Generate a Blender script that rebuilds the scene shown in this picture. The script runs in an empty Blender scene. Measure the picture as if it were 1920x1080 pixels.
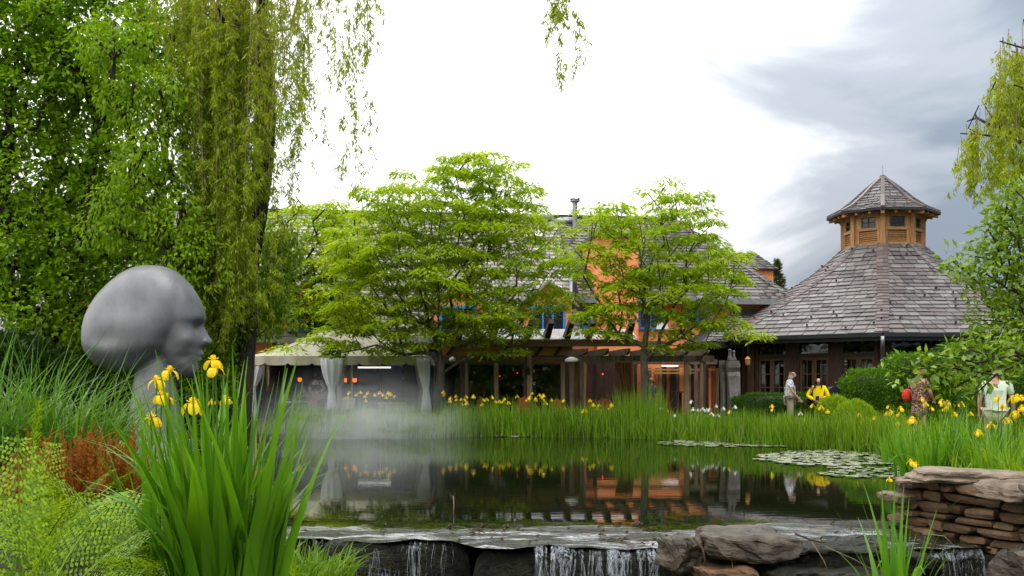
import bpy, bmesh, math, random
import numpy as np
from mathutils import Vector, Matrix, noise

# ---------------------------------------------------------------- camera, sky, sun, exposure
scene = bpy.context.scene
col = scene.collection
F, CZ, YH = 1900.0, 1.6, 712.0            # focal length in photo pixels, eye height over the pond, horizon row
cam_d = bpy.data.cameras.new('camera')
cam_d.sensor_width = 36.0
cam_d.lens = 36.0 * F / 1920.0
cam_d.shift_y = (YH - 540.0) / 1920.0
cam_d.clip_start, cam_d.clip_end = 0.05, 2000.0
cam = bpy.data.objects.new('camera', cam_d)
cam.location = (0, 0, CZ)
cam.rotation_euler = (math.radians(90), 0, 0)
col.objects.link(cam)
scene.camera = cam

SUN_EL, SUN_AZ = math.radians(58), math.radians(130)    # azimuth clockwise from +Y (view direction)
world = bpy.data.worlds.new('World')
scene.world = world
world.use_nodes = True
nt = world.node_tree
nt.nodes.clear()


def wn(t, **kw):
    n = nt.nodes.new(t)
    for k, v in kw.items():
        setattr(n, k, v)
    return n


def wmath(op, a, b=None, c=None, clamp=False):
    n = wn('ShaderNodeMath', operation=op, use_clamp=clamp)
    for i, v in enumerate((a, b, c)):
        if v is None:
            continue
        if isinstance(v, (int, float)):
            n.inputs[i].default_value = v
        else:
            nt.links.new(v, n.inputs[i])
    return n.outputs[0]


def wramp(v, stops):
    n = wn('ShaderNodeValToRGB')
    n.color_ramp.interpolation = 'EASE'
    e = n.color_ramp.elements
    while len(e) < len(stops):
        e.new(0.5)
    for k, (p, c) in enumerate(stops):
        e[k].position = p
        e[k].color = (*c, 1)
    nt.links.new(v, n.inputs[0])
    return n.outputs[0]


sky = wn('ShaderNodeTexSky', sky_type='NISHITA')
sky.sun_disc = False
sky.sun_elevation, sky.sun_rotation = SUN_EL, SUN_AZ
sky.air_density, sky.dust_density, sky.ozone_density = 1.0, 2.0, 1.0
tc = wn('ShaderNodeTexCoord')
sep = wn('ShaderNodeSeparateXYZ')
nt.links.new(tc.outputs['Generated'], sep.inputs[0])
dx, dy, dz = sep.outputs
mp = wn('ShaderNodeMapping')
mp.inputs['Scale'].default_value = (1.0, 1.0, 2.6)
mp.inputs['Location'].default_value = (0.35, 0.1, 0.62)
nt.links.new(tc.outputs['Generated'], mp.inputs[0])
nz = wn('ShaderNodeTexNoise')
nz.inputs['Scale'].default_value = 3.2
nz.inputs['Detail'].default_value = 7.0
nz.inputs['Roughness'].default_value = 0.5
nz.inputs['Distortion'].default_value = 0.5
nt.links.new(mp.outputs[0], nz.inputs['Vector'])
# grey cloud bank that thickens towards the right-hand sky, broken by the noise
bank = wmath('ADD', wmath('MULTIPLY', dx, 2.0), wmath('MULTIPLY', wmath('SUBTRACT', nz.outputs[0], 0.5), 1.5))
# a lower, heavier bank stands over the right-hand horizon
low = wmath('MULTIPLY', wmath('MAXIMUM', wmath('SUBTRACT', dx, 0.15), 0.0), wmath('MAXIMUM', wmath('SUBTRACT', 0.2, wmath('ABSOLUTE', dz)), 0.0))
bank = wmath('ADD', bank, wmath('MULTIPLY', low, 24.0))
bank = wmath('MULTIPLY', wmath('SUBTRACT', bank, 0.23), 1.55, clamp=True)
ccol = wramp(bank, [(0.0, (1.0, 1.0, 1.0)), (0.3, (0.66, 0.67, 0.69)), (0.65, (0.34, 0.37, 0.41)), (1.0, (0.2, 0.24, 0.29))])
# overcast sky: brighter towards the zenith
lum = wmath('MULTIPLY', wmath('ADD', wmath('MULTIPLY', wmath('MAXIMUM', dz, 0.0), 2.2), 1.0), 11.5)
vm = wn('ShaderNodeVectorMath', operation='SCALE')
nt.links.new(ccol, vm.inputs[0])
nt.links.new(lum, vm.inputs['Scale'])
mix = wn('ShaderNodeMix', data_type='RGBA')
mix.inputs[0].default_value = 0.9
nt.links.new(sky.outputs[0], mix.inputs[6])
nt.links.new(vm.outputs[0], mix.inputs[7])
bg = wn('ShaderNodeBackground')
bg.inputs['Strength'].default_value = 0.10
nt.links.new(mix.outputs[2], bg.inputs['Color'])
wo = wn('ShaderNodeOutputWorld')
nt.links.new(bg.outputs[0], wo.inputs['Surface'])

sun_d = bpy.data.lights.new('sun', 'SUN')
sun_d.energy, sun_d.angle, sun_d.color = 1.5, math.radians(12), (1.0, 0.955, 0.88)
sun = bpy.data.objects.new('sun', sun_d)
sdir = Vector((math.sin(SUN_AZ) * math.cos(SUN_EL), math.cos(SUN_AZ) * math.cos(SUN_EL), math.sin(SUN_EL)))
sun.rotation_euler = sdir.to_track_quat('Z', 'Y').to_euler()
sun.location = sdir * 60
col.objects.link(sun)

vs = scene.view_settings
vs.view_transform, vs.look, vs.exposure, vs.gamma = 'Standard', 'None', 0.15, 1.0
vs.use_curve_mapping = False
scene.render.engine = 'CYCLES'
cy = scene.cycles
cy.use_denoising = True
cy.max_bounces, cy.diffuse_bounces, cy.glossy_bounces = 8, 3, 4
cy.transmission_bounces, cy.transparent_max_bounces, cy.volume_bounces = 4, 12, 1
cy.sample_clamp_indirect = 6.0
cy.volume_step_rate = 2.0

# ---------------------------------------------------------------- helpers
rng = random.Random(11)
nr = np.random.default_rng(11)
U = rng.uniform


def P(px, py, Y):
    """world point seen at photo pixel (px, py) at distance Y"""
    return Vector(((px - 960) / F * Y, Y, CZ - (py - YH) / F * Y))


def WX(px, Y):
    return (px - 960) / F * Y


def WZ(py, Y):
    return CZ - (py - YH) / F * Y


def org(o):
    v = Vector((0, 0, 0))
    while o is not None:
        v = v + o.location
        o = o.parent
    return v


def tag(o, label=None, cat=None, group=None, kind=None):
    if label:
        o['label'] = label
    if cat:
        o['category'] = cat
    if group:
        o['group'] = group
    if kind:
        o['kind'] = kind
    return o


def thing(name, label, cat, loc=(0, 0, 0), group=None):
    o = bpy.data.objects.new(name, None)
    o.empty_display_size = 0.2
    o.location = loc
    col.objects.link(o)
    return tag(o, label, cat, group)


def link(name, me, parent=None, loc=None):
    o = bpy.data.objects.new(name, me)
    if loc is not None:
        o.location = loc
    if parent is not None:
        o.parent = parent
    col.objects.link(o)
    return o


def mesh_np(name, V, Fc, m, parent=None, loc=(0, 0, 0), smooth=False, mats=None, midx=None):
    """V (n,3) world coordinates, Fc (m,k) or list of such arrays -> one mesh object"""
    V = np.asarray(V, dtype=np.float64).reshape(-1, 3)
    base = org(parent) if parent is not None else Vector(loc)
    V = V - np.array(base)
    fl = Fc if isinstance(Fc, list) else [Fc]
    fl = [np.asarray(f, dtype=np.int32) for f in fl if len(f)]
    loops = np.concatenate([f.ravel() for f in fl])
    sizes = np.concatenate([np.full(len(f), f.shape[1], dtype=np.int32) for f in fl])
    starts = np.concatenate([[0], np.cumsum(sizes)[:-1]]).astype(np.int32)
    me = bpy.data.meshes.new(name)
    me.vertices.add(len(V))
    me.vertices.foreach_set('co', V.ravel().astype(np.float32))
    me.loops.add(len(loops))
    me.loops.foreach_set('vertex_index', loops)
    me.polygons.add(len(sizes))
    me.polygons.foreach_set('loop_start', starts)
    me.polygons.foreach_set('loop_total', sizes)
    for q in (mats or [m]):
        me.materials.append(q)
    if midx is not None:
        me.polygons.foreach_set('material_index', np.asarray(midx, dtype=np.int32))
    if smooth:
        me.polygons.foreach_set('use_smooth', np.ones(len(sizes), dtype=bool))
    me.update(calc_edges=True)
    me.validate()
    return link(name, me, parent, None if parent is not None else loc)


class MB:
    def __init__(s):
        s.v, s.f, s.mi, s.cur = [], [], [], 0

    def add(s, vs_, fs_):
        b = len(s.v)
        s.v += [tuple(p) for p in vs_]
        for f in fs_:
            s.f.append(tuple(i + b for i in f))
            s.mi.append(s.cur)
        return s

    def hexa(s, p):
        return s.add(p, [(0, 3, 2, 1), (4, 5, 6, 7), (0, 1, 5, 4), (1, 2, 6, 5), (2, 3, 7, 6), (3, 0, 4, 7)])

    def box(s, c, size, rz=0.0):
        cx, cy_, cz = c
        a, b, h = size[0] / 2, size[1] / 2, size[2] / 2
        co, si = math.cos(rz), math.sin(rz)
        q = []
        for zz in (-h, h):
            for (x, y) in ((-a, -b), (a, -b), (a, b), (-a, b)):
                q.append((cx + x * co - y * si, cy_ + x * si + y * co, cz + zz))
        return s.hexa(q)

    def beam(s, p0, p1, w, h, up=(0, 0, 1), taper=1.0):
        p0, p1 = Vector(p0), Vector(p1)
        d = (p1 - p0).normalized()
        u = Vector(up)
        if abs(d.dot(u)) > 0.97:
            u = Vector((0, 1, 0))
        r = d.cross(u).normalized()
        u = r.cross(d).normalized()
        q = []
        for p, k in ((p0, 1.0), (p1, taper)):
            for (a, b) in ((-1, -1), (1, -1), (1, 1), (-1, 1)):
                q.append(p + r * a * w / 2 * k + u * b * h / 2 * k)
        return s.hexa(q)

    def tube(s, pts, rad, n=6, cap=True):
        pts = [Vector(p) for p in pts]
        if not isinstance(rad, (list, tuple)):
            rad = [rad] * len(pts)
        b = len(s.v)
        u = None
        for i, p in enumerate(pts):
            d = (pts[min(i + 1, len(pts) - 1)] - pts[max(i - 1, 0)])
            d = d.normalized() if d.length > 1e-9 else Vector((0, 0, 1))
            if u is None:
                u = d.orthogonal().normalized()
            else:
                u = (u - d * u.dot(d))
                u = u.normalized() if u.length > 1e-6 else d.orthogonal().normalized()
            w = d.cross(u)
            for k in range(n):
                a = 2 * math.pi * k / n
                s.v.append(tuple(p + (u * math.cos(a) + w * math.sin(a)) * rad[i]))
        for i in range(len(pts) - 1):
            for k in range(n):
                k2 = (k + 1) % n
                s.f.append((b + i * n + k, b + i * n + k2, b + (i + 1) * n + k2, b + (i + 1) * n + k))
                s.mi.append(s.cur)
        if cap:
            s.f.append(tuple(b + k for k in range(n - 1, -1, -1)))
            s.f.append(tuple(b + (len(pts) - 1) * n + k for k in range(n)))
            s.mi += [s.cur, s.cur]
        return s

    def lathe(s, c, prof, n=16, sx=1.0, sy=1.0, fold=0.0, nf=8):
        b = len(s.v)
        for (r, z) in prof:
            for k in range(n):
                a = 2 * math.pi * k / n
                rr = r * (1 + fold * math.sin(nf * a))
                s.v.append((c[0] + rr * sx * math.cos(a), c[1] + rr * sy * math.sin(a), c[2] + z))
        for i in range(len(prof) - 1):
            for k in range(n):
                k2 = (k + 1) % n
                s.f.append((b + i * n + k, b + i * n + k2, b + (i + 1) * n + k2, b + (i + 1) * n + k))
                s.mi.append(s.cur)
        s.f.append(tuple(b + k for k in range(n - 1, -1, -1)))
        s.f.append(tuple(b + (len(prof) - 1) * n + k for k in range(n)))
        s.mi += [s.cur, s.cur]
        return s

    def build(s, name, m, parent=None, loc=(0, 0, 0), smooth=False, mats=None):
        base = org(parent) if parent is not None else Vector(loc)
        me = bpy.data.meshes.new(name)
        me.from_pydata([tuple(Vector(p) - base) for p in s.v], [], s.f)
        for q in (mats or [m]):
            me.materials.append(q)
        if mats:
            me.polygons.foreach_set('material_index', s.mi)
        if smooth:
            me.polygons.foreach_set('use_smooth', [True] * len(me.polygons))
        me.update()
        return link(name, me, parent, None if parent is not None else loc)


def place(name, me, parent, M):
    """an object that shares mesh ME at world matrix M under PARENT (parents are never rotated)"""
    o = bpy.data.objects.new(name, me)
    if parent is not None:
        o.parent = parent
        M = Matrix.Translation(-org(parent)) @ M
    o.matrix_local = M
    col.objects.link(o)
    return o


# ---------------------------------------------------------------- materials
def new_mat(name):
    m = bpy.data.materials.new(name)
    m.use_nodes = True
    t = m.node_tree
    t.nodes.clear()
    out = t.nodes.new('ShaderNodeOutputMaterial')
    return m, t, out


def sin_(t, node, key, v):
    if isinstance(v, (int, float)):
        node.inputs[key].default_value = v
    elif isinstance(v, tuple):
        node.inputs[key].default_value = v if len(v) != 3 or node.inputs[key].type == 'VECTOR' else (*v, 1)
    else:
        t.links.new(v, node.inputs[key])


def tnoise(t, scale, detail=4, rough=0.55, stretch=(1, 1, 1), coord='Object', dist=0.0):
    c = t.nodes.new('ShaderNodeTexCoord')
    mp_ = t.nodes.new('ShaderNodeMapping')
    mp_.inputs['Scale'].default_value = stretch
    t.links.new(c.outputs[coord], mp_.inputs[0])
    n = t.nodes.new('ShaderNodeTexNoise')
    n.inputs['Scale'].default_value = scale
    n.inputs['Detail'].default_value = detail
    n.inputs['Roughness'].default_value = rough
    n.inputs['Distortion'].default_value = dist
    t.links.new(mp_.outputs[0], n.inputs['Vector'])
    return n.outputs[0]


def tmath(t, op, a, b=0.0, clamp=False):
    n = t.nodes.new('ShaderNodeMath')
    n.operation = op
    n.use_clamp = clamp
    sin_(t, n, 0, a)
    sin_(t, n, 1, b)
    return n.outputs[0]


def tramp(t, v, stops, interp='LINEAR'):
    n = t.nodes.new('ShaderNodeValToRGB')
    n.color_ramp.interpolation = interp
    e = n.color_ramp.elements
    while len(e) < len(stops):
        e.new(0.5)
    for k, (p, c) in enumerate(stops):
        e[k].position = p
        e[k].color = (*c, 1)
    t.links.new(v, n.inputs[0])
    return n.outputs[0]


def trandom(t):
    """0..1, different for each object and for each loose piece of a joined mesh"""
    a = t.nodes.new('ShaderNodeObjectInfo').outputs['Random']
    b = t.nodes.new('ShaderNodeNewGeometry').outputs['Random Per Island']
    return tmath(t, 'FRACT', tmath(t, 'ADD', a, b))


def mat(name, cols, rough=0.7, scale=6.0, detail=5, stretch=(1, 1, 1), bump=0.15, bscale=None, spec=0.35, metal=0.0,
        rnd=0.0, emis=None, dist=0.0, nlo=0.3, nhi=0.7):
    m, t, out = new_mat(name)
    p = t.nodes.new('ShaderNodeBsdfPrincipled')
    n = tnoise(t, scale, detail, 0.6, stretch, dist=dist)
    v = tmath(t, 'DIVIDE', tmath(t, 'SUBTRACT', n, nlo), nhi - nlo, clamp=True)
    if rnd > 0:
        v = tmath(t, 'ADD', tmath(t, 'MULTIPLY', v, 1 - rnd), tmath(t, 'MULTIPLY', trandom(t), rnd))
    k = len(cols)
    c = tramp(t, v, [(i / max(1, k - 1), q) for i, q in enumerate(cols)])
    t.links.new(c, p.inputs['Base Color'])
    p.inputs['Roughness'].default_value = rough
    p.inputs['Specular IOR Level'].default_value = spec
    p.inputs['Metallic'].default_value = metal
    if bump:
        b = t.nodes.new('ShaderNodeBump')
        b.inputs['Strength'].default_value = bump
        b.inputs['Distance'].default_value = 0.05
        t.links.new(tnoise(t, bscale or scale * 4, 6, 0.65, stretch), b.inputs['Height'])
        t.links.new(b.outputs[0], p.inputs['Normal'])
    if emis:
        p.inputs['Emission Color'].default_value = (*emis[0], 1)
        p.inputs['Emission Strength'].default_value = emis[1]
    t.links.new(p.outputs[0], out.inputs['Surface'])
    return m


def leafmat(name, c1, c2, trans=0.4, tcol=None, rough=0.5, spec=0.25, nscale=0.7):
    m, t, out = new_mat(name)
    p = t.nodes.new('ShaderNodeBsdfPrincipled')
    v = tmath(t, 'ADD', tmath(t, 'MULTIPLY', trandom(t), 0.65), tmath(t, 'MULTIPLY', tnoise(t, nscale, 2), 0.45))
    mid = tuple((a + b) / 2 for a, b in zip(c1, c2))
    c = tramp(t, v, [(0.1, c1), (0.5, mid), (0.95, c2)])
    t.links.new(c, p.inputs['Base Color'])
    p.inputs['Roughness'].default_value = rough
    p.inputs['Specular IOR Level'].default_value = spec
    tr = t.nodes.new('ShaderNodeBsdfTranslucent')
    mx = t.nodes.new('ShaderNodeMix')
    mx.data_type = 'RGBA'
    mx.blend_type = 'MULTIPLY'
    mx.inputs[0].default_value = 1.0
    t.links.new(c, mx.inputs[6])
    mx.inputs[7].default_value = (*(tcol or (1.5, 1.35, 0.6)), 1)
    t.links.new(mx.outputs[2], tr.inputs['Color'])
    ms = t.nodes.new('ShaderNodeMixShader')
    ms.inputs[0].default_value = trans
    t.links.new(p.outputs[0], ms.inputs[1])
    t.links.new(tr.outputs[0], ms.inputs[2])
    t.links.new(ms.outputs[0], out.inputs['Surface'])
    return m


def glassmat(name, tint=(0.75, 0.8, 0.78), refl=1.0, rough=0.02):
    """thin pane: see-through with a mirror-like reflection that grows at grazing angles"""
    m, t, out = new_mat(name)
    tr = t.nodes.new('ShaderNodeBsdfTransparent')
    tr.inputs[0].default_value = (*tint, 1)
    g = t.nodes.new('ShaderNodeBsdfGlossy')
    g.inputs['Roughness'].default_value = rough
    fr = t.nodes.new('ShaderNodeFresnel')
    fr.inputs[0].default_value = 1.5
    ms = t.nodes.new('ShaderNodeMixShader')
    t.links.new(tmath(t, 'MULTIPLY', fr.outputs[0], refl, clamp=True), ms.inputs[0])
    t.links.new(tr.outputs[0], ms.inputs[1])
    t.links.new(g.outputs[0], ms.inputs[2])
    t.links.new(ms.outputs[0], out.inputs['Surface'])
    return m


M = {}
M['slate'] = mat('slate', [(0.05, 0.042, 0.041), (0.09, 0.079, 0.075), (0.125, 0.102, 0.094), (0.148, 0.138, 0.131), (0.20, 0.185, 0.17)], 0.42, 5, rnd=0.75, bump=0.25, bscale=30, spec=0.5)
M['slate_sky_sheen'] = mat('slate_sky_sheen', [(0.20, 0.185, 0.175), (0.31, 0.29, 0.27), (0.40, 0.375, 0.35), (0.47, 0.44, 0.41)], 0.33, 5, rnd=0.75, bump=0.2, bscale=30, spec=0.5)  # low left roof: grazing sky sheen put into a paler slate colour
M['hip_slate'] = mat('hip_slate', [(0.06, 0.047, 0.045), (0.115, 0.086, 0.08), (0.165, 0.135, 0.125)], 0.45, 6, rnd=0.75, spec=0.5)
M['underlay'] = mat('underlay', [(0.02, 0.02, 0.022), (0.04, 0.038, 0.04)], 0.9, 4)
M['gutter'] = mat('gutter', [(0.03, 0.032, 0.035), (0.05, 0.052, 0.056)], 0.35, 4, bump=0.03, metal=0.4)
M['dark_wood'] = mat('dark_wood', [(0.018, 0.009, 0.006), (0.045, 0.02, 0.012), (0.08, 0.032, 0.018)], 0.55, 3, stretch=(6, 6, 0.7), bump=0.2)
M['door_wood'] = mat('door_wood', [(0.07, 0.035, 0.02), (0.13, 0.065, 0.035)], 0.5, 5, stretch=(5, 5, 0.8))
M['tan_wood'] = mat('tan_wood', [(0.18, 0.08, 0.025), (0.42, 0.21, 0.075), (0.60, 0.36, 0.16)], 0.6, 4, stretch=(6, 6, 0.6), rnd=0.3, bump=0.25)
M['grey_wood'] = mat('grey_wood', [(0.04, 0.03, 0.025), (0.12, 0.085, 0.06), (0.20, 0.15, 0.11)], 0.75, 4, stretch=(3, 3, 0.5), rnd=0.25, bump=0.3, dist=0.5)
M['post_wood'] = mat('post_wood', [(0.15, 0.095, 0.06), (0.32, 0.215, 0.135), (0.42, 0.30, 0.20)], 0.7, 5, stretch=(7, 7, 0.4), rnd=0.3, bump=0.3)
M['beam_wood'] = mat('beam_wood', [(0.045, 0.027, 0.018), (0.14, 0.08, 0.048), (0.24, 0.15, 0.09)], 0.75, 4, stretch=(0.5, 5, 6), rnd=0.3, bump=0.3)
M['ochre'] = mat('ochre', [(0.30, 0.13, 0.02), (0.48, 0.23, 0.045), (0.55, 0.30, 0.07)], 0.6, 3, stretch=(0.6, 4, 5), rnd=0.4)
M['red_wood'] = mat('red_wood', [(0.24, 0.05, 0.02), (0.40, 0.11, 0.04), (0.34, 0.16, 0.08)], 0.65, 3, stretch=(4, 4, 0.6), rnd=0.55)
M['orange'] = mat('orange', [(0.76, 0.235, 0.085), (0.88, 0.30, 0.115), (0.92, 0.37, 0.165)], 0.85, 1.3, detail=7, bump=0.2, bscale=40, spec=0.15)
M['blue'] = mat('blue', [(0.03, 0.19, 0.50), (0.05, 0.28, 0.66)], 0.5, 5, bump=0.05)
M['navy'] = mat('navy', [(0.006, 0.014, 0.04), (0.012, 0.03, 0.085)], 0.55, 3)
M['white'] = mat('white', [(0.62, 0.62, 0.60), (0.8, 0.8, 0.78)], 0.5, 4, bump=0.05)
M['zinc'] = mat('zinc', [(0.22, 0.23, 0.24), (0.36, 0.37, 0.38)], 0.4, 5, metal=0.6, bump=0.05)
M['black'] = mat('black', [(0.012, 0.012, 0.013), (0.022, 0.022, 0.024)], 0.45, 6, bump=0.05)
M['iron'] = mat('iron', [(0.015, 0.012, 0.01), (0.05, 0.035, 0.025)], 0.55, 9, metal=0.5)
M['canvas'] = mat('canvas', [(0.38, 0.345, 0.27), (0.50, 0.455, 0.36)], 0.8, 2.5, bump=0.12, bscale=7, spec=0.2)
M['voile'] = leafmat('voile', (0.86, 0.88, 0.92), (0.92, 0.93, 0.96), 0.4, (1, 1, 1), 0.8, 0.1, 5)
M['brown_drape'] = mat('brown_drape', [(0.13, 0.055, 0.018), (0.28, 0.125, 0.04)], 0.85, 4, stretch=(5, 5, 0.4))
M['glass'] = glassmat('glass', (0.55, 0.6, 0.56), 1.2)
M['window_glass'] = mat('window_glass', [(0.012, 0.016, 0.02), (0.03, 0.035, 0.045)], 0.04, 1.5, bump=0.0, spec=0.6)
M['clear_glass'] = glassmat('clear_glass', (0.85, 0.88, 0.9), 1.6)
M['steel_grey'] = mat('steel_grey', [(0.105, 0.11, 0.115), (0.16, 0.165, 0.17), (0.195, 0.198, 0.201), (0.235, 0.235, 0.235)], 0.42, 1.5, detail=10, bump=0.12, bscale=38, spec=0.5, metal=0.2, stretch=(1, 1, .55))
M['plinth'] = mat('plinth', [(0.24, 0.25, 0.27), (0.36, 0.37, 0.39)], 0.6, 4)
M['stele'] = mat('stele', [(0.10, 0.085, 0.085), (0.19, 0.165, 0.165), (0.25, 0.22, 0.22)], 0.6, 4, bump=0.3)
M['bark'] = mat('bark', [(0.03, 0.022, 0.015), (0.085, 0.07, 0.052), (0.13, 0.115, 0.09)], 0.9, 5, stretch=(3, 3, 0.7), bump=0.5)
M['bark_dark'] = mat('bark_dark', [(0.012, 0.009, 0.006), (0.04, 0.03, 0.02), (0.07, 0.055, 0.04)], 0.9, 5, stretch=(3, 3, 0.7), bump=0.5)
M['stone'] = mat('stone', [(0.018, 0.011, 0.006), (0.07, 0.038, 0.017), (0.14, 0.08, 0.038), (0.22, 0.155, 0.09)], 0.7, 5, detail=9, stretch=(1, 1, 2.2), rnd=0.45, bump=0.6, bscale=16, nlo=0.25, nhi=0.75)
M['cap_stone'] = mat('cap_stone', [(0.04, 0.026, 0.015), (0.135, 0.092, 0.058), (0.245, 0.19, 0.135), (0.36, 0.315, 0.25)], 0.6, 5, detail=9, stretch=(1, 1, 3), rnd=0.25, bump=0.6, bscale=14, nlo=0.25, nhi=0.75)
M['boulder'] = mat('boulder', [(0.012, 0.015, 0.003), (0.032, 0.022, 0.012), (0.075, 0.055, 0.034), (0.135, 0.108, 0.075)], 0.38, 4, detail=9, stretch=(1, 1, 2), bump=0.6, bscale=12, nlo=0.25, nhi=0.75)
M['wet_stone'] = mat('wet_stone', [(0.003, 0.003, 0.003), (0.009, 0.008, 0.006), (0.018, 0.02, 0.008), (0.035, 0.028, 0.022)], 0.28, 7, detail=9, bump=1.0, bscale=26, spec=0.22)
M['soil'] = mat('soil', [(0.008, 0.012, 0.004), (0.02, 0.022, 0.008), (0.03, 0.045, 0.012)], 0.95, 1.2, detail=8, bump=0.5)
M['twig'] = mat('twig', [(0.03, 0.018, 0.01), (0.09, 0.06, 0.035)], 0.8, 20)
M['pale_twig'] = mat('pale_twig', [(0.16, 0.11, 0.07), (0.3, 0.22, 0.14)], 0.7, 20)
# foliage
M['locust'] = leafmat('locust', (0.14, 0.26, 0.004), (0.42, 0.54, 0.012), 0.55, (1.5, 1.4, 0.6))
M['maple'] = leafmat('maple', (0.06, 0.155, 0.003), (0.28, 0.44, 0.01), 0.5, (1.5, 1.5, 0.4))
M['maple_light'] = leafmat('maple_light', (0.085, 0.19, 0.003), (0.30, 0.45, 0.01), 0.5, (1.5, 1.5, 0.4))
M['willow'] = leafmat('willow', (0.15, 0.245, 0.006), (0.42, 0.52, 0.03), 0.52, (1.4, 1.2, 0.5))
M['ivy'] = leafmat('ivy', (0.06, 0.14, 0.004), (0.20, 0.32, 0.012), 0.42)
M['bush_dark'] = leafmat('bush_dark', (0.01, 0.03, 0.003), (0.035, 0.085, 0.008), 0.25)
M['hedge'] = leafmat('hedge', (0.04, 0.115, 0.004), (0.14, 0.28, 0.012), 0.3)
M['hedge_dark'] = leafmat('hedge_dark', (0.018, 0.06, 0.004), (0.07, 0.16, 0.01), 0.3)
M['crab'] = leafmat('crab', (0.06, 0.14, 0.004), (0.24, 0.38, 0.016), 0.35, rough=0.4, spec=0.4)
M['reed'] = leafmat('reed', (0.035, 0.11, 0.004), (0.22, 0.38, 0.018), 0.4)
M['meadow'] = leafmat('meadow', (0.09, 0.19, 0.004), (0.32, 0.47, 0.018), 0.42)
M['dry_reed'] = leafmat('dry_reed', (0.20, 0.16, 0.06), (0.40, 0.34, 0.17), 0.3)
M['iris_leaf'] = leafmat('iris_leaf', (0.03, 0.125, 0.004), (0.15, 0.34, 0.014), 0.35, rough=0.38, spec=0.4, nscale=4)
M['iris_leaf_light'] = leafmat('iris_leaf_light', (0.06, 0.19, 0.006), (0.16, 0.36, 0.02), 0.4, rough=0.4, spec=0.35, nscale=4)
M['grass_blade'] = leafmat('grass_blade', (0.035, 0.125, 0.008), (0.13, 0.27, 0.03), 0.35, rough=0.4, spec=0.4)
M['fern'] = leafmat('fern', (0.028, 0.10, 0.003), (0.30, 0.46, 0.01), 0.35)
M['fern_rust'] = leafmat('fern_rust', (0.17, 0.06, 0.006), (0.50, 0.19, 0.022), 0.2, (1.3, 1, 0.7))
M['stem'] = leafmat('stem', (0.04, 0.13, 0.008), (0.1, 0.24, 0.02), 0.15)
M['yellow'] = leafmat('yellow', (0.86, 0.56, 0.003), (0.92, 0.70, 0.012), 0.35, (1, 1, 0.6), nscale=8)
M['white_petal'] = leafmat('white_petal', (0.75, 0.76, 0.74), (0.85, 0.85, 0.8), 0.3, (1, 1, 1))
M['pad'] = mat('pad', [(0.14, 0.18, 0.09), (0.28, 0.31, 0.20), (0.36, 0.33, 0.26)], 0.16, 8, rnd=0.6, bump=0.1, spec=0.8)
M['conifer'] = leafmat('conifer', (0.035, 0.05, 0.02), (0.10, 0.115, 0.05), 0.15)


def water_mat():
    m, t, out = new_mat('water')
    p = t.nodes.new('ShaderNodeBsdfPrincipled')
    c = tramp(t, tnoise(t, 0.35, 3), [(0.3, (0.004, 0.006, 0.002)), (0.7, (0.010, 0.013, 0.004))])
    t.links.new(c, p.inputs['Base Color'])
    p.inputs['Roughness'].default_value = 0.012
    p.inputs['IOR'].default_value = 1.333
    b1 = t.nodes.new('ShaderNodeBump')
    b1.inputs['Strength'].default_value = 0.1
    b1.inputs['Distance'].default_value = 0.0055
    t.links.new(tnoise(t, 3.0, 3, 0.5, (0.55, 2.4, 1)), b1.inputs['Height'])
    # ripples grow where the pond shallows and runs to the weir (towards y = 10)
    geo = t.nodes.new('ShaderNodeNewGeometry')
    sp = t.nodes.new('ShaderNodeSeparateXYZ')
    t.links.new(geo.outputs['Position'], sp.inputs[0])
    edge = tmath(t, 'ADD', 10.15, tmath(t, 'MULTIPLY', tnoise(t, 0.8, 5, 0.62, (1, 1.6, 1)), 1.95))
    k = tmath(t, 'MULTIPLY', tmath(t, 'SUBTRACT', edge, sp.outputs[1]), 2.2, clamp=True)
    glint_streak = tmath(t, 'MULTIPLY', tmath(t, 'SUBTRACT', tnoise(t, 1.9, 7, 0.7, (0.6, 2.6, 1), dist=0.9), 0.485), 11.0, clamp=True)
    b2 = t.nodes.new('ShaderNodeBump')
    b2.inputs['Distance'].default_value = 0.05
    t.links.new(tmath(t, 'MULTIPLY', k, 1.0), b2.inputs['Strength'])
    t.links.new(tmath(t, 'ADD', tmath(t, 'MULTIPLY', tmath(t, 'MULTIPLY', k, glint_streak), 3.4), 1.333), p.inputs['IOR'])  # refraction index raised in streaks to paint bright sky glitter onto the film
    t.links.new(tmath(t, 'ADD', tmath(t, 'MULTIPLY', k, 0.03), 0.012), p.inputs['Roughness'])
    t.links.new(tnoise(t, 5.0, 5, 0.6, (0.8, 2.6, 1), dist=0.4), b2.inputs['Height'])
    t.links.new(b1.outputs[0], b2.inputs['Normal'])
    t.links.new(b2.outputs[0], p.inputs['Normal'])
    t.links.new(p.outputs[0], out.inputs['Surface'])
    return m


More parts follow.
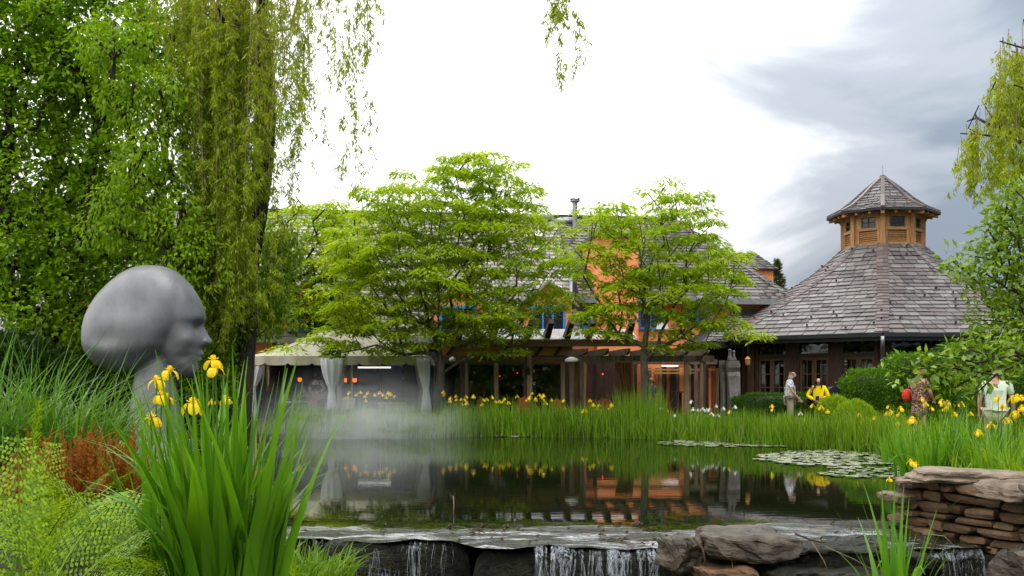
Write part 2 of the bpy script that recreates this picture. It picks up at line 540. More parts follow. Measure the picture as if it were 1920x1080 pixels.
def fall_mat():
    m, t, out = new_mat('falling_water')
    p = t.nodes.new('ShaderNodeBsdfPrincipled')
    p.inputs['Base Color'].default_value = (0.36, 0.39, 0.43, 1)
    p.inputs['Roughness'].default_value = 0.15
    p.inputs['IOR'].default_value = 1.333
    b = t.nodes.new('ShaderNodeBump')
    b.inputs['Strength'].default_value = 0.6
    b.inputs['Distance'].default_value = 0.03
    t.links.new(tnoise(t, 14, 4, 0.6, (3, 3, 0.5)), b.inputs['Height'])
    t.links.new(b.outputs[0], p.inputs['Normal'])
    tr = t.nodes.new('ShaderNodeBsdfTransparent')
    ms = t.nodes.new('ShaderNodeMixShader')
    v = tmath(t, 'MULTIPLY', tmath(t, 'SUBTRACT', tnoise(t, 11, 5, 0.65, (3.5, 3.5, 0.4)), 0.44), 2.6, clamp=True)
    t.links.new(v, ms.inputs[0])
    t.links.new(tr.outputs[0], ms.inputs[1])
    t.links.new(p.outputs[0], ms.inputs[2])
    t.links.new(ms.outputs[0], out.inputs['Surface'])
    return m


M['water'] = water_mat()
M['fall'] = fall_mat()


def pattern_mat(name, cols, scale, pos):
    m, t, out = new_mat(name)
    p = t.nodes.new('ShaderNodeBsdfPrincipled')
    v = tnoise(t, scale, 3, 0.6, dist=1.5)
    c = tramp(t, v, list(zip(pos, cols)), 'CONSTANT')
    t.links.new(c, p.inputs['Base Color'])
    p.inputs['Roughness'].default_value = 0.85
    t.links.new(p.outputs[0], out.inputs['Surface'])
    return m


M['hawaiian'] = pattern_mat('hawaiian', [(0.66, 0.69, 0.74), (0.05, 0.06, 0.09), (0.62, 0.66, 0.72)], 17, (0.0, 0.52, 0.61))
M['print_dress'] = pattern_mat('print_dress', [(0.30, 0.05, 0.025), (0.02, 0.012, 0.012), (0.42, 0.33, 0.24), (0.30, 0.06, 0.02)], 15, (0.0, 0.42, 0.53, 0.6))
for nm, c in {'skin': (0.52, 0.28, 0.19), 'skin_dark': (0.2, 0.1, 0.06), 'khaki': (0.36, 0.31, 0.23), 'yellow_jacket': (0.85, 0.62, 0.0), 'trouser_black': (0.012, 0.012, 0.014),
              'pale_green': (0.48, 0.56, 0.44), 'cloth_white': (0.7, 0.7, 0.68), 'cloth_red': (0.42, 0.015, 0.02), 'cloth_grey': (0.11, 0.115, 0.12), 'vest': (0.015, 0.014, 0.014),
              'hair_dark': (0.018, 0.01, 0.007), 'hair_grey': (0.30, 0.26, 0.23), 'hair_brown': (0.10, 0.055, 0.03), 'hair_blond': (0.30, 0.19, 0.09), 'bag_red': (0.6, 0.04, 0.02), 'shoe': (0.03, 0.025, 0.02)}.items():
    M[nm] = mat(nm, [tuple(q * 0.85 for q in c), c], 0.8 if 'skin' not in nm else 0.5, 12, bump=0.05, spec=0.2)

# ---------------------------------------------------------------- ground, pond
POND = [(-2.7, 9.9), (-4.0, 11.4), (-5.9, 14), (-7.3, 17), (-7.9, 20), (-7.6, 24), (-6.8, 27.3), (-4.0, 28.7), (0, 28.7),
        (2.5, 28.0), (4.2, 27.0), (6.6, 24.4), (8.1, 21.8), (7.3, 18.5), (5.9, 15), (4.9, 12.6), (4.75, 11), (5.2, 9.9)]
STREAM = [(-2.9, 9.95), (5.4, 9.95), (5.6, 8.5), (4.4, 6.6), (2.0, 5.6), (-0.4, 5.6), (-2.0, 6.8)]


def sdist(X, Y, poly):
    """signed distance to a polygon, positive outside"""
    X, Y = np.asarray(X, float), np.asarray(Y, float)
    d = np.full(X.shape, 1e9)
    ins = np.zeros(X.shape, bool)
    n = len(poly)
    for i in range(n):
        (ax, ay), (bx, by) = poly[i], poly[(i + 1) % n]
        ex, ey = bx - ax, by - ay
        h = np.clip(((X - ax) * ex + (Y - ay) * ey) / (ex * ex + ey * ey), 0, 1)
        d = np.minimum(d, np.hypot(X - ax - h * ex, Y - ay - h * ey))
        c = ((ay > Y) != (by > Y)) & (X < (bx - ax) * (Y - ay) / (by - ay + 1e-12) + ax)
        ins ^= c
    return np.where(ins, -d, d)


def sstep(a, b, x):
    t = np.clip((np.asarray(x, float) - a) / (b - a), 0, 1)
    return t * t * (3 - 2 * t)


POND_DUG = [(p[0], 9.0 if p[1] < 10 else p[1]) for p in POND]
STREAM_DUG = [(p[0], 10.9 if p[1] > 9.9 else p[1]) for p in STREAM]


def ground_z(X, Y):
    X, Y = np.asarray(X, float), np.asarray(Y, float)
    d = np.minimum(sdist(X, Y, POND_DUG), sdist(X, Y, STREAM_DUG))
    z = 0.12 + 0.0 * X
    z = z + 0.22 * sstep(6.5, 10, X) * sstep(10, 15, Y) * (1 - sstep(24, 30, Y))
    z = z + 0.35 * sstep(4.4, 5.2, X) * sstep(7, 9, Y) * (1 - sstep(11.5, 14, Y))
    z = z + 0.50 * (1 - sstep(-1.6, -0.4, X)) * (1 - sstep(8.5, 12.5, Y)) * sstep(-2, 2.5, Y)
    z = z + 0.10 * (1 - sstep(-7, -4, X)) * (1 - sstep(14, 22, Y))
    z = z + 0.05 * np.sin(X * 1.7 + 0.6 * Y) * np.cos(Y * 1.3 - 0.4 * X) * sstep(0.3, 1.5, d)
    bed_ = -0.6 - 0.38 * (1 - sstep(9.6, 9.95, Y))
    return bed_ + (z - bed_) * sstep(-0.5, 0.2, d)


def gz(x, y):
    return float(ground_z(np.array([x]), np.array([y]))[0])


gx = np.concatenate([[-900, -400, -200, -100, -60, -40, -30, -24], np.arange(-20, 22.01, 0.25), [25, 30, 40, 60, 100, 200, 400, 900]])
gy = np.concatenate([[-60, -30, -15, -8, -4], np.arange(-2, 34.01, 0.25), [36, 38, 41, 45, 50, 60, 80, 120, 200, 400, 900, 1500]])
GX, GY = np.meshgrid(gx, gy)
GZ = ground_z(GX, GY)
nx_, ny_ = len(gx), len(gy)
ii, jj = np.meshgrid(np.arange(nx_ - 1), np.arange(ny_ - 1))
q0 = (jj * nx_ + ii).ravel()
g = mesh_np('ground', np.stack([GX, GY, GZ], -1), np.stack([q0, q0 + 1, q0 + nx_ + 1, q0 + nx_], -1), M['soil'], smooth=True)
tag(g, 'dark soil banks and beds round the pond', kind='structure')

# the pond's sheet ends in a film that slopes over the weir
def lip_y(x):
    """front edge of the weir: farther back at the pond's left, nearer by the boulder"""
    x = np.asarray(x, float)
    return 10.05 + .48 * (1 - sstep(-.75, -.15, x)) + .05 * np.sin(x * 2.3 + 1) + .045 * np.sin(x * 5.7) + .03 * np.sin(x * 13.1 + 2)


NXW = 161
wx = np.linspace(-9.5, 10.5, NXW)
tf_ = np.linspace(0, 1, 26)[:-1]
WXf, TFf = np.meshgrid(wx, tf_)
WYf = lip_y(WXf) + (11.4 - lip_y(WXf)) * TFf
WXp, WYp = np.meshgrid(wx, np.linspace(11.4, 30, 62))
WXg, WYg = np.concatenate([WXf, WXp]), np.concatenate([WYf, WYp])
dl = np.concatenate([1 - TFf, 0 * WXp])
WZg = -0.07 * dl ** 1.5 + dl * (0.010 * np.sin(WXg * 5.1 + 3 * WYg) + 0.007 * np.sin(WXg * 11.7 - 7 * WYg) + .005 * np.sin(WXg * 21 + 13 * WYg))
keep = (dl[:-1, :-1] < .03) | ((WXg[:-1, :-1] > -3.1) & (WXg[:-1, :-1] < 4.9))
ii, jj = np.meshgrid(np.arange(NXW - 1), np.arange(WXg.shape[0] - 1))
q0 = (jj * NXW + ii)[keep]
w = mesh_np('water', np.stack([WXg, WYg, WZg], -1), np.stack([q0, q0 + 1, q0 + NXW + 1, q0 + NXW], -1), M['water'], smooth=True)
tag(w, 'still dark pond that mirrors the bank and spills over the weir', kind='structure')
sv = MB().add([(-2.9, 5.4, -0.84), (5.5, 5.4, -0.84), (5.5, 10.0, -0.84), (-2.9, 10.0, -0.84)], [(0, 1, 2, 3)])
tag(sv.build('stream', M['water']), 'shallow stream below the weir', kind='structure')


# ---------------------------------------------------------------- slates
def slates_on(face, course_h, width, lift=0.048, thick=0.026, jit=0.012):
    """face = (bottom-left, bottom-right, top-right, top-left); returns a list of 8-corner slabs in overlapping courses"""
    bl, br, tr, tl = [Vector(p) for p in face]
    X = (br - bl).normalized()
    Nn = X.cross((tl + tr) / 2 - (bl + br) / 2).normalized()
    H = ((tl + tr) / 2 - (bl + br) / 2).length
    n = max(1, round(H / course_h))
    out = []
    for i in range(n):
        t0, t1 = i / n, min(1.0, (i + 1.25) / n)
        l0, r0 = bl.lerp(tl, t0), br.lerp(tr, t0)
        l1, r1 = bl.lerp(tl, t1), br.lerp(tr, t1)
        w0 = (r0 - l0).length
        if w0 < 0.05:
            continue
        ox = (l1 - l0).dot(X)
        w1 = (r1 - l1).length
        rise = (l1 - l0) - X * ox
        x = -U(0, width) if i % 2 else -U(0, width * 0.5)
        while x < w0 - 0.01:
            ww = width * U(0.65, 1.35)
            a, b = max(x + 0.014, 0.0), min(x + ww - 0.014, w0)
            x += ww
            if b - a < 0.03:
                continue
            a1, b1 = max(a, ox + 0.0), min(b, ox + w1)
            if b1 - a1 < 0.02:
                a1 = b1 = (a + b) / 2 if ox < (a + b) / 2 < ox + w1 else max(ox, min(ox + w1, (a + b) / 2))
                a1 -= 0.005
                b1 += 0.005
            d0 = U(-jit, jit)
            up0, up1 = lift * U(0.8, 1.3), 0.006
            q = []
            for k, th in ((0, 0.0), (1, thick)):
                q += [l0 + X * a + rise * d0 + Nn * (up0 - thick + th), l0 + X * b + rise * d0 + Nn * (up0 - thick + th),
                      l0 + X * b1 + rise + Nn * (up1 - thick + th), l0 + X * a1 + rise + Nn * (up1 - thick + th)]
            out.append(q)
    return out


HEX = [(4, 5, 6, 7), (0, 1, 5, 4), (1, 2, 6, 5), (3, 0, 4, 7)]


def add_slates(slabs, parent, m, name='slate', single=300, key=None):
    """the SINGLE slabs that rank first stay objects of their own, the others are joined"""
    if key:
        slabs = sorted(slabs, key=key)
    for q in slabs[:single]:
        c = sum(q, Vector()) / 8
        me = bpy.data.meshes.new(name)
        me.from_pydata([tuple(p - c) for p in q], [], HEX)
        me.materials.append(m)
        place(name, me, parent, Matrix.Translation(c))
    rest = slabs[single:]
    if rest:
        V = np.array([[tuple(p) for p in q] for q in rest]).reshape(-1, 3)
        Fc = (np.arange(len(rest))[:, None, None] * 8 + np.array(HEX)[None]).reshape(-1, 4)
        o = mesh_np(name, V, Fc, m, parent)
        o['kind'] = 'stuff'


def sees(q):
    """how a slab ranks for being picked out singly: seen size, largest first; those facing away last"""
    c = sum(q, Vector()) / 8
    nrm = (q[5] - q[4]).cross(q[7] - q[4])
    v = c - Vector((0, 0, CZ))
    px = 960 + F * c.x / c.y
    s = -nrm.dot(v) / v.length ** 3
    return -s if -60 < px < 1960 else 1.0


# ---------------------------------------------------------------- pavilion
KP = 0.86


def zp(z):
    return CZ + (z - CZ) * KP


PC = Vector((WX(1655, 45.3 * KP), 45.3 * KP, 0.12))
pav = thing('pavilion', 'dark timber octagonal pavilion with sweeping slate roof and wooden cupola', 'pavilion', PC)
ph = math.atan2(-PC.y, -PC.x)


def oc(r, k, z, off=0.0):
    a = ph + k * math.pi / 4 + off
    return Vector((PC.x + r * math.cos(a), PC.y + r * math.sin(a), z))


prof = [(r * KP, zp(z)) for r, z in [(8.3, 3.32), (7.04, 4.03), (4.32, 5.52), (3.15, 6.26), (2.4, 6.86), (1.75, 7.46)]]
shell = MB()
for i in range(len(prof) - 1):
    for k in range(8):
        shell.add([oc(prof[i][0], k, prof[i][1]), oc(prof[i][0], k + 1, prof[i][1]), oc(prof[i + 1][0], k + 1, prof[i + 1][1]), oc(prof[i + 1][0], k, prof[i + 1][1])], [(0, 1, 2, 3)])
shell.build('roof', M['underlay'], pav)
sl = []
guards = MB()
for k in range(8):
    for i in range(len(prof) - 1):
        f = (oc(prof[i][0], k, prof[i][1]), oc(prof[i][0], k + 1, prof[i][1]), oc(prof[i + 1][0], k + 1, prof[i + 1][1]), oc(prof[i + 1][0], k, prof[i + 1][1]))
        got = slates_on(f, 0.265, 0.43, lift=.04)
        sl += got
        if k in (7, 0, 1, 6):
            for q in got:
                if rng.random() < 0.07:
                    c = q[4].lerp(q[5], 0.5)
                    guards.box(c + Vector((0, 0, 0.05)), (0.05, 0.07, 0.06))
add_slates(sl, pav, M['slate'], single=300, key=sees)
o = guards.build('snow_guard', M['iron'], pav)
o['kind'] = 'stuff'
# hip caps: folded slates up each hip, singly on the hips that show
for k in range(8):
    tiles = []
    for i in range(len(prof) - 1):
        a, b = oc(prof[i][0], k, prof[i][1]), oc(prof[i + 1][0], k, prof[i + 1][1])
        n = max(2, round((b - a).length / 0.25))
        l_ = (oc(prof[i][0], k - 1, prof[i][1]) - a).normalized()
        r_ = (oc(prof[i][0], k + 1, prof[i][1]) - a).normalized()
        for j in range(n):
            p, q = a.lerp(b, j / n), a.lerp(b, min(1, (j + 1.15) / n))
            for s in (l_, r_):
                wd = U(0.17, 0.22) + 0.02
                z0, z1 = Vector((0, 0, 0.085)), Vector((0, 0, 0.05))
                t = Vector((0, 0, 0.025))
                sg = 1 if s is r_ else -1
                q8 = [p + z0, p + s * wd + z0, q + s * wd + z1, q + z1]
                q8 = [v - t for v in q8] + q8
                if sg < 0:
                    q8 = [q8[i_] for i_ in (1, 0, 3, 2, 5, 4, 7, 6)]
                tiles.append(q8)
    show = k in (7, 0, 1)
    add_slates(tiles, pav, M['hip_slate'], name='hip_tile', single=len(tiles) if k == 0 else 0)
ea = MB()
for k in range(8):
    a, b = oc(8.36 * KP, k, zp(3.27)), oc(8.36 * KP, k + 1, zp(3.27))
    ea.beam(a, b, 0.13, 0.13)
    ea.beam(oc(8.25 * KP, k, zp(3.16)), oc(8.25 * KP, k + 1, zp(3.16)), 0.05, 0.18)
ea.build('gutter', M['gutter'], pav)
sf = MB()
for k in range(8):
    sf.add([oc(7.08, k, 2.92), oc(7.08, k + 1, 2.92), oc(6.2, k + 1, 3.06), oc(6.2, k, 3.06)], [(0, 1, 2, 3)])
    for j in range(12):
        t = (j + 0.5) / 12
        sf.beam(oc(7.03, k, 2.86).lerp(oc(7.03, k + 1, 2.86), t), oc(6.2, k, 2.97).lerp(oc(6.2, k + 1, 2.97), t), 0.07, 0.12)
sf.build('soffit', M['dark_wood'], pav)
dp = MB().tube([oc(7.24, 0, 2.98), oc(7.26, 0, 2.8), oc(7.14, 0, 2.63), oc(6.54, 0, 2.41), oc(6.46, 0, 2.29), oc(6.44, 0, 0.2)], 0.06, 8)
dp.build('downpipe', M['zinc'], pav, smooth=True)
RW, ZT = 6.2, 3.05
wl = MB()
doors = []
for k in range(8):
    A, B = oc(RW, k, 0), oc(RW, k + 1, 0)
    Lf = (B - A).length
    d = (B - A).normalized()
    nin = Vector((-d.y, d.x, 0))
    if nin.dot(PC - A) < 0:
        nin = -nin
    wl.box((A.x, A.y, 1.575), (0.28, 0.28, 2.95), math.atan2(d.y, d.x))
    nd = 3
    bay = Lf / nd
    ang = math.atan2(d.y, d.x)

    def at(s, z, dep=0.0):
        return A + d * s + nin * dep + Vector((0, 0, z))
    for j in range(nd):
        s0 = bay * (j + 0.5)
        wd = 1.06
        gap0, gap1 = bay * j, s0 - wd / 2
        wl.box(at((gap0 + gap1) / 2, 1.575), (gap1 - gap0, 0.16, 2.95), ang)
        wl.box(at((s0 + wd / 2 + bay * (j + 1)) / 2, 1.575), (bay * (j + 1) - s0 - wd / 2, 0.16, 2.95), ang)
        wl.box(at(s0, 2.43), (wd, 0.16, 0.14), ang)
        wl.box(at(s0, 2.97), (wd, 0.16, 0.16), ang)
        tf = MB().box(at(s0, 2.695, 0.02), (wd, 0.02, 0.39), ang).build('transom_window', M['glass'], pav)
        for h in (-1, 1):
            dc = s0 + h * wd / 4
            fr = MB()
            hw, z0, z1 = wd / 4 - 0.005, 0.14, 2.355
            for sx in (-1, 1):
                fr.box(at(dc + sx * (hw - 0.04), (z0 + z1) / 2), (0.08, 0.07, z1 - z0), ang)
            fr.box(at(dc, z0 + 0.12), (2 * hw - 0.16, 0.068, 0.24), ang)
            fr.box(at(dc, z1 - 0.04), (2 * hw - 0.16, 0.068, 0.08), ang)
            zs = np.linspace(z0 + 0.24, z1 - 0.08, 5)
            for zz in zs[1:-1]:
                fr.box(at(dc, zz), (2 * hw - 0.16, 0.05, 0.035), ang)
            for i in range(4):
                fr.box(at(dc, (zs[i] + zs[i + 1]) / 2), (0.032, 0.05, zs[i + 1] - zs[i] - 0.036), ang)
            dr = fr.build('door', M['door_wood'], pav)
            if k in (6, 7, 0, 3, 4):
                for i in range(4):
                    for sx in (-1, 1):
                        MB().box(at(dc + sx * (hw - 0.08 + 0.016) / 2, (zs[i] + zs[i + 1]) / 2), (hw - 0.1, 0.008, zs[i + 1] - zs[i] - 0.036), ang).build('pane', M['glass'], dr)
            else:
                MB().box(at(dc, (zs[0] + zs[4]) / 2), (2 * hw - 0.16, 0.008, zs[4] - zs[0]), ang).build('pane', M['glass'], dr)
wl.build('wall', M['dark_wood'], pav)
fl = MB()
fl.add([oc(6.5, k, 0.14) for k in range(8)], [tuple(range(8))])
fl.build('floor', M['dark_wood'], pav)
lid = MB()
lid.add([oc(6.1, k, 3.1) for k in range(8)], [tuple(range(7, -1, -1))])
lid.build('ceiling', M['dark_wood'], pav)
# cupola
CR, Z0, Z1 = 1.445, 6.60, 7.90
cw = MB()
for k in range(8):
    A, B = oc(CR, k, 0), oc(CR, k + 1, 0)
    d = (B - A).normalized()
    nin = Vector((-d.y, d.x, 0))
    if nin.dot(PC - A) < 0:
        nin = -nin
    ang = math.atan2(d.y, d.x)
    Lf = (B - A).length

    def at(s, z, dep=0.0):
        return A + d * s + nin * dep + Vector((0, 0, z))
    MB().box((A.x, A.y, (Z0 + Z1) / 2), (0.18, 0.18, Z1 - Z0), ph + k * math.pi / 4).build('corner_post', M['tan_wood'], pav)
    mid = Lf / 2
    iw = Lf - 0.18
    pn = MB()
    pn.box(at(mid, Z0 + 0.05, 0.04), (iw, 0.1, 0.14), ang)
    pn.box(at(mid, Z0 + 0.63, 0.03), (iw, 0.12, 0.1), ang)
    pn.box(at(mid, Z1 - 0.12, 0.04), (iw, 0.1, 0.2), ang)
    for s in (-1, 1):
        pn.box(at(mid + s * (iw / 2 - 0.06), Z0 + 0.35, 0.04), (0.12, 0.1, 0.459), ang)
        pn.box(at(mid + s * (iw / 2 - 0.09), Z0 + 0.89, 0.04), (0.18, 0.1, 0.419), ang)
    pn.box(at(mid, Z0 + 0.345, 0.1), (iw - 0.24, 0.02, 0.45), ang)
    lou = pn.build('louvre_panel', M['tan_wood'], pav)
    for j in range(6):
        c = at(mid, Z0 + 0.145 + j * 0.072, 0.055)
        o_ = nin * 0.03
        w2 = d * (iw / 2 - 0.125)
        t_, zt = Vector((0, 0, 0.01)), Vector((0, 0, 0.05))
        MB().hexa([c - w2 - o_ - t_, c + w2 - o_ - t_, c + w2 + o_ + zt - t_, c - w2 + o_ + zt - t_, c - w2 - o_ + t_, c + w2 - o_ + t_, c + w2 + o_ + zt + t_, c - w2 + o_ + zt + t_]).build('slat', M['tan_wood'], lou)
    wf = MB()
    ww, wh, zc = iw - 0.36, 0.419, Z0 + 0.89
    for s in (-1, 1):
        wf.box(at(mid + s * (ww / 2 - 0.02), zc, 0.05), (0.04, 0.08, wh), ang)
        wf.box(at(mid, zc + s * (wh / 2 - 0.02), 0.05), (ww - 0.08, 0.08, 0.04), ang)
    wf.box(at(mid, zc, 0.05), (0.03, 0.05, wh - 0.08), ang)
    for s in (-1, 1):
        wf.box(at(mid + s * (ww / 4 - 0.005), zc, 0.05), (ww / 2 - 0.07, 0.045, 0.03), ang)
    win = wf.build('cupola_window', M['grey_wood'], pav)
    for s in (-1, 1):
        for s2 in (-1, 1):
            MB().box(at(mid + s * (ww / 4 - 0.012), zc + s2 * wh / 4 * 0.86, 0.05), (ww / 2 - 0.06, 0.008, wh / 2 - 0.06), ang).build('pane', M['glass'], win)
    for t, h in ((0, 0.15), (0.33, 0.09), (0.67, 0.09)):
        p0, p1 = oc(1.38, k, Z1 + 0.0).lerp(oc(1.38, k + 1, Z1 + 0.0), t), oc(1.98, k, Z1 - 0.12).lerp(oc(1.98, k + 1, Z1 - 0.12), t)
        MB().beam(p0, p1, h * 0.9, h).build('rafter', M['tan_wood'], pav)
cprof = [(r * KP, zp(z)) for r, z in [(2.38, 8.93), (1.82, 9.20), (1.3, 9.58), (0.74, 10.08), (0.02, 10.66)]]
cs = MB()
for i in range(4):
    for k in range(8):
        cs.add([oc(cprof[i][0], k, cprof[i][1]), oc(cprof[i][0], k + 1, cprof[i][1]), oc(cprof[i + 1][0], k + 1, cprof[i + 1][1]), oc(cprof[i + 1][0], k, cprof[i + 1][1])], [(0, 1, 2, 3)])
for k in range(8):
    cs.beam(oc(2.38 * KP, k, zp(8.89)), oc(2.38 * KP, k + 1, zp(8.89)), 0.05, 0.08)
cs.add([oc(2.36 * KP, k, zp(8.9)) for k in range(8)], [tuple(range(7, -1, -1))])
cs.build('cupola_roof', M['underlay'], pav)
csl = []
for k in range(8):
    for i in range(4):
        csl += slates_on((oc(cprof[i][0], k, cprof[i][1]), oc(cprof[i][0], k + 1, cprof[i][1]), oc(cprof[i + 1][0], k + 1, cprof[i + 1][1]), oc(cprof[i + 1][0], k, cprof[i + 1][1])), 0.2, 0.33, lift=0.035)
csl.sort(key=sees)
add_slates(csl, pav, M['slate'], name='cupola_slate', single=90)
ch = MB()
for k in range(8):
    for i in range(4):
        ch.beam(oc(cprof[i][0], k, cprof[i][1] + 0.05), oc(cprof[i + 1][0], k, cprof[i + 1][1] + 0.05), 0.14, 0.06)
ch.build('cupola_hip', M['hip_slate'], pav)
MB().tube([(PC.x, PC.y, zp(10.6)), (PC.x, PC.y, zp(10.85)), (PC.x, PC.y, zp(11.2))], [0.06, 0.022, 0.008], 6).build('finial', M['zinc'], pav)

# ---------------------------------------------------------------- main building (its front turned a little towards the pond's left)
TH = math.radians(7.4)
BD, BN = Vector((math.cos(TH), math.sin(TH), 0)), Vector((-math.sin(TH), math.cos(TH), 0))
KB = 0.93
BP = Vector((WX(1463, 42.5 * KB), 42.5 * KB, 0))


def B(u, v, z):
    return BP + BD * u + BN * v + Vector((0, 0, z))


def Bu(px, v):
    k = (px - 960) / F
    return (k * (BP.y + v * BN.y) - BP.x - v * BN.x) / (BD.x - k * BD.y)


def Bz(px, py, v):
    u = Bu(px, v)
    return WZ(py, B(u, v, 0).y)


hall = thing('restaurant_building', 'long orange stucco building with grey slate roof and blue windows', 'building', B(-10, 0, 0.1))
hw = MB()
VR, ZR = 4.65, CZ + 7.4 * KB                       # ridge
uL, uS, uE = Bu(-160, 0), Bu(1083, 0), 0.0
uRidge = Bu(1268, VR)
ZE = Bz(1400, 561, 0)                   # eave over the two-storey wall
ZL = 3.13                               # eave of the low sweep


def wallbox(mb, u0, u1, z0, z1, v=0.0, th=0.3):
    return mb.hexa([B(u0, v, z0), B(u1, v, z0), B(u1, v + th, z0), B(u0, v + th, z0), B(u0, v, z1), B(u1, v, z1), B(u1, v + th, z1), B(u0, v + th, z1)])


wallbox(hw, uS, uE, 0.05, ZE)
hw.hexa([B(uE - 0.3, 0.3, 0.05), B(uE, 0.3, 0.05), B(uE, 10, 0.05), B(uE - 0.3, 10, 0.05), B(uE - 0.3, 0.3, ZE), B(uE, 0.3, ZE), B(uE, 10, ZE), B(uE - 0.3, 10, ZE)])
wallbox(hw, uL, uS, 0.05, ZL, v=-0.0)
wallbox(hw, uL, uE, 0.05, ZE, v=10)
hw.build('wall', M['orange'], hall)
rf = MB()
# right roof, hipped at its end, and left sweep that comes down lower
RFr = (B(uS, -0.5, ZE - 0.05), B(uE + 0.5, -0.5, ZE - 0.05), B(uRidge, VR, ZR), B(uS, VR, ZR))
HIP = (B(uE + 0.5, -0.5, ZE - 0.05), B(uE + 0.5, 10.5, ZE - 0.05), B(uRidge, VR, ZR), B(uRidge, VR - 0.01, ZR))
RFl = (B(uL, -0.9, ZL), B(uS, -0.9, ZL), B(uS, VR, ZR + 0.002), B(uL, VR, ZR + 0.002))
for f in (RFr, HIP, RFl):
    rf.add(f, [(0, 1, 2, 3)])
rf.add([B(uL, VR, ZR), B(uRidge, VR, ZR), B(uE + 0.5, 10.5, ZE), B(uL, 10.5, ZE)], [(0, 1, 2, 3)])
rf.add([B(uS, -0.9, ZL), B(uS, VR, ZR), B(uS, -0.5, ZE - 0.05)], [(0, 1, 2)])
rf.build('roof', M['underlay'], hall)
MB().beam(B(uS, -0.52, ZE - 0.13), B(uE + 0.55, -0.52, ZE - 0.13), 0.12, 0.22).beam(B(uE + 0.55, -0.52, ZE - 0.13), B(uE + 0.55, 10.5, ZE - 0.13), 0.12, 0.22).beam(B(uL, -0.92, ZL - 0.1), B(uS, -0.92, ZL - 0.1), 0.12, 0.2).build('gutter', M['zinc'], hall)
MB().beam(B(uL, VR, ZR + 0.06), B(uRidge, VR, ZR + 0.06), 0.3, 0.12).build('ridge_cap', M['gutter'], hall)
hp = []
a, b = HIP[0], HIP[2]
for j in range(26):
    p, q = a.lerp(b, j / 26), a.lerp(b, (j + 1.15) / 26)
    for s in (-BD + BN * 0.0, BN):
        q8 = [p + Vector((0, 0, 0.09)), p + s * 0.26 + Vector((0, 0, 0.11)), q + s * 0.26 + Vector((0, 0, 0.07)), q + Vector((0, 0, 0.05))]
        if s is not BN:
            q8 = [q8[1], q8[0], q8[3], q8[2]]
        hp.append([v - Vector((0, 0, 0.025)) for v in q8] + q8)
add_slates(hp, hall, M['slate'], name='hip_tile', single=0)
sl = slates_on(RFr, 0.24, 0.5) + slates_on(HIP, 0.24, 0.5)


def near_gap(q):
    c = sum(q, Vector()) / 8
    px = 960 + F * c.x / c.y
    return min(abs(px - 1375), abs(px - 1100) * 1.4)


add_slates(sl, hall, M['slate'], single=270, key=near_gap)
sl = slates_on(RFl, 0.24, 0.55)
add_slates(sl, hall, M['slate_sky_sheen'], name='sheen_slate', single=300, key=lambda q: min(abs(960 + F * (q[0].x / q[0].y) - 1062), abs(960 + F * (q[0].x / q[0].y) - 560) + 20, abs(960 + F * (q[0].x / q[0].y) - 490)))


def window(u0, u1, z0, z1, v, parent, nx=2, nz=2, frame='blue', gm='window_glass'):
    f = MB()
    t = 0.1

    def bx(a, b, c, d, v0, v1):
        f.hexa([B(a, v0, c), B(b, v0, c), B(b, v1, c), B(a, v1, c), B(a, v0, d), B(b, v0, d), B(b, v1, d), B(a, v1, d)])
    bx(u0, u0 + t, z0, z1, v - 0.08, v + 0.02)
    bx(u1 - t, u1, z0, z1, v - 0.08, v + 0.02)
    bx(u0 + t, u1 - t, z1 - t, z1, v - 0.08, v + 0.02)
    bx(u0 - 0.06, u1 + 0.06, z0 - 0.09, z0, v - 0.12, v + 0.02)
    us = np.linspace(u0 + t, u1 - t, nx + 1)
    zs = np.linspace(z0, z1 - t, nz + 1)
    for x in us[1:-1]:
        bx(x - 0.035, x + 0.035, z0, z1 - t, v - 0.06, v + 0.0)
    wn_ = f.build('window', M[frame], parent)
    for i in range(nx):
        for j in range(nz):
            p = MB()
            a, b = us[i] + (0.035 if i else 0), us[i + 1] - (0.035 if i < nx - 1 else 0)
            c, d = zs[j] + 0.015, zs[j + 1] - 0.015
            p.hexa([B(a, v - 0.03, c), B(b, v - 0.03, c), B(b, v - 0.02, c), B(a, v - 0.02, c), B(a, v - 0.03, d), B(b, v - 0.03, d), B(b, v - 0.02, d), B(a, v - 0.02, d)])
            p.build('pane', M[gm], wn_)
    return wn_


def pxwin(x0, y0, x1, y1, v, parent, **kw):
    xm = (x0 + x1) / 2
    return window(Bu(x0, v), Bu(x1, v), Bz(xm, y1, v), Bz(xm, y0, v), v, parent, **kw)


# tall stucco block that breaks through the eave
u0, u1 = Bu(1120, -0.6), Bu(1197, -0.6)
zt = Bz(1160, 445, -0.6)
MB().hexa([B(u0, -0.6, 0.05), B(u1, -0.6, 0.05), B(u1, 4.6, 0.05), B(u0, 4.6, 0.05), B(u0, -0.6, zt), B(u1, -0.6, zt), B(u1, 4.6, zt), B(u0, 4.6, zt)]).build('stair_tower', M['orange'], hall)
MB().hexa([B(u0 - 0.15, -0.75, zt), B(u1 + 0.15, -0.75, zt), B(u1 + 0.15, 4.6, zt), B(u0 - 0.15, 4.6, zt), B(u0 - 0.15, -0.75, zt + 0.12), B(u1 + 0.15, -0.75, zt + 0.12), B(u1 + 0.15, 4.6, zt + 0.12), B(u0 - 0.15, 4.6, zt + 0.12)]).build('tower_coping', M['gutter'], hall)
for (x0, y0, x1, y1, v) in ((1086, 577, 1121, 611, 0), (1196, 579, 1242, 614, 0), (1284, 577, 1330, 606, 0)):
    pxwin(x0, y0, x1, y1, v, hall, nx=2, nz=2)
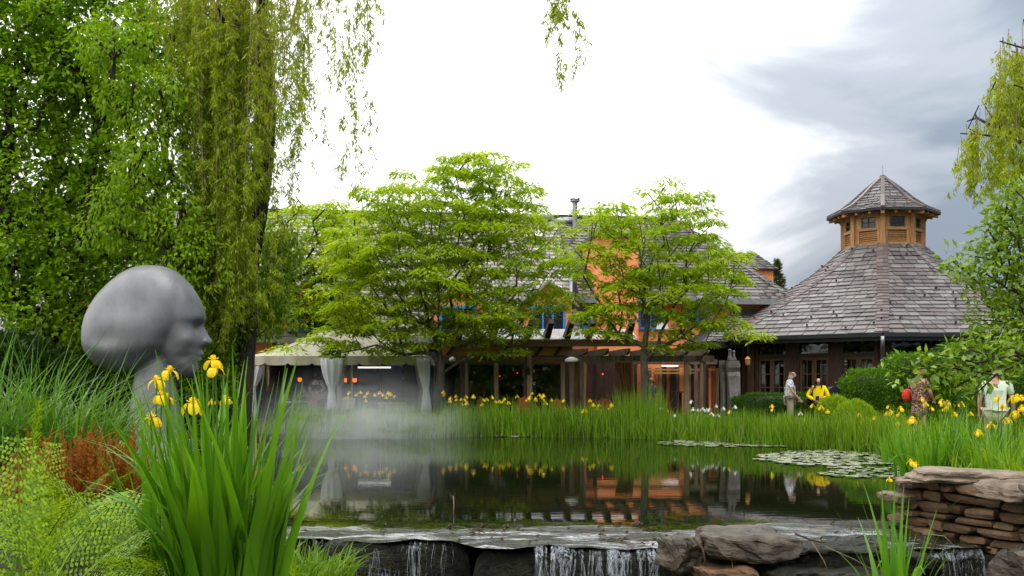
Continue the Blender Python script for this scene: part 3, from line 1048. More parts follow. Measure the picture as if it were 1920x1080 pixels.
# gabled dormers in the low sweep
for (xl, xr, ya, yb, yw, lab) in ((985, 1072, 532, 625, 573, 0), (815, 905, 530, 625, 573, 0), (530, 625, 528, 632, 575, 0), (130, 250, 520, 640, 585, 0)):
    v = -0.7
    a, b = Bu(xl, v), Bu(xr, v)
    xm = (xl + xr) / 2
    za, zb = Bz(xm, ya, v), ZL - 0.25
    ze = Bz(xm, yw - 5, v)
    um = (a + b) / 2
    f = MB()
    back = 5.0
    f.add([B(a, v, zb), B(b, v, zb), B(b, v, ze), B(um, v, za), B(a, v, ze), B(a, back, zb), B(b, back, zb), B(b, back, ze), B(um, back, za), B(a, back, ze)],
          [(0, 1, 2, 3, 4), (1, 6, 7, 2), (5, 0, 4, 9), (9, 8, 7, 6, 5)])
    dm = f.build('dormer', M['orange'], hall)
    r = MB()
    for s, e in ((-1, a), (1, b)):
        ex = e + s * 0.22
        ez = ze - 0.22 * (za - ze) / abs(um - e)
        r.hexa([B(um, v - 0.2, za + 0.02), B(ex, v - 0.2, ez + 0.02), B(ex, back, ez + 0.02), B(um, back, za + 0.02), B(um, v - 0.2, za + 0.14), B(ex, v - 0.2, ez + 0.14), B(ex, back, ez + 0.14), B(um, back, za + 0.14)])
    r.build('dormer_roof', M['slate_sky_sheen'], dm)
    pw = window(um - (b - a) * 0.40, um + (b - a) * 0.36, Bz(xm, 617, v), Bz(xm, yw, v), v - 0.002, hall, nx=3, nz=2)
# blue doors and panelling under the low eave, in the tent's shade
for k in range(14):
    x = 480 + k * 24
    if x > 800:
        break
    ua, ub = Bu(x, -0.03), Bu(x + 17, -0.03)
    pw = window(ua, ub, 0.15, 2.5, -0.005, hall, nx=1, nz=3, frame='navy')
for (px, py, h) in ((1078, 373, 2.2),):
    Yp = B(Bu(px, 4.0), 4.0, 0).y
    base = P(px, 437, Yp)
    t = MB().tube([base, base + Vector((0, 0, WZ(380, Yp) - base.z))], 0.11, 10)
    t.lathe((base.x, base.y, WZ(380, Yp)), [(0.13, 0), (0.21, 0.05), (0.21, 0.1), (0.15, 0.12), (0.22, 0.14), (0.19, 0.2)], 12)
    t.build('flue_pipe', M['zinc'], hall, smooth=False)
for (px, py, r) in ((1060, 411, 0.7), (1004, 404, 0.75)):
    Yp = B(Bu(px, 4.8), 4.8, 0).y
    c = P(px, py + 4, Yp)
    MB().lathe((c.x, c.y, c.z - 0.15), [(r, 0), (r, 0.12), (r * 0.85, 0.22), (r * 0.4, 0.3)], 14).build('roof_vent', M['zinc'], hall, smooth=True)
Yd = B(Bu(1071, 0.6), 0.6, 0).y
MB().tube([P(1070, 470, Yd + 2), P(1071, 520, Yd), P(1071, 615, Yd - 1.4)], 0.07, 6).build('downpipe', M['zinc'], hall)
sk = MB()
for (x0, x1, y0, y1) in ((985, 1017, 430, 444),):
    v = 3.4
    a, b = Bu(x0, v), Bu(x1, v)
    z0, z1 = Bz(1000, y1, v), Bz(1000, y0, v)
    sk.hexa([B(a, v - 0.25, z0), B(b, v - 0.25, z0), B(b, v + 0.3, z0), B(a, v + 0.3, z0), B(a, v - 0.1, z1), B(b, v - 0.1, z1), B(b, v + 0.4, z1), B(a, v + 0.4, z1)])
sk.build('skylight', M['white'], hall)
Yx = 37.6
MB().hexa([P(1230, 617, Yx), P(1254, 617, Yx), P(1254, 617, Yx + .5), P(1230, 617, Yx + .5), P(1233, 605, Yx), P(1251, 605, Yx), P(1251, 605, Yx + .5), P(1233, 605, Yx + .5)]).build('vent_hood', M['white'], hall)
# rear wing: slate gable seen past the hip
rw = MB()
x0, x1, v = 1355, 1419, 12.0
a, b = Bu(x0, v), Bu(x1, v)
z0, z1 = Bz(1385, 512, v), Bz(1385, 474, v)
ft = (B(a, v - 2.0, z0), B(b + 0.35, v - 2.0, z0), B(b - 0.1, v, z1), B(a, v, z1))
rw.add(ft, [(0, 1, 2, 3)])
rw.add([B(b - 0.1, v, z1), B(b + 0.35, v - 2.0, z0), B(b + 0.35, v + 2.0, z0)], [(0, 1, 2)])
rw.build('rear_roof', M['underlay'], hall)
add_slates(slates_on(ft, 0.24, 0.5), hall, M['slate'], name='rear_slate', single=0)
MB().hexa([B(a, v - 1.7, 3), B(b + .2, v - 1.7, 3), B(b + .2, v + 1.7, 3), B(a, v + 1.7, 3), B(a, v - 1.7, z0 - .02), B(b + .2, v - 1.7, z0 - .02), B(b + .2, v + 1.7, z0 - .02), B(a, v + 1.7, z0 - .02)]).build('rear_wall', M['orange'], hall)
# lower lean-to roof between hall and pavilion
lr = thing('link_roof', 'low slate lean-to roof joining the orange building to the pavilion', 'roof', B(-1, -2, 0.1))
lt = (B(-4.0, -2.6, 2.95), B(-0.9, -2.6, 2.95), B(-0.9, -0.05, 4.15), B(-2.0, -0.05, 4.15))
MB().add(lt, [(0, 1, 2, 3)]).add([B(-4.0, -2.6, 2.95), B(-2.0, -0.05, 4.15), B(-4.0, -0.05, 2.95)], [(0, 1, 2)]).build('roof', M['underlay'], lr)
add_slates(slates_on(lt, 0.24, 0.5), lr, M['slate'], single=70, key=lambda q: -q[0].z)
MB().beam(B(-4.1, -2.65, 2.86), B(-0.9, -2.65, 2.86), 0.1, 0.2).beam(B(-2.05, -0.1, 4.22), B(-0.6, -0.1, 4.22), 0.1, 0.25).build('fascia', M['gutter'], lr)
lw = MB()
wallbox(lw, -3.9, -0.9, 0.05, 2.8, v=-0.6, th=0.2)
for uu in (-3.9, -2.4, -1.1):
    lw.hexa([B(uu, -2.5, .05), B(uu + .18, -2.5, .05), B(uu + .18, -2.3, .05), B(uu, -2.3, .05), B(uu, -2.5, 2.8), B(uu + .18, -2.5, 2.8), B(uu + .18, -2.3, 2.8), B(uu, -2.3, 2.8)])
lw.build('wall', M['dark_wood'], lr)

# ---------------------------------------------------------------- party tent
TY0, TY1 = 33.2, 36.6
tx0, tx1 = WX(452, TY0), WX(806, TY0)
zev = WZ(668, TY0)
tent = thing('party_tent', 'cream canvas party tent with scalloped edge and tied white curtains', 'tent', ((tx0 + tx1) / 2, TY0, 0.12))
zpk = WZ(620, 35)
xa, xb = tx0 + 2.3, tx1 - 2.3
ym = (TY0 + TY1) / 2
cn = MB()
NXC = 14


def cpt(a, b, t, s):
    """a roof panel point, the cloth hanging slightly between its edges"""
    p = a.lerp(b, t)
    return p - Vector((0, 0, 0.14 * math.sin(math.pi * t) * s))


def panel(l0, r0, l1, r1, nx, nz=6):
    b = len(cn.v)
    for j in range(nz + 1):
        for i in range(nx + 1):
            s = i / nx
            cn.v.append(tuple(cpt(l0.lerp(r0, s), l1.lerp(r1, s), j / nz, 1.0 + 0.25 * math.cos(s * 12))))
    for j in range(nz):
        for i in range(nx):
            k = b + j * (nx + 1) + i
            cn.f.append((k, k + 1, k + nx + 2, k + nx + 1))
            cn.mi.append(0)


c00, c10, c11, c01 = Vector((tx0, TY0, zev)), Vector((tx1, TY0, zev)), Vector((tx1, TY1, zev)), Vector((tx0, TY1, zev))
pa, pb = Vector((xa, ym, zpk)), Vector((xb, ym, zpk))
panel(c00, c10, pa, pb, 14)
panel(c10, c11, pb, pb + Vector((0, .01, 0)), 6)
panel(c11, c01, pb, pa, 14)
panel(c01, c00, pa + Vector((0, .01, 0)), pa, 6)
cn.build('canopy', M['canvas'], tent, smooth=True)
va = MB()
for (p, q) in ((c00, c10), (c10, c11), (c01, c00)):
    n = 8 if p is c00 else 6
    d = (q - p)
    nrm = Vector((d.y, -d.x, 0)).normalized()
    m = n * 10
    b = len(va.v)
    for i in range(m + 1):
        t = i / m
        ph_ = (t * n) % 1.0
        dip = 0.24 + 0.07 * math.sqrt(max(0.0, 1 - (2 * ph_ - 1) ** 4)) - 0.015
        o_ = nrm * (0.03 + 0.035 * math.sin(t * 31) + 0.02 * math.sin(t * 77))
        va.v.append(tuple(p + d * t + nrm * 0.004 + Vector((0, 0, 0.01))))
        va.v.append(tuple(p + d * t + o_ - Vector((0, 0, dip))))
    for i in range(m):
        k = b + 2 * i
        va.f.append((k, k + 1, k + 3, k + 2))
        va.mi.append(0)
va.build('valance', M['canvas'], tent, smooth=True)
for (x, y) in ((tx0 + .1, TY0 + .1), (WX(622, TY0), TY0 + .12), (tx1 - .1, TY0 + .1), (tx0 + .1, TY1), (tx1 - .1, TY1), ((tx0 + tx1) / 2, TY1)):
    MB().tube([(x, y, 0.1), (x, y, zev - 0.02)], 0.035, 8).build('tent_pole', M['white'], tent)


def curtain(px, Y, ztop, zbot, wtop, wtie, wbot, ztie, lean, m, phase=0.0):
    c = MB()
    n = 40
    prof_ = []
    H = ztop - zbot
    for j in range(19):
        t = j / 18
        z = ztop - H * t
        if z > ztie:
            k = (ztop - z) / (ztop - ztie)
            wv = wtop + (wtie - wtop) * (k ** 2.2)
            sh = lean * k ** 1.5
        else:
            k = (ztie - z) / (ztie - zbot)
            wv = wtie + (wbot - wtie) * (k ** 0.7)
            sh = lean + 0.12 * abs(lean) * k
        prof_.append((wv, z, sh))
    x0 = WX(px, Y)
    for (wv, z, sh) in prof_:
        for i in range(n):
            a = 2 * math.pi * i / n
            r = 1 + 0.17 * math.sin(9 * a + phase + z * 0.4) + 0.07 * math.sin(17 * a + 1.3 * z)
            c.v.append((x0 + sh + wv / 2 * r * math.cos(a), Y + 0.28 * wv * r * math.sin(a), z + (0.02 * math.sin(5 * a) if z < zbot + .05 else 0)))
    for j in range(18):
        for i in range(n):
            i2 = (i + 1) % n
            c.f.append((j * n + i, (j + 1) * n + i, (j + 1) * n + i2, j * n + i2))
            c.mi.append(0)
    return c


for (px, Y, wt, wb, le) in ((463, TY0 - .02, .50, .32, -.12), (622, TY0 - .02, .64, .36, 0.0), (793, TY0 - .02, .38, .36, .10), (482, TY1 - .6, .5, .3, -.15), (786, TY1 - .8, .3, .25, .08), (640, TY1 - 1.2, .3, .2, -.06)):
    cu = curtain(px, Y, zev - 0.06, 0.14, wt, 0.15, wb, 1.28, le, M['voile'], px).build('curtain', M['voile'], tent, smooth=True)
    if Y < TY0:
        x0 = WX(px, Y)
        MB().lathe((x0 + le, Y, 1.25), [(0.09, 0), (0.095, 0.05), (0.09, 0.09)], 14, sx=1, sy=.6).build('tie_band', M['voile'], cu)
tb = MB()
lit = M['lit'] = mat('lit', [(0.9, 0.9, 0.88), (1, 1, 1)], 0.4, bump=0, emis=((1, 0.97, 0.9), 0.9))
glow = M['glow'] = mat('glow', [(0.9, 0.2, 0.03), (1, 0.3, 0.05)], 0.4, bump=0, emis=((1, 0.16, 0.01), 1.6))
led = M['led'] = mat('led', [(0.9, 0.05, 0.03), (1, 0.05, 0.05)], 0.4, bump=0, emis=((1, 0.03, 0.02), 6.0))
o = MB().box(P(702, 689, 35.6), (1.15, 0.1, 0.06)).build('fluorescent_tube', lit, None, loc=P(702, 689, 35.6))
tag(o, 'white tube light glowing under the tent roof', 'light')
for k, (px, py, s) in enumerate(((562, 712, .13), (648, 713, .09), (665, 713, .14))):
    c = P(px, py, 36.62)
    l = thing('wall_lamp', ['orange wall lamp glowing behind the waiter inside the tent', 'smaller orange wall lamp just right of the middle white curtain', 'wider orange wall lamp deeper inside the tent than the middle curtain'][k], 'lamp', c, 'small orange lamps on the wall inside the tent')
    MB().lathe((c.x, c.y, c.z - .07), [(s * .35, 0), (s * .55, 0.08), (s * .5, 0.14)], 10).build('shade', glow, l)
    MB().box((c.x, c.y + .12, c.z), (.06, .14, .1)).build('bracket', M['iron'], l)
# back lining of the tent and the dining tables
bk = thing('tent_back_panel', 'dark blue panelled screen closing the back of the tent', 'screen', (WX(630, 36.8), 36.82, 0.1))
for k in range(8):
    x = tx0 + 0.4 + k * 0.82
    MB().box((x, 36.82, 1.35), (0.78, 0.05, 2.5)).box((x, 36.78, 1.35), (0.62, 0.02, 2.2)).build('panel', M['navy'] if k % 3 else M['black'], bk)


def table(px, Y, r, label, m='cloth_white', h=0.75):
    x = WX(px, Y)
    z0 = gz(x, Y)
    t = thing('table', label, 'table', (x, Y, z0))
    MB().lathe((x, Y, z0 + h - 0.04), [(r, 0), (r, 0.04)], 18).build('table_top', M[m], t)
    MB().lathe((x, Y, z0), [(0.25, 0), (0.05, 0.05), (0.045, h - 0.05)], 10).build('pedestal', M['iron'], t)
    return t


table(552, 34.9, 0.45, 'round table with glasses where the diners sit in the tent')
for k, px in enumerate((548, 553, 558)):
    c = Vector((WX(px, 34.85), 34.85, 0.12 + .75))
    o = MB().lathe(c, [(.035, 0), (.008, .01), (.008, .09), (.04, .12), (.035, .2)], 8).build('wine_glass', M['clear_glass'], None, loc=c)
    tag(o, 'small stemmed glass standing on the round table in the tent', 'glass', 'glasses on the tent table')
table(1276, 36.0, 0.33, 'tall dark round bar table under the pergola', 'dark_wood', 1.05)
table(735, 34.9, 0.5, 'round table in the right half of the tent behind the mist')


def chair(px, Y, rz, label, m='red_wood', group=None):
    x = WX(px, Y)
    z0 = gz(x, Y)
    t = thing('chair', label, 'chair', (x, Y, z0), group)
    co, si = math.cos(rz), math.sin(rz)

    def L(a, b, z):
        return (x + a * co - b * si, Y + a * si + b * co, z0 + z)
    MB().box(L(0, 0, .45), (.44, .42, .04), rz).build('seat', M[m], t)
    for sx in (-1, 1):
        MB().tube([L(sx * .19, -.18, .43), L(sx * .2, -.2, 0)], .016, 6).build('leg', M[m], t)
        MB().tube([L(sx * .19, .18, .43), L(sx * .2, .22, 0)], .016, 6).build('leg', M[m], t)
    bk_ = MB()
    n = 10
    for i in range(n + 1):
        a = math.pi * (0.12 + 0.76 * i / n)
        e = L(.24 * math.cos(a), .12 + .12 * math.sin(a), 0.88 - .1 * abs(math.cos(a)))
        s_ = L(.23 * math.cos(a), .10 + .12 * math.sin(a), 0.47)
        e2 = L(.265 * math.cos(a), .14 + .12 * math.sin(a), 0.88 - .1 * abs(math.cos(a)))
        s2 = L(.255 * math.cos(a), .12 + .12 * math.sin(a), 0.47)
        bk_.v += [e, s_, e2, s2]
    for i in range(n):
        k = 4 * i
        bk_.f += [(k, k + 1, k + 5, k + 4), (k + 2, k + 6, k + 7, k + 3), (k, k + 4, k + 6, k + 2)]
        bk_.mi += [0, 0, 0]
    bk_.build('backrest', M[m], t)


chair(1048, 33.9, 0.2, 'rust brown round-backed chair in front of the last tall window pane')
chair(1098, 33.2, -0.3, 'rust brown round-backed chair beside the first pergola post')
chair(1135, 33.4, 2.9, 'rust brown round-backed chair near the tied brown drape')
chair(985, 34.0, 0.1, 'rust brown chair below the wall lantern on the window post')
chair(905, 34.0, -0.2, 'rust brown chair in front of the double window post')
chair(652, 34.4, 0.1, 'pale round-backed chair half lost in the mist', 'white')

# ---------------------------------------------------------------- glazed veranda
VY = 35.0
ver = thing('glazed_veranda', 'timber veranda with tall glass panes and an ochre boarded gable strip', 'veranda', (WX(940, VY), VY, 0.12))
zb0, zb1, zgt = WZ(680, VY), WZ(667, VY), WZ(681, VY)


def vbox(mb, x0, x1, y0, y1, Ya, Yb, Y=VY):
    a, b, c, d = WX(x0, Y), WX(x1, Y), WZ(y1, Y), WZ(y0, Y)
    return mb.hexa([(a, Ya, c), (b, Ya, c), (b, Yb, c), (a, Yb, c), (a, Ya, d), (b, Ya, d), (b, Yb, d), (a, Yb, d)])


vbox(MB(), 816, 986, 667, 680, VY - .08, VY + .12).build('beam', M['grey_wood'], ver)
vbox(MB(), 998, 1068, 669, 681, VY - .08, VY + .12).build('beam', M['beam_wood'], ver)
for (x0, x1, mm) in ((820, 830, 'post_wood'), (864, 870, 'grey_wood'), (871.5, 877.5, 'post_wood'), (927, 934, 'post_wood'), (983, 988, 'grey_wood'), (1052, 1059, 'post_wood')):
    vbox(MB(), x0, x1, 680.2, 797, VY - .05, VY + .06).build('post', M[mm], ver)
vbox(MB(), 988.3, 997.5, 650, 797, VY - .16, VY + .06).build('post', M['post_wood'], ver)
for (x0, x1) in ((830, 864), (877.5, 927), (934, 983), (997.5, 1052)):
    fr = vbox(vbox(vbox(MB(), x0, x1, 680.3, 683.5, VY - .03, VY + .03), x0, x1, 786, 797, VY - .03, VY + .03), x0, x0 + 1.6, 683.6, 785.9, VY - .03, VY + .03)
    vbox(fr, x1 - 1.6, x1, 683.6, 785.9, VY - .03, VY + .03)
    w_ = fr.build('window_frame', M['door_wood'], ver)
    vbox(MB(), x0 + 1.7, x1 - 1.7, 683.6, 785.9, VY - .006, VY + .006).build('pane', M['glass'], w_)
vbox(MB(), 816, 1070, 786, 800, VY + .07, VY + .1).build('sill_wall', M['dark_wood'], ver)
iw_ = MB()
vbox(iw_, 790, 1090, 655, 800, 37.6, 37.7, 37.6)
iw_.build('inner_wall', M['dark_wood'], ver)
vbox(MB(), 1000, 1005, 684, 740, 36.6, 36.65).build('blue_column', M['blue'], ver)
# ochre boards between the two beams, with dark slanting rafters across them
for k in range(9):
    x0 = 818 + k * 28.4
    if abs(x0 - 993) < 3:
        x0 += 2
    vbox(MB(), x0, x0 + 28, 650, 666.6, VY + .0, VY + .05).build('board', M['ochre'], ver)
for x in (843, 945, 1008, 1044):
    a = P(x - 4, 666.5, VY - .02)
    b = P(x + 8, 650.5, VY - .02)
    MB().beam(a, b, 0.12, 0.16, up=(0, 1, 0)).build('rafter', M['dark_wood'], ver)
UY = 34.5
vbox(MB(), 826, 1196, 637.5, 649.5, UY - .1, UY + .1, UY).build('header_beam', M['beam_wood'], ver)
vbox(MB(), 1190, 1262, 639, 648, UY + .25, UY + .4, UY).build('header_beam', M['grey_wood'], ver)
for x in (862, 893, 926, 992, 1028, 1066, 1106, 1141, 1180):
    p0, p1, p2 = P(x - 7, 640, UY + .25), P(x - 1, 625, UY - .25), P(x + 6, 602, UY - .9)
    b = MB()
    b.beam(p0, p1, 0.2, 0.24)
    b.beam(p1, p2, 0.2, 0.22, taper=0.85)
    b.build('tilted_rafter', M['dark_wood'], ver)
M['canopy_glass'] = mat('canopy_glass', [(0.35, 0.36, 0.36), (0.5, 0.5, 0.5)], 0.15, 3, bump=0.05, spec=0.6)
for k in range(9):
    x0 = 870 + k * 36
    a, b = WX(x0, UY), WX(x0 + 35.4, UY)
    MB().hexa([(a, UY - .2, WZ(636.5, UY)), (b, UY - .2, WZ(636.5, UY)), (b, UY + 1.2, WZ(618, UY + 1.2)), (a, UY + 1.2, WZ(618, UY + 1.2)),
               (a, UY - .2, WZ(635.5, UY)), (b, UY - .2, WZ(635.5, UY)), (b, UY + 1.2, WZ(617, UY + 1.2)), (a, UY + 1.2, WZ(617, UY + 1.2))]).build('canopy_pane', M['canopy_glass'], ver)
lid_ = MB()
vbox(lid_, 812, 1075, 649.6, 650.2, VY - .2, 38.2)
lid_.build('ceiling', M['dark_wood'], ver)
# lantern on the post, red pilot lights
ln = thing('wall_lantern', 'small dark iron lantern fixed to the broad window post', 'lantern', P(990.5, 696, VY - .26))
c = org(ln)
MB().lathe((c.x, c.y, c.z - .11), [(.05, 0), (.065, .02), (.065, .16), (.08, .17), (.02, .24)], 6).build('body', M['iron'], ln)
MB().tube([(c.x, c.y + .1, c.z + .16), (c.x, c.y, c.z + .2), (c.x, c.y, c.z + .12)], .012, 6).build('hook', M['iron'], ln)
for k, (px, py) in enumerate(((970, 699), (937, 705), (1130, 701))):
    c = P(px, py, 36.3 if k < 2 else 35.2)
    o = MB().lathe((c.x, c.y, c.z - .025), [(.008, 0), (.02, .009), (.02, .03), (.008, .04)], 8).build('pilot_light', led, None, loc=c)
    tag(o, ['brighter red pilot light behind the third glass pane', 'faint red pilot light low behind the third glass pane', 'red pilot light in the dark doorway beside the brown drape'][k], 'light')

# ---------------------------------------------------------------- lower pergola with drape
GY_ = 32.6
per = thing('pergola', 'weathered timber pergola with pointed rafters over the terrace', 'pergola', (WX(1200, GY_), GY_, 0.12))
vbox(MB(), 1066, 1338, 667, 678, GY_ - .09, GY_ + .09, GY_).build('beam', M['grey_wood'], per)
vbox(MB(), 1066, 1345, 674, 683, 36.1, 36.25, 36.1).build('beam', M['grey_wood'], per)
for (x0, x1, mm) in ((1068, 1077, 'grey_wood'), (1088, 1094, 'grey_wood'), (1094.4, 1098, 'post_wood'), (1283, 1292, 'post_wood'), (1313, 1318, 'post_wood'), (1318.3, 1322.5, 'grey_wood')):
    vbox(MB(), x0, x1, 678.2, 802, GY_ - .06, GY_ + .07, GY_).build('post', M[mm], per)
for (x0, x1) in ((1112, 1118), (1183, 1189), (1302, 1308)):
    vbox(MB(), x0, x1, 683.1, 792, 36.1, 36.22, 36.1).build('post', M['grey_wood'], per)
for x in (1101, 1140, 1180, 1220, 1257, 1290, 1326):
    a, b = P(x - 36, 667.6, GY_ + 1.6), P(x, 657.5, GY_ - .75)
    a.z, b.z = WZ(667, GY_) + .08, WZ(667, GY_) + .12
    bm_ = MB()
    d = (b - a)
    m1 = a + d * 0.86
    bm_.beam(a, m1, 0.13, 0.2)
    bm_.beam(m1, b + Vector((0, 0, .04)), 0.13, 0.19, taper=0.55)
    bm_.build('rafter', M['grey_wood'], per)
dr = MB()
n, hN = 26, 12
for j in range(hN + 1):
    t = j / hN
    z = WZ(679, GY_ + .4) - (WZ(679, GY_ + .4) - 0.3) * t
    x0 = WX(1152, GY_ + .4) + (WX(1178, GY_ + .4) - WX(1152, GY_ + .4)) * t ** 1.1
    x1 = WX(1187, GY_ + .4) + 0.0 * t
    for i in range(n + 1):
        s = i / n
        dr.v.append((x0 + (x1 - x0) * s, GY_ + .4 + .07 * math.sin(s * 34) * (1 - .5 * t) + .02 * math.sin(s * 71), z))
for j in range(hN):
    for i in range(n):
        k = j * (n + 1) + i
        dr.f.append((k, k + 1, k + n + 2, k + n + 1))
        dr.mi.append(0)
o = dr.build('drape', M['brown_drape'], None, loc=(WX(1170, 33), 33, 1.2), smooth=True)
tag(o, 'brown drape gathered to one side under the pergola beam', 'curtain')
dr2 = curtain(1078, GY_ + .3, WZ(679, GY_), 0.3, .22, .14, .2, 1.2, .0, None).build('drape', M['brown_drape'], None, loc=(WX(1078, 33), 33, 1.2), smooth=True)
tag(dr2, 'narrow brown drape bunched between the two first pergola posts', 'curtain')
# terrace wall of rust and brown planks behind the pergola
tw = thing('terrace_wall', 'rust red and brown plank wall lit behind the pergola', 'wall', (WX(1270, 37.6), 37.6, 0.12))
x = 1195.0
k = 0
while x < 1345:
    wv = [9, 6, 11, 7, 8, 5][k % 6]
    mm = ['red_wood', 'dark_wood', 'grey_wood', 'orange', 'red_wood', 'post_wood', 'dark_wood'][k % 7]
    vbox(MB(), x, x + wv - .3, 690 if k % 3 else 686, 790, 37.6 - .04 * (k % 3), 37.75, 37.6).build('plank', M[mm], tw)
    x += wv
    k += 1
for (x0, x1, y) in ((1212, 1340, 692), (1225, 1300, 698)):
    vbox(MB(), x0, x1, y, y + 2.6, 37.2, 37.4, 37.3).build('rail', M['ochre'], tw)
vbox(MB(), 1100, 1196, 683, 792, 37.9, 38.0, 37.9).build('back_panel', M['dark_wood'], tw)
c = P(1256, 686, 36.6)
tag(MB().box(c, (.6, .09, .05)).build('fluorescent_tube', lit, None, loc=c), 'white tube light glowing under the pergola above the plank wall', 'light')
st = MB().box((WX(1345, 32), 32.3, .12), (1.3, .8, .35)).build('step', M['plinth'], None, loc=(WX(1345, 32), 32.3, 0))
tag(st, 'pale concrete step beside the grey stele', 'step')
for k, (px, py) in enumerate(((848, 673), (1072, 674))):
    c = P(px, py, 34.7 if k == 0 else 32.2)
    o = MB().lathe((c.x, c.y, c.z - .08), [(.02, .16), (.1, .1), (.12, .03), (.09, 0)][::-1], 10, sx=1 if k == 0 else 1.9, sy=1, ).build('floodlight', M['white'], None, loc=c, smooth=True)
    tag(o, ['small round cream floodlight on the veranda beam', 'flat white flood lamp at the corner of the pergola beam'][k], 'light')

# ---------------------------------------------------------------- stele
SY = 31.6
ste = thing('stone_stele', 'tall grey stone stele with a scooped front beside the pavilion', 'sculpture', (WX(1375, SY), SY, 0.1))


def slab(x0, x1, ytop, Yf, depth, name, belly):
    s = MB()
    zt_, zb_ = WZ(ytop, SY), 0.0
    rows = 16
    for j in range(rows + 1):
        t = j / rows
        z = zb_ + (zt_ - zb_) * t
        k = math.sin(math.pi * min(1, max(0, (t - .05) / .85)))
        bul = belly * (0.5 + .5 * math.cos((t - .30) * 7)) * k
        rec = .07 * (1 if .82 < t < .90 else 0)
        a, b = WX(x0, SY) + .05 * k * (t > .15), WX(x1, SY)
        s.v += [(a, Yf - bul + rec, z), ((a + b) / 2, Yf - bul * 1.3 + rec - .03, z), (b, Yf - bul + rec, z), (b, Yf + depth, z), (a, Yf + depth, z)]
    for j in range(rows):
        for i in range(5):
            k = 5 * j
            s.f.append((k + i, k + (i + 1) % 5, k + 5 + (i + 1) % 5, k + 5 + i))
            s.mi.append(0)
    s.f += [tuple(range(5 * rows, 5 * rows + 5))]
    s.mi += [0]
    return s.build(name, M['stele'], ste)


slab(1364.5, 1388, 681, SY, .4, 'front_slab', .16)
slab(1356, 1364, 675, SY + .3, .35, 'rear_slab', .03)
tp = MB()
tp.box((WX(1376, SY), SY + .2, WZ(678, SY) - .02), (.36, .34, .1))
tp.box((WX(1375, SY), SY + .2, WZ(673, SY)), (.24, .2, .07))
tp.lathe((WX(1371, SY), SY + .2, WZ(672, SY)), [(.07, 0), (.05, .08), (.045, .2), (.06, .26), (.02, .31)], 8)
tp.lathe((WX(1379, SY), SY + .22, WZ(672, SY)), [(.05, 0), (.04, .1), (.03, .18), (.045, .22), (.015, .26)], 8)
tp.build('top_ornament', M['stele'], ste)

# ---------------------------------------------------------------- hanging lantern, bin, map board
lc = P(1402, 678, 32.6)
hl = thing('hanging_lantern', 'brass lantern hanging from the pavilion eave above the low hedge', 'lantern', lc)
MB().lathe((lc.x, lc.y, lc.z - .1), [(.03, -.04), (.07, 0), (.085, .17), (.1, .18), (.03, .26)], 6).build('body', M['ochre'], hl)
MB().tube([lc + Vector((0, 0, .14)), (lc.x, lc.y, 2.8)], .012, 5).build('chain', M['iron'], hl)
MB().box(lc - Vector((0, 0, .02)), (.09, .09, .1)).build('lantern_glass', M['clear_glass'], hl)
BX, BY_ = WX(1562, 30.2), 30.2
bn = thing('litter_bin', 'black litter bin with domed hood behind the yellow jacket', 'bin', (BX, BY_, gz(BX, BY_)))
z0 = gz(BX, BY_)
MB().box((BX, BY_, z0 + .45), (.34, .34, .9)).build('body', M['black'], bn)
hd = MB()
for (yy) in (-.17, .17):
    for i in range(9):
        a = math.pi * i / 8
        hd.v.append((BX + .175 * math.cos(a), BY_ + yy, z0 + 1.14 + .14 * math.sin(a)))
    hd.v += [(BX - .175, BY_ + yy, z0 + .94), (BX + .175, BY_ + yy, z0 + .94)]
n = 11
for i in range(n):
    if i in (3, 4):
        pass
    hd.f.append((i, (i + 1) % n, n + (i + 1) % n, n + i))
    hd.mi.append(0)
hd.f += [tuple(range(n - 1, -1, -1)), tuple(range(n, 2 * n))]
hd.mi += [0, 0]
hd.build('hood', M['black'], bn)
MB().box((BX, BY_, z0 + .92), (.38, .38, .05)).build('rim', M['black'], bn)
MB().box((BX, BY_ - .178, z0 + 1.05), (.22, .012, .13)).build('flap', M['gutter'], bn)
SX, SGY = WX(1586, 29.9), 29.9
z0 = gz(SX, SGY)
sg = thing('map_sign', 'wood framed map board hanging from a dark scroll-topped post', 'sign', (SX, SGY, z0))
sp_ = MB().tube([(SX, SGY, z0), (SX, SGY, 1.98)], .04, 8)
sp_.lathe((SX, SGY, 1.98), [(.05, 0), (.06, .05), (.03, .1), (.05, .14), (.01, .2)], 8)
for zz in (1.35, 1.7):
    sp_.lathe((SX, SGY, zz), [(.055, 0), (.055, .04)], 8)
sp_.build('post', M['iron'], sg)
sc = MB()
ax = WX(1604, SGY)
sc.tube([(SX, SGY, 1.72), ((SX + ax) / 2, SGY, 1.70), (ax + .16, SGY, 1.66)], .016, 6)
for (cx_, r0, r1) in ((SX + .14, .1, .02), (ax + .12, .09, .02)):
    sc.tube([(cx_ + (r0 + (r1 - r0) * i / 16) * math.cos(i * .55), SGY, 1.76 + (r0 + (r1 - r0) * i / 16) * math.sin(i * .55)) for i in range(17)], .012, 5)
for dx_ in (-.12, .12):
    sc.tube([(ax + dx_, SGY, 1.67), (ax + dx_, SGY, 1.55)], .007, 5)
sc.build('scroll_bracket', M['iron'], sg)
bw, bz0, bz1 = .165, WZ(739, SGY), WZ(713, SGY)
bf = MB()
for s in (-1, 1):
    bf.box((ax + s * (bw + .0), SGY, (bz0 + bz1) / 2), (.035, .035, bz1 - bz0), 0)
bf.box((ax, SGY, bz0 + .018), (2 * bw - .036, .034, .035)).box((ax, SGY, bz1 - .018), (2 * bw - .036, .034, .035))
fr = bf.build('board_frame', M['door_wood'], sg)
mm_, t, out = new_mat('map_print')
p = t.nodes.new('ShaderNodeBsdfPrincipled')
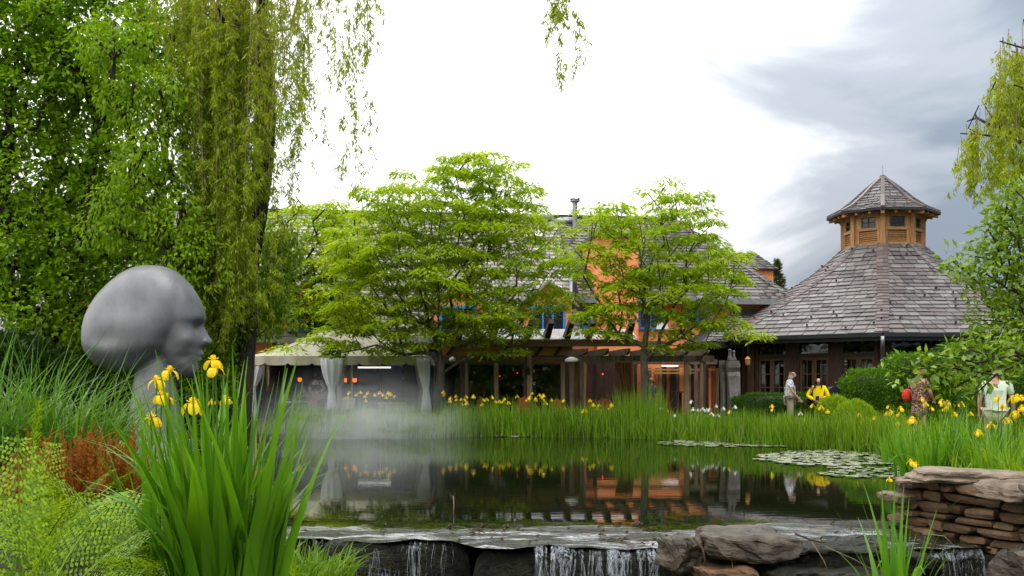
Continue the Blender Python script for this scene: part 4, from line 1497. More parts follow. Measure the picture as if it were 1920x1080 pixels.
t.links.new(tramp(t, tnoise(t, 16, 3, .6, dist=2.0), [(0.0, (.62, .64, .66)), (.47, (.62, .64, .66)), (.495, (.22, .24, .26)), (.52, (.62, .64, .66)), (.7, (.5, .56, .5))]), p.inputs['Base Color'])
p.inputs['Roughness'].default_value = .4
t.links.new(p.outputs[0], out.inputs[0])
MB().box((ax, SGY, (bz0 + bz1) / 2), (2 * bw - .04, .015, bz1 - bz0 - .072)).build('map_sheet', mm_, fr)


# ---------------------------------------------------------------- giant head sculpture
HY = 19.0
hb = bmesh.new()


def loft(rows, n=56, pw=2.0):
    """rows: (py, back px, front px, front feature px, half width m[, x of widest, 0..1]); a closed sweep of egg-like rings"""
    vs2 = []
    for (py, bk_, fr_, ft_, hwid) in rows:
        z = (712 - py) / 100.0
        xb, xf, xt = (bk_ - 285) / 100.0, (fr_ - 285) / 100.0, (ft_ - 285) / 100.0
        cx2, rx = (xb + xf) / 2, (xf - xb) / 2
        ring = []
        for k in range(n):
            a_ = 2 * math.pi * k / n
            c_, s_ = math.cos(a_), math.sin(a_)
            y_ = hwid * math.copysign(abs(s_) ** .9, s_)
            x_ = cx2 + rx * math.copysign(abs(c_) ** .9, c_)
            if c_ > 0:
                x_ += (xt - xf) * math.exp(-(y_ / .10) ** 2)
            ring.append(hb.verts.new((x_, y_, z)))
        vs2.append(ring)
    for r0, r1 in zip(vs2, vs2[1:]):
        for k in range(n):
            hb.faces.new((r0[k], r0[(k + 1) % n], r1[(k + 1) % n], r1[k]))
    hb.faces.new(vs2[0][::-1])
    hb.faces.new(vs2[-1])


def smooth_rows(rows, m=6):
    """rows filled in along a smooth spline"""
    R_ = [np.array(r, float) for r in rows]
    R_ = [2 * R_[0] - R_[1]] + R_ + [2 * R_[-1] - R_[-2]]
    out_ = []
    for i in range(1, len(R_) - 2):
        p0, p1, p2, p3 = R_[i - 1:i + 3]
        for j in range(m):
            t = j / m
            out_.append(tuple(.5 * (2 * p1 + (p2 - p0) * t + (2 * p0 - 5 * p1 + 4 * p2 - p3) * t * t + (3 * p1 - p0 - 3 * p2 + p3) * t ** 3)))
    return out_ + [tuple(R_[-2])]


# swept-back hair over the skull, face, neck
loft(smooth_rows([(498, 268, 300, 300, .10), (503, 250, 318, 318, .28), (515, 229, 338, 338, .46), (535, 206, 356, 356, .58), (560, 185, 366, 366, .67), (590, 169, 364, 364, .73), (615, 163, 350, 350, .76), (640, 162, 334, 334, .76),
                  (655, 165, 316, 316, .75), (668, 172, 300, 300, .69), (680, 183, 284, 284, .58), (690, 198, 264, 264, .42), (697, 216, 240, 240, .14)]))
loft(smooth_rows([(512, 300, 330, 330, .22), (530, 280, 352, 352, .44), (555, 270, 368, 370, .54), (578, 270, 377, 380, .57), (597, 270, 381, 384, .57), (608, 270, 376, 380, .55), (620, 275, 374, 384, .54), (632, 280, 374, 391, .53), (640, 285, 374, 396, .52), (647, 288, 373, 390, .50),
                  (653, 292, 371, 376, .48), (660, 296, 370, 379, .46), (665, 299, 369, 380, .44), (669, 302, 368, 372, .42), (674, 305, 367, 377, .40), (680, 308, 365, 370, .37), (688, 314, 364, 369, .32), (697, 322, 363, 368, .25), (704, 333, 358, 361, .15), (708, 342, 352, 352, .05)]))
loft(smooth_rows([(640, 262, 322, 322, .30), (690, 256, 326, 326, .34), (730, 250, 330, 330, .38), (780, 244, 335, 335, .44), (830, 236, 342, 342, .52), (868, 232, 346, 346, .55)]))
me = bpy.data.meshes.new('portrait_head')
hb.to_mesh(me)
hb.free()
tmp = bpy.data.objects.new('tmp_head', me)
col.objects.link(tmp)
md = tmp.modifiers.new('r', 'REMESH')
md.mode = 'VOXEL'
md.voxel_size = 0.02
md.use_smooth_shade = True
md = tmp.modifiers.new('s', 'SMOOTH')
md.factor, md.iterations = 0.5, 22
dg = bpy.context.evaluated_depsgraph_get()
hm = bpy.data.meshes.new_from_object(tmp.evaluated_get(dg))
bpy.data.objects.remove(tmp)
hm.name = 'portrait_head'
n_ = len(hm.vertices)
Q = np.empty(n_ * 3)
hm.vertices.foreach_get('co', Q)
Q = Q.reshape(-1, 3)


def dent(px, py, y, r, d_, dirn):
    c_ = np.array([(px - 285) / 100, y, (712 - py) / 100])
    g_ = np.exp(-((Q - c_) ** 2).sum(1) / r ** 2)
    Q[:] = Q + g_[:, None] * np.array(dirn) * d_


for sy_ in (-1, 1):
    dent(368, 611, sy_ * .22, .14, .10, (-.8, -.5 * sy_, 0))     # eye sockets
    dent(371, 613, sy_ * .20, .06, .035, (1, sy_ * .4, 0))       # lids
    dent(366, 597, sy_ * .24, .09, .03, (1, sy_ * .3, 0))        # brow ridge
    dent(352, 636, sy_ * .40, .13, .04, (.4, sy_, 0))            # cheek
    dent(345, 668, sy_ * .36, .12, .05, (0, -sy_, 0))            # hollow below it
    dent(383, 640, sy_ * .09, .05, .03, (0, sy_, 0))             # nostrils
    dent(312, 640, sy_ * .56, .16, .05, (0, -sy_, 0))            # temple fold by the hair
    dent(255, 570, sy_ * .72, .30, .05, (0, -sy_, 0))            # shallow waves of hair
    dent(215, 640, sy_ * .70, .22, .05, (0, -sy_, 0))
hm.vertices.foreach_set('co', Q.ravel())
hm.update()
hm.materials.clear()
hm.materials.append(M['steel_grey'])
for p in hm.polygons:
    p.use_smooth = True
hx = WX(285, HY)
scu = thing('head_sculpture', 'giant smooth grey sculpture of a head in profile rising from the pond edge', 'sculpture', (hx, HY, 0))
scu_head = place('head', hm, scu, Matrix.Translation((hx, HY, CZ)) @ Matrix.Rotation(math.radians(12), 4, 'Z'))
pl = MB()
a, b = WX(222, HY), WX(345, HY)
pl.hexa([(a, HY - .6, -.5), (b, HY - .6, -.5), (b, HY + .6, -.5), (a, HY + .6, -.5), (a, HY - .6, WZ(827, HY)), (b, HY - .6, WZ(827, HY)), (b, HY + .6, WZ(827, HY)), (a, HY + .6, WZ(827, HY))])
pl.build('plinth', M['plinth'], scu)


# ---------------------------------------------------------------- people
def skin_mesh(name, pts, edges, m, sub=1):
    """pts: {key: (co, r)}; a smooth tapering body grown round the joints"""
    keys = list(pts)
    me = bpy.data.meshes.new(name)
    me.from_pydata([tuple(pts[k][0]) for k in keys], [(keys.index(a), keys.index(b)) for a, b in edges], [])
    ob = bpy.data.objects.new('tmp_' + name, me)
    col.objects.link(ob)
    md_ = ob.modifiers.new('skin', 'SKIN')
    md_.use_smooth_shade = True
    lay = me.skin_vertices[0].data if me.skin_vertices else None
    if lay is None:
        raise RuntimeError('no skin layer')
    for i, k in enumerate(keys):
        r = pts[k][1]
        lay[i].radius = (r, r) if isinstance(r, (int, float)) else r
        lay[i].use_root = (i == 0)
    s = ob.modifiers.new('sub', 'SUBSURF')
    s.levels = s.render_levels = sub
    out_ = bpy.data.meshes.new_from_object(ob.evaluated_get(bpy.context.evaluated_depsgraph_get()))
    bpy.data.objects.remove(ob)
    bpy.data.meshes.remove(me)
    out_.name = name
    out_.materials.clear()
    out_.materials.append(m)
    for p_ in out_.polygons:
        p_.use_smooth = True
    return out_


def person(label, x, Y, z, yaw, H=1.74, arms=None, seated=False, top='cloth_white', legs='khaki', skin='skin', hair='hair_grey', long_hair=False, bald=False, sleeve='short',
           hem=0.80, girth=1.0, bow=0.0, dress=False, vest=None, group=None):
    """yaw: the direction faced, 0 = +X; joints in metres for a 1.74 m figure, forward = local x"""
    k = H / 1.74
    up = 0.0 if not seated else -0.38
    J = {'pelvis': (Vector((0, 0, .94 + up)), .125 * girth), 'belly': (Vector((.01, 0, 1.10 + up)), .130 * girth), 'chest': (Vector((0, 0, 1.255 + up)), .128 * girth),
         'collar': (Vector((-.005, 0, 1.44 + up)), .07), 'neck': (Vector((.012 + bow * .3, 0, 1.505 + up)), .052), 'head': (Vector((.03 + bow, 0, 1.60 + up - bow * .25)), .088),
         'crown': (Vector((.012 + bow * 1.1, 0, 1.685 + up - bow * .35)), .072), 'nose': (Vector((.118 + bow, 0, 1.585 + up - bow * .55)), .017), 'chin': (Vector((.09 + bow * .8, 0, 1.525 + up - bow * .5)), .035)}
    E = [('pelvis', 'belly'), ('belly', 'chest'), ('chest', 'collar'), ('collar', 'neck'), ('neck', 'head'), ('head', 'crown'), ('head', 'nose'), ('head', 'chin')]
    for s, S in ((1, 'l'), (-1, 'r')):
        el, wr = (arms or {}).get(S, (Vector((-.03, .25, 1.12)), Vector((.04, .26, .88))))
        el, wr = Vector(el), Vector(wr)
        el.y, wr.y = s * el.y, s * wr.y
        J['sh' + S] = (Vector((-.01, s * (.135 + .035 * girth), 1.375 + up)), .056)
        J['el' + S] = (el + Vector((0, 0, up)), .043)
        J['wr' + S] = (wr + Vector((0, 0, up)), .028)
        hd_ = (wr - el).normalized()
        J['hand' + S] = (wr + hd_ * .07 + Vector((0, 0, up)), .034)
        E += [('chest', 'sh' + S), ('sh' + S, 'el' + S), ('el' + S, 'wr' + S), ('wr' + S, 'hand' + S)]
        J['hip' + S] = (Vector((0, s * .092, .88 + up)), .092 * girth)
        if seated:
            J['knee' + S] = (Vector((.42, s * .12, .50)), .06)
            J['ank' + S] = (Vector((.40, s * .12, .09)), .04)
            J['toe' + S] = (Vector((.55, s * .13, .04)), .036)
        else:
            J['knee' + S] = (Vector((.02, s * .1, .49)), .06)
            J['ank' + S] = (Vector((-.03, s * .1, .09)), .042)
            J['toe' + S] = (Vector((.13, s * .12, .04)), .037)
        E += [('pelvis', 'hip' + S), ('hip' + S, 'knee' + S), ('knee' + S, 'ank' + S), ('ank' + S, 'toe' + S)]
    body = skin_mesh('person', J, E, M[skin])
    # fingers, joined on to each hand
    bb = bmesh.new()
    bb.from_mesh(body)
    for s, S in ((1, 'l'), (-1, 'r')):
        h, w_ = J['hand' + S][0], J['wr' + S][0]
        d = (h - w_).normalized()
        side = d.cross(Vector((0, s, 0)))
        side = side.normalized() if side.length > .1 else Vector((1, 0, 0))
        palm = d.cross(side).normalized()
        for q, (off, ln_) in enumerate(((-.026, .062), (-.009, .075), (.009, .07), (.026, .055), (.038, .05))):
            base = h + side * off + d * (.012 if q < 4 else -.03)
            dirn = (d + palm * .35 * s + (side * 1.1 if q == 4 else Vector())).normalized()
            m4 = Matrix.Translation(base + dirn * ln_ / 2) @ dirn.to_track_quat('Z', 'Y').to_matrix().to_4x4()
            bmesh.ops.create_cone(bb, cap_ends=True, segments=6, radius1=.0095, radius2=.007, depth=ln_, matrix=m4)
    bb.to_mesh(body)
    bb.free()
    R4 = Matrix.Translation((x, Y, z)) @ Matrix.Rotation(yaw, 4, 'Z') @ Matrix.Diagonal((k, k, k, 1))
    body.transform(Matrix.Rotation(yaw, 4, 'Z') @ Matrix.Diagonal((k, k, k, 1)))
    root = link('person', body, None, (x, Y, z))
    tag(root, label, 'person', group)

    def wear(name, keys, ed, m, grow=.018, extra=None):
        pt = {}
        for q in keys:
            c_, r_ = (extra or {}).get(q, J.get(q, (None, None)))
            pt[q] = (c_, r_ + grow)
        mm2 = skin_mesh(name, pt, ed, M[m])
        mm2.transform(Matrix.Rotation(yaw, 4, 'Z') @ Matrix.Diagonal((k, k, k, 1)))
        o2 = link(name, mm2, root)
        return o2
    ex = {'hem': (Vector((0, 0, hem + up)), (.125 if not dress else .18) * girth)}
    ks, ed = ['belly', 'chest', 'pelvis', 'hem', 'collar'], [('pelvis', 'belly'), ('belly', 'chest'), ('chest', 'collar'), ('pelvis', 'hem')]
    if seated:
        ks.remove('hem')
        ed.remove(('pelvis', 'hem'))
    ex['collar'] = (J['collar'][0] - Vector((0, 0, .01)), .062)
    for S in 'lr':
        sh, el_ = J['sh' + S][0], J['el' + S][0]
        ks += ['sh' + S]
        ed += [('chest', 'sh' + S)]
        if sleeve == 'short':
            ex['cuff' + S] = (sh.lerp(el_, .78), .052)
            ks.append('cuff' + S)
            ed.append(('sh' + S, 'cuff' + S))
        else:
            ks += ['el' + S, 'cuff' + S]
            ex['cuff' + S] = (el_.lerp(J['wr' + S][0], .92), .032)
            ed += [('sh' + S, 'el' + S), ('el' + S, 'cuff' + S)]
    wear('dress' if dress else ('jacket' if top == 'yellow_jacket' else 'shirt'), ks, ed, top, .02, ex)
    if vest:
        wear('waistcoat', ['belly', 'chest', 'pelvis'], [('pelvis', 'belly'), ('belly', 'chest')], vest, .034)
    tk, te = ['pelvis'], []
    for S in 'lr':
        tk += ['hip' + S, 'knee' + S, 'ank' + S]
        te += [('pelvis', 'hip' + S), ('hip' + S, 'knee' + S), ('knee' + S, 'ank' + S)]
    if not dress:
        wear('trousers', tk, te, legs, .015)
    for S in 'lr':
        wear('shoe', ['ank' + S, 'toe' + S], [('ank' + S, 'toe' + S)], 'shoe', .008)
    hc, cc = J['head'][0], J['crown'][0]
    ups = (cc - hc).normalized()
    hk = {'a': (hc - Vector((.045, 0, .0)) + ups * .015, .078), 'b': (cc - Vector((.03, 0, 0)) + ups * .004, .066), 'c': (hc - Vector((.05, 0, .05)), .06)}
    he = [('a', 'b'), ('a', 'c')]
    if bald:                                           # short hair at the back and sides only
        hk['a'] = (hc - Vector((.05, 0, .015)), .072)
        hk['b'] = (hc - Vector((.035, 0, -.03)), .066)
    if long_hair:
        hk['d'] = (hc + Vector((-.07, 0, -.18)), .075)
        hk['e'] = (hc + Vector((-.075, 0, -.30)), .05)
        he += [('c', 'd'), ('d', 'e')]
        hk['f'] = (hc + Vector((.01, .1, -.10)), .026)
        hk['g'] = (hc + Vector((.04, .095, -.24)), .025)
        hk['h'] = (hc + Vector((.01, -.1, -.10)), .026)
        hk['i'] = (hc + Vector((.04, -.095, -.24)), .025)
        he += [('a', 'f'), ('f', 'g'), ('a', 'h'), ('h', 'i')]
    hm_ = skin_mesh('hair', hk, he, M[hair])
    hm_.transform(Matrix.Rotation(yaw, 4, 'Z') @ Matrix.Diagonal((k, k, k, 1)))
    link('hair', hm_, root)
    return root, J, R4, k


PI = math.pi


def bag(name, label, cat, J4, c, size, m, strap=None):
    c = J4 @ Vector(c)
    t = thing(name, label, cat, c)
    b_ = bmesh.new()
    bmesh.ops.create_icosphere(b_, subdivisions=2, radius=1, matrix=Matrix.Diagonal((*size, 1)))
    me_ = bpy.data.meshes.new('bag_body')
    b_.to_mesh(me_)
    b_.free()
    me_.materials.append(M[m])
    place('bag_body', me_, t, Matrix.Translation(c))
    if strap:
        MB().tube([J4 @ Vector(q) for q in strap], .014, 5).build('strap', M[m], t)


x, y = WX(1481, 28.8), 28.8
person('man in blue and white flowered shirt and khaki trousers looking down', x, y, gz(x, y), math.radians(-8), 1.74, girth=1.12, top='hawaiian', hair='hair_grey', bow=.05, bald=True,
       arms={'l': ((.02, .26, 1.12), (.22, .20, .93)), 'r': ((.02, .25, 1.12), (.22, .18, .91))}, hem=.84)
x, y = WX(1535, 29.0), 29.0
_, J, R4, k = person('woman in bright yellow jacket looking down at her hands', x, y, gz(x, y), math.radians(-112), 1.62, top='yellow_jacket', legs='trouser_black', sleeve='long', hair='hair_dark', long_hair=True,
                     bow=.05, arms={'l': ((.02, .30, 1.10), (.22, .14, 1.06)), 'r': ((.0, .34, 1.12), (.22, .12, 1.0))}, hem=.82, girth=1.05)
bag('shoulder_bag', 'dark shoulder bag strap and bag worn over the yellow jacket', 'bag', R4, (-.05, -.27, .95), (.1, .06, .12), 'vest', [(.0, -.27, 1.05), (.1, -.16, 1.3), (.02, -.1, 1.47), (-.12, -.14, 1.35)])
c = R4 @ Vector((.3, -.01, 1.05))
tag(MB().box(c, (.08, .06, .13), .5).build('phone', M['black'], None, loc=c), 'small dark phone held by the woman in yellow', 'phone')
x, y = WX(1724, 22.0), 22.0
_, J, R4, k = person('woman in red and black patterned dress seen from behind', x, y, gz(x, y) - .03, math.radians(28), 1.66, top='print_dress', hair='hair_blond', sleeve='short', dress=True, hem=.52, girth=1.14,
                     arms={'l': ((.0, .27, 1.12), (.16, .26, .95)), 'r': ((.05, .26, 1.12), (.2, .2, .98))})
bag('red_bag', 'red bag carried at the side of the patterned dress', 'bag', R4, (-.02, .34, 1.05), (.1, .12, .15), 'bag_red', [(-.02, .32, 1.15), (.02, .24, 1.42), (-.08, .18, 1.36)])
x, y = WX(1868, 17.2), 17.2
person('man in pale green short-sleeved shirt half hidden by leaves', x, y, gz(x, y) - .06, math.radians(58), 1.76, top='pale_green', hair='hair_grey', bald=True, girth=1.22, bow=.03, hem=.84)
x, y = WX(1220, 33.4), 33.4
person('woman in grey top standing just behind the slender tree trunk', x, y, gz(x, y), math.radians(-70), 1.62, top='cloth_grey', legs='khaki', hair='hair_brown', long_hair=True, sleeve='long',
       arms={'l': ((.0, .26, 1.1), (.2, .1, 1.0)), 'r': ((.0, .26, 1.1), (.2, .1, .98))}, hem=.82)
x, y = WX(594, 35.4), 35.4
person('waiter in white shirt and black waistcoat standing inside the tent', x, y, gz(x, y) + .0, math.radians(-120), 1.78, top='cloth_white', legs='trouser_black', vest='vest', sleeve='long', hair='hair_dark', skin='skin_dark',
       arms={'l': ((-.02, .32, 1.14), (.16, .16, 1.0)), 'r': ((-.02, .32, 1.14), (.14, .16, .98))})
x, y = WX(596, 34.3), 34.3
person('seated diner in red top in front of the waiter', x, y, gz(x, y), math.radians(150), 1.66, seated=True, top='cloth_red', legs='trouser_black', hair='hair_dark', sleeve='long', girth=1.15,
       arms={'l': ((.1, .26, 1.1), (.3, .16, 1.12)), 'r': ((.1, .26, 1.1), (.3, .16, 1.12))})
x, y = WX(535, 34.9), 34.9
person('seated diner in white top nearest the white corner curtain', x, y, gz(x, y), math.radians(10), 1.7, seated=True, top='cloth_white', legs='trouser_black', hair='hair_dark', skin='skin_dark',
       arms={'l': ((.1, .26, 1.1), (.3, .16, 1.12)), 'r': ((.1, .26, 1.1), (.3, .16, 1.12))})
x, y = WX(571, 35.6), 35.6
person('seated diner in black facing out across the tent table', x, y, gz(x, y), math.radians(-115), 1.68, seated=True, top='vest', legs='trouser_black', hair='hair_blond', sleeve='long',
       arms={'l': ((.1, .26, 1.1), (.3, .16, 1.12)), 'r': ((.1, .26, 1.1), (.3, .16, 1.12))})
for px, Y, ya, lb in ((596, 34.3, 150, 'under the diner in red'), (535, 34.9, 10, 'under the diner in white'), (571, 35.6, -115, 'under the diner in black')):
    chair(px, Y, math.radians(ya + 90), 'dark brown chair ' + lb + ' in the tent', 'dark_wood')

# ---------------------------------------------------------------- leaves and branches
def unit(a):
    return a / np.maximum(np.linalg.norm(a, axis=-1, keepdims=True), 1e-9)


def leaf_quads(C, D, N, L, W, fold=0.0):
    """one kite-shaped quad per leaf: base C, axis D, normal N"""
    D = unit(D)
    S = unit(np.cross(D, N))
    Nn = np.cross(S, D)
    L, W = np.reshape(L, (-1, 1)), np.reshape(W, (-1, 1))
    m = C + D * L * 0.42
    V = np.stack([C, m + S * W / 2 + Nn * fold * W, C + D * L, m - S * W / 2 + Nn * fold * W], 1)
    return V.reshape(-1, 3)


def quads(n):
    return np.arange(n * 4).reshape(-1, 4)


def rnd(n, a, b):
    return nr.uniform(a, b, n)


def rdir(n):
    return unit(nr.normal(size=(n, 3)))


def skeleton(base, fork, targets, r_tip=0.012, bend=0.12, pen=0.45, expo=2.2, lead=None):
    """limbs that grow from the trunk out to every target; returns polylines with radii"""
    nodes = [np.array(base, float)]
    par = [-1]
    nseg = 6
    for i in range(1, nseg + 1):
        p = np.array(base) + (np.array(fork) - np.array(base)) * i / nseg
        p[:2] += nr.normal(size=2) * 0.02
        nodes.append(p)
        par.append(len(nodes) - 2)
    plen = [0.0]
    for i in range(1, len(nodes)):
        plen.append(plen[-1] + np.linalg.norm(nodes[i] - nodes[i - 1]))
    T = np.array(targets, float)
    order = np.argsort(np.linalg.norm(T - np.array(fork), axis=1))
    first = nseg - 1
    ends = []
    for ti in order:
        t = T[ti]
        A = np.array(nodes[first:])
        pl = np.array(plen[first:])
        v = t - A
        d = np.linalg.norm(v, axis=1)
        cost = d + pen * pl + 0.9 * np.maximum(0, -v[:, 2])     # boughs rise rather than drop
        k = int(np.argmin(cost)) + first
        a = nodes[k]
        n = max(1, int(np.linalg.norm(t - a) / 0.45))
        pk = k
        side = nr.normal(size=3) * bend
        dist = np.linalg.norm(t - a)
        for j in range(1, n + 1):
            s = j / n
            p = a + (t - a) * s + side * dist * math.sin(math.pi * s) * 0.5
            p[2] += bend * 0.8 * dist * math.sin(math.pi * s)
            nodes.append(p)
            par.append(pk)
            plen.append(plen[pk] + np.linalg.norm(p - nodes[pk]))
            pk = len(nodes) - 1
        ends.append(pk)
    n = len(nodes)
    w = np.zeros(n)
    kids = [[] for _ in range(n)]
    for i in range(1, n):
        kids[par[i]].append(i)
    for i in range(n - 1, -1, -1):
        if not kids[i]:
            w[i] = r_tip ** expo
        if par[i] >= 0:
            w[par[i]] += w[i]
    r = w ** (1 / expo)
    lines = []
    stack = [0]
    while stack:
        i = stack.pop()
        pts, rad = [], []
        if par[i] >= 0:
            pts.append(nodes[par[i]])
            rad.append(min(r[par[i]], r[i] * 1.25))
        pts.append(nodes[i])
        rad.append(r[i])
        cur = i
        while kids[cur]:
            ks = sorted(kids[cur], key=lambda q: -r[q])
            stack += ks[1:]
            cur = ks[0]
            pts.append(nodes[cur])
            rad.append(r[cur])
        lines.append((pts, rad))
    return lines


def limbs(lines, name, m, parent, rmax, n=6, flare=1.25):
    top = max(max(r) for _, r in lines)
    k = rmax / top
    mb = MB()
    for i, (p, r) in enumerate(lines):
        rr = [max(0.008, q * k) for q in r]
        if i == 0:
            rr[0] *= flare
        if len(p) > 1:
            mb.tube(p, rr, 9 if i == 0 else (n if rr[0] > .03 else 4), cap=False)
    return mb.build(name, m, parent, smooth=True)


def blob_points(blobs, spacing, tries=9000, zsq=1.0):
    """blobs: (px, py, rx, ry, Y[, depth radius m]) ellipsoids given in photo pixels at distance Y"""
    out = []
    wts = [b[2] * b[3] for b in blobs]
    for _ in range(tries):
        b = rng.choices(blobs, wts)[0]
        px, py, rx, ry, Y = b[:5]
        s = Y / F
        rd = b[5] if len(b) > 5 else (rx + ry) / 2 * s
        v = nr.normal(size=3)
        v = v / np.linalg.norm(v) * nr.uniform() ** (1 / 3)
        c = P(px, py, Y)
        p = np.array([c.x + v[0] * rx * s, c.y + v[1] * rd, c.z + v[2] * ry * s])
        if all((p[0] - q[0]) ** 2 + (p[1] - q[1]) ** 2 + ((p[2] - q[2]) * zsq) ** 2 > spacing ** 2 for q in out):
            out.append(p)
    return np.array(out)


def locust_sprays(T, per, R0, leaf=(0.15, 0.26), wid=0.05):
    """flat tiers of feathery leaves that arch over and droop at their rims"""
    V = []
    for t in T:
        n = int(per * nr.uniform(0.6, 1.3))
        R_ = R0 * nr.uniform(0.7, 1.35)
        a = rnd(n, 0, 2 * np.pi)
        rr = R_ * np.sqrt(rnd(n, 0.0, 1.0))
        tilt = nr.normal(size=2) * 0.16
        C = np.stack([t[0] + rr * np.cos(a), t[1] + rr * np.sin(a), t[2] + 0.10 + nr.normal(size=n) * 0.05 - 0.30 * rr ** 2 / R_ + rr * (np.cos(a) * tilt[0] + np.sin(a) * tilt[1])], 1)
        a2 = a + nr.normal(size=n) * 0.8
        D = np.stack([np.cos(a2), np.sin(a2), -rnd(n, 0.05, 0.9)], 1)
        N = np.stack([nr.normal(size=n) * 0.4, nr.normal(size=n) * 0.4, np.ones(n)], 1)
        V.append(leaf_quads(C, D, N, rnd(n, *leaf), rnd(n, wid * 0.7, wid * 1.4), 0.15))
    return np.concatenate(V)


def leafy(T, per, R0, L, W, flat=0.75, droop=0.5):
    V = []
    for t in T:
        n = int(per * nr.uniform(0.6, 1.4))
        v = rdir(n) * (R0 * nr.uniform(0.7, 1.3) * rnd(n, 0.25, 1.0) ** 0.5)[:, None]
        v[:, 2] *= flat
        C = t + v
        D = unit(v) * 0.7 + nr.normal(size=(n, 3)) * 0.6
        D[:, 2] -= droop
        N = nr.normal(size=(n, 3)) * 0.55 + np.array([0, -0.15, 1.0])
        V.append(leaf_quads(C, D, N, rnd(n, L * 0.7, L * 1.25), rnd(n, W * 0.7, W * 1.25), 0.12))
    return np.concatenate(V)


def tree(name, label, base, fork, T, V, bark, leafm, rmax, group=None, r_tip=0.012, **kw):
    t = thing(name, label, 'tree', base, group)
    limbs(skeleton(base, fork, T, r_tip=r_tip, **kw), 'trunk', M[bark], t, rmax)
    mesh_np('crown', V, quads(len(V) // 4), M[leafm], t)
    return t


# honey locusts on the far bank
YA = 32.0
TA = blob_points([(880, 330, 95, 40, YA), (770, 390, 110, 48, YA), (900, 420, 130, 60, YA), (985, 360, 36, 30, YA), (720, 470, 110, 60, YA), (850, 520, 150, 70, YA), (980, 500, 85, 55, YA), (1025, 450, 40, 28, YA),
                  (680, 560, 80, 55, YA), (770, 610, 110, 45, YA), (900, 600, 120, 40, YA), (640, 640, 60, 26, YA), (740, 650, 80, 16, YA), (1000, 560, 60, 40, YA), (930, 655, 40, 14, YA), (905, 288, 14, 10, YA), (760, 330, 22, 12, YA), (990, 395, 24, 10, YA), (540, 655, 26, 12, YA)], 0.66, 5200, 1.6)
bx = WX(822, YA)
tree('honey_locust', 'largest honey locust with broad layered yellow-green crown before the tent', (bx, YA, gz(bx, YA)), (bx + .1, YA, 2.1), TA, locust_sprays(TA, 170, 0.49, wid=.057), 'bark', 'locust', 0.135, expo=2.0)
YB = 30.5
TB = blob_points([(1235, 365, 34, 26, YB), (1270, 385, 60, 28, YB), (1165, 415, 80, 32, YB), (1240, 430, 110, 38, YB), (1120, 500, 60, 50, YB), (1200, 500, 90, 60, YB), (1300, 500, 90, 45, YB), (1140, 570, 75, 38, YB), (1270, 560, 110, 40, YB),
                  (1350, 535, 65, 28, YB), (1330, 610, 80, 30, YB), (1120, 620, 45, 20, YB), (1390, 625, 50, 12, YB), (1270, 640, 60, 18, YB), (1318, 372, 16, 8, YB), (1375, 480, 24, 12, YB)], 0.66, 3600, 1.6)
bx = WX(1207, YB)
tree('honey_locust', 'slender honey locust with open crown standing before the pergola', (bx, YB, gz(bx, YB)), (bx + .02, YB, 2.6), TB, locust_sprays(TB, 145, 0.44, wid=.057), 'bark', 'locust', 0.115, expo=2.0)
YC = 36.5
TC = blob_points([(600, 420, 80, 40, YC), (540, 500, 75, 60, YC), (620, 500, 80, 55, YC), (560, 580, 90, 45, YC), (500, 600, 40, 40, YC), (640, 590, 60, 40, YC), (490, 440, 40, 40, YC)], 0.62, 2600, 1.6)
bx = WX(470, 40.0)
tree('honey_locust', 'honey locust behind the tent, leaning trunk partly hidden by willow', (WX(500, YC), YC, 0.1), (WX(520, YC), YC, 2.8), TC, locust_sprays(TC, 130, 0.5, wid=.06), 'bark_dark', 'locust', 0.15)

# big maple at the left and a lighter one beside it
YM = 23.5
TM = blob_points([(70, 60, 150, 90, YM), (40, 200, 120, 110, YM), (150, 150, 120, 100, YM), (60, 350, 130, 110, YM), (180, 330, 100, 100, YM), (40, 490, 120, 100, YM), (170, 470, 110, 90, YM), (270, 60, 90, 36, YM),
                  (120, 575, 120, 50, YM), (270, 480, 80, 70, YM), (60, -60, 200, 60, YM)], 0.72, 5200)
bx = WX(70, YM + .5)
tree('maple_tree', 'tall dense dark green maple filling the upper corner behind the sculpture', (bx, YM + .5, 0.2), (bx + .2, YM + .5, 2.6), TM, leafy(TM, 330, 0.72, 0.125, 0.095, 0.7, 0.4), 'bark_dark', 'maple', 0.33)
YN = 21.5
TN = blob_points([(275, 190, 62, 70, YN), (285, 300, 55, 90, YN), (255, 400, 70, 70, YN), (330, 430, 60, 50, YN), (350, 500, 60, 60, YN), (230, 90, 60, 60, YN)], 0.5, 2600)
bx = WX(300, YN)
tree('maple_tree', 'lighter green slim tree with drooping leaves just above the sculpture', (bx, YN + 1.0, 0.2), (bx - .1, YN + .6, 3.0), TN, leafy(TN, 190, 0.52, 0.13, 0.06, 1.0, 1.2), 'bark_dark', 'maple_light', 0.17)

# ---------------------------------------------------------------- willows


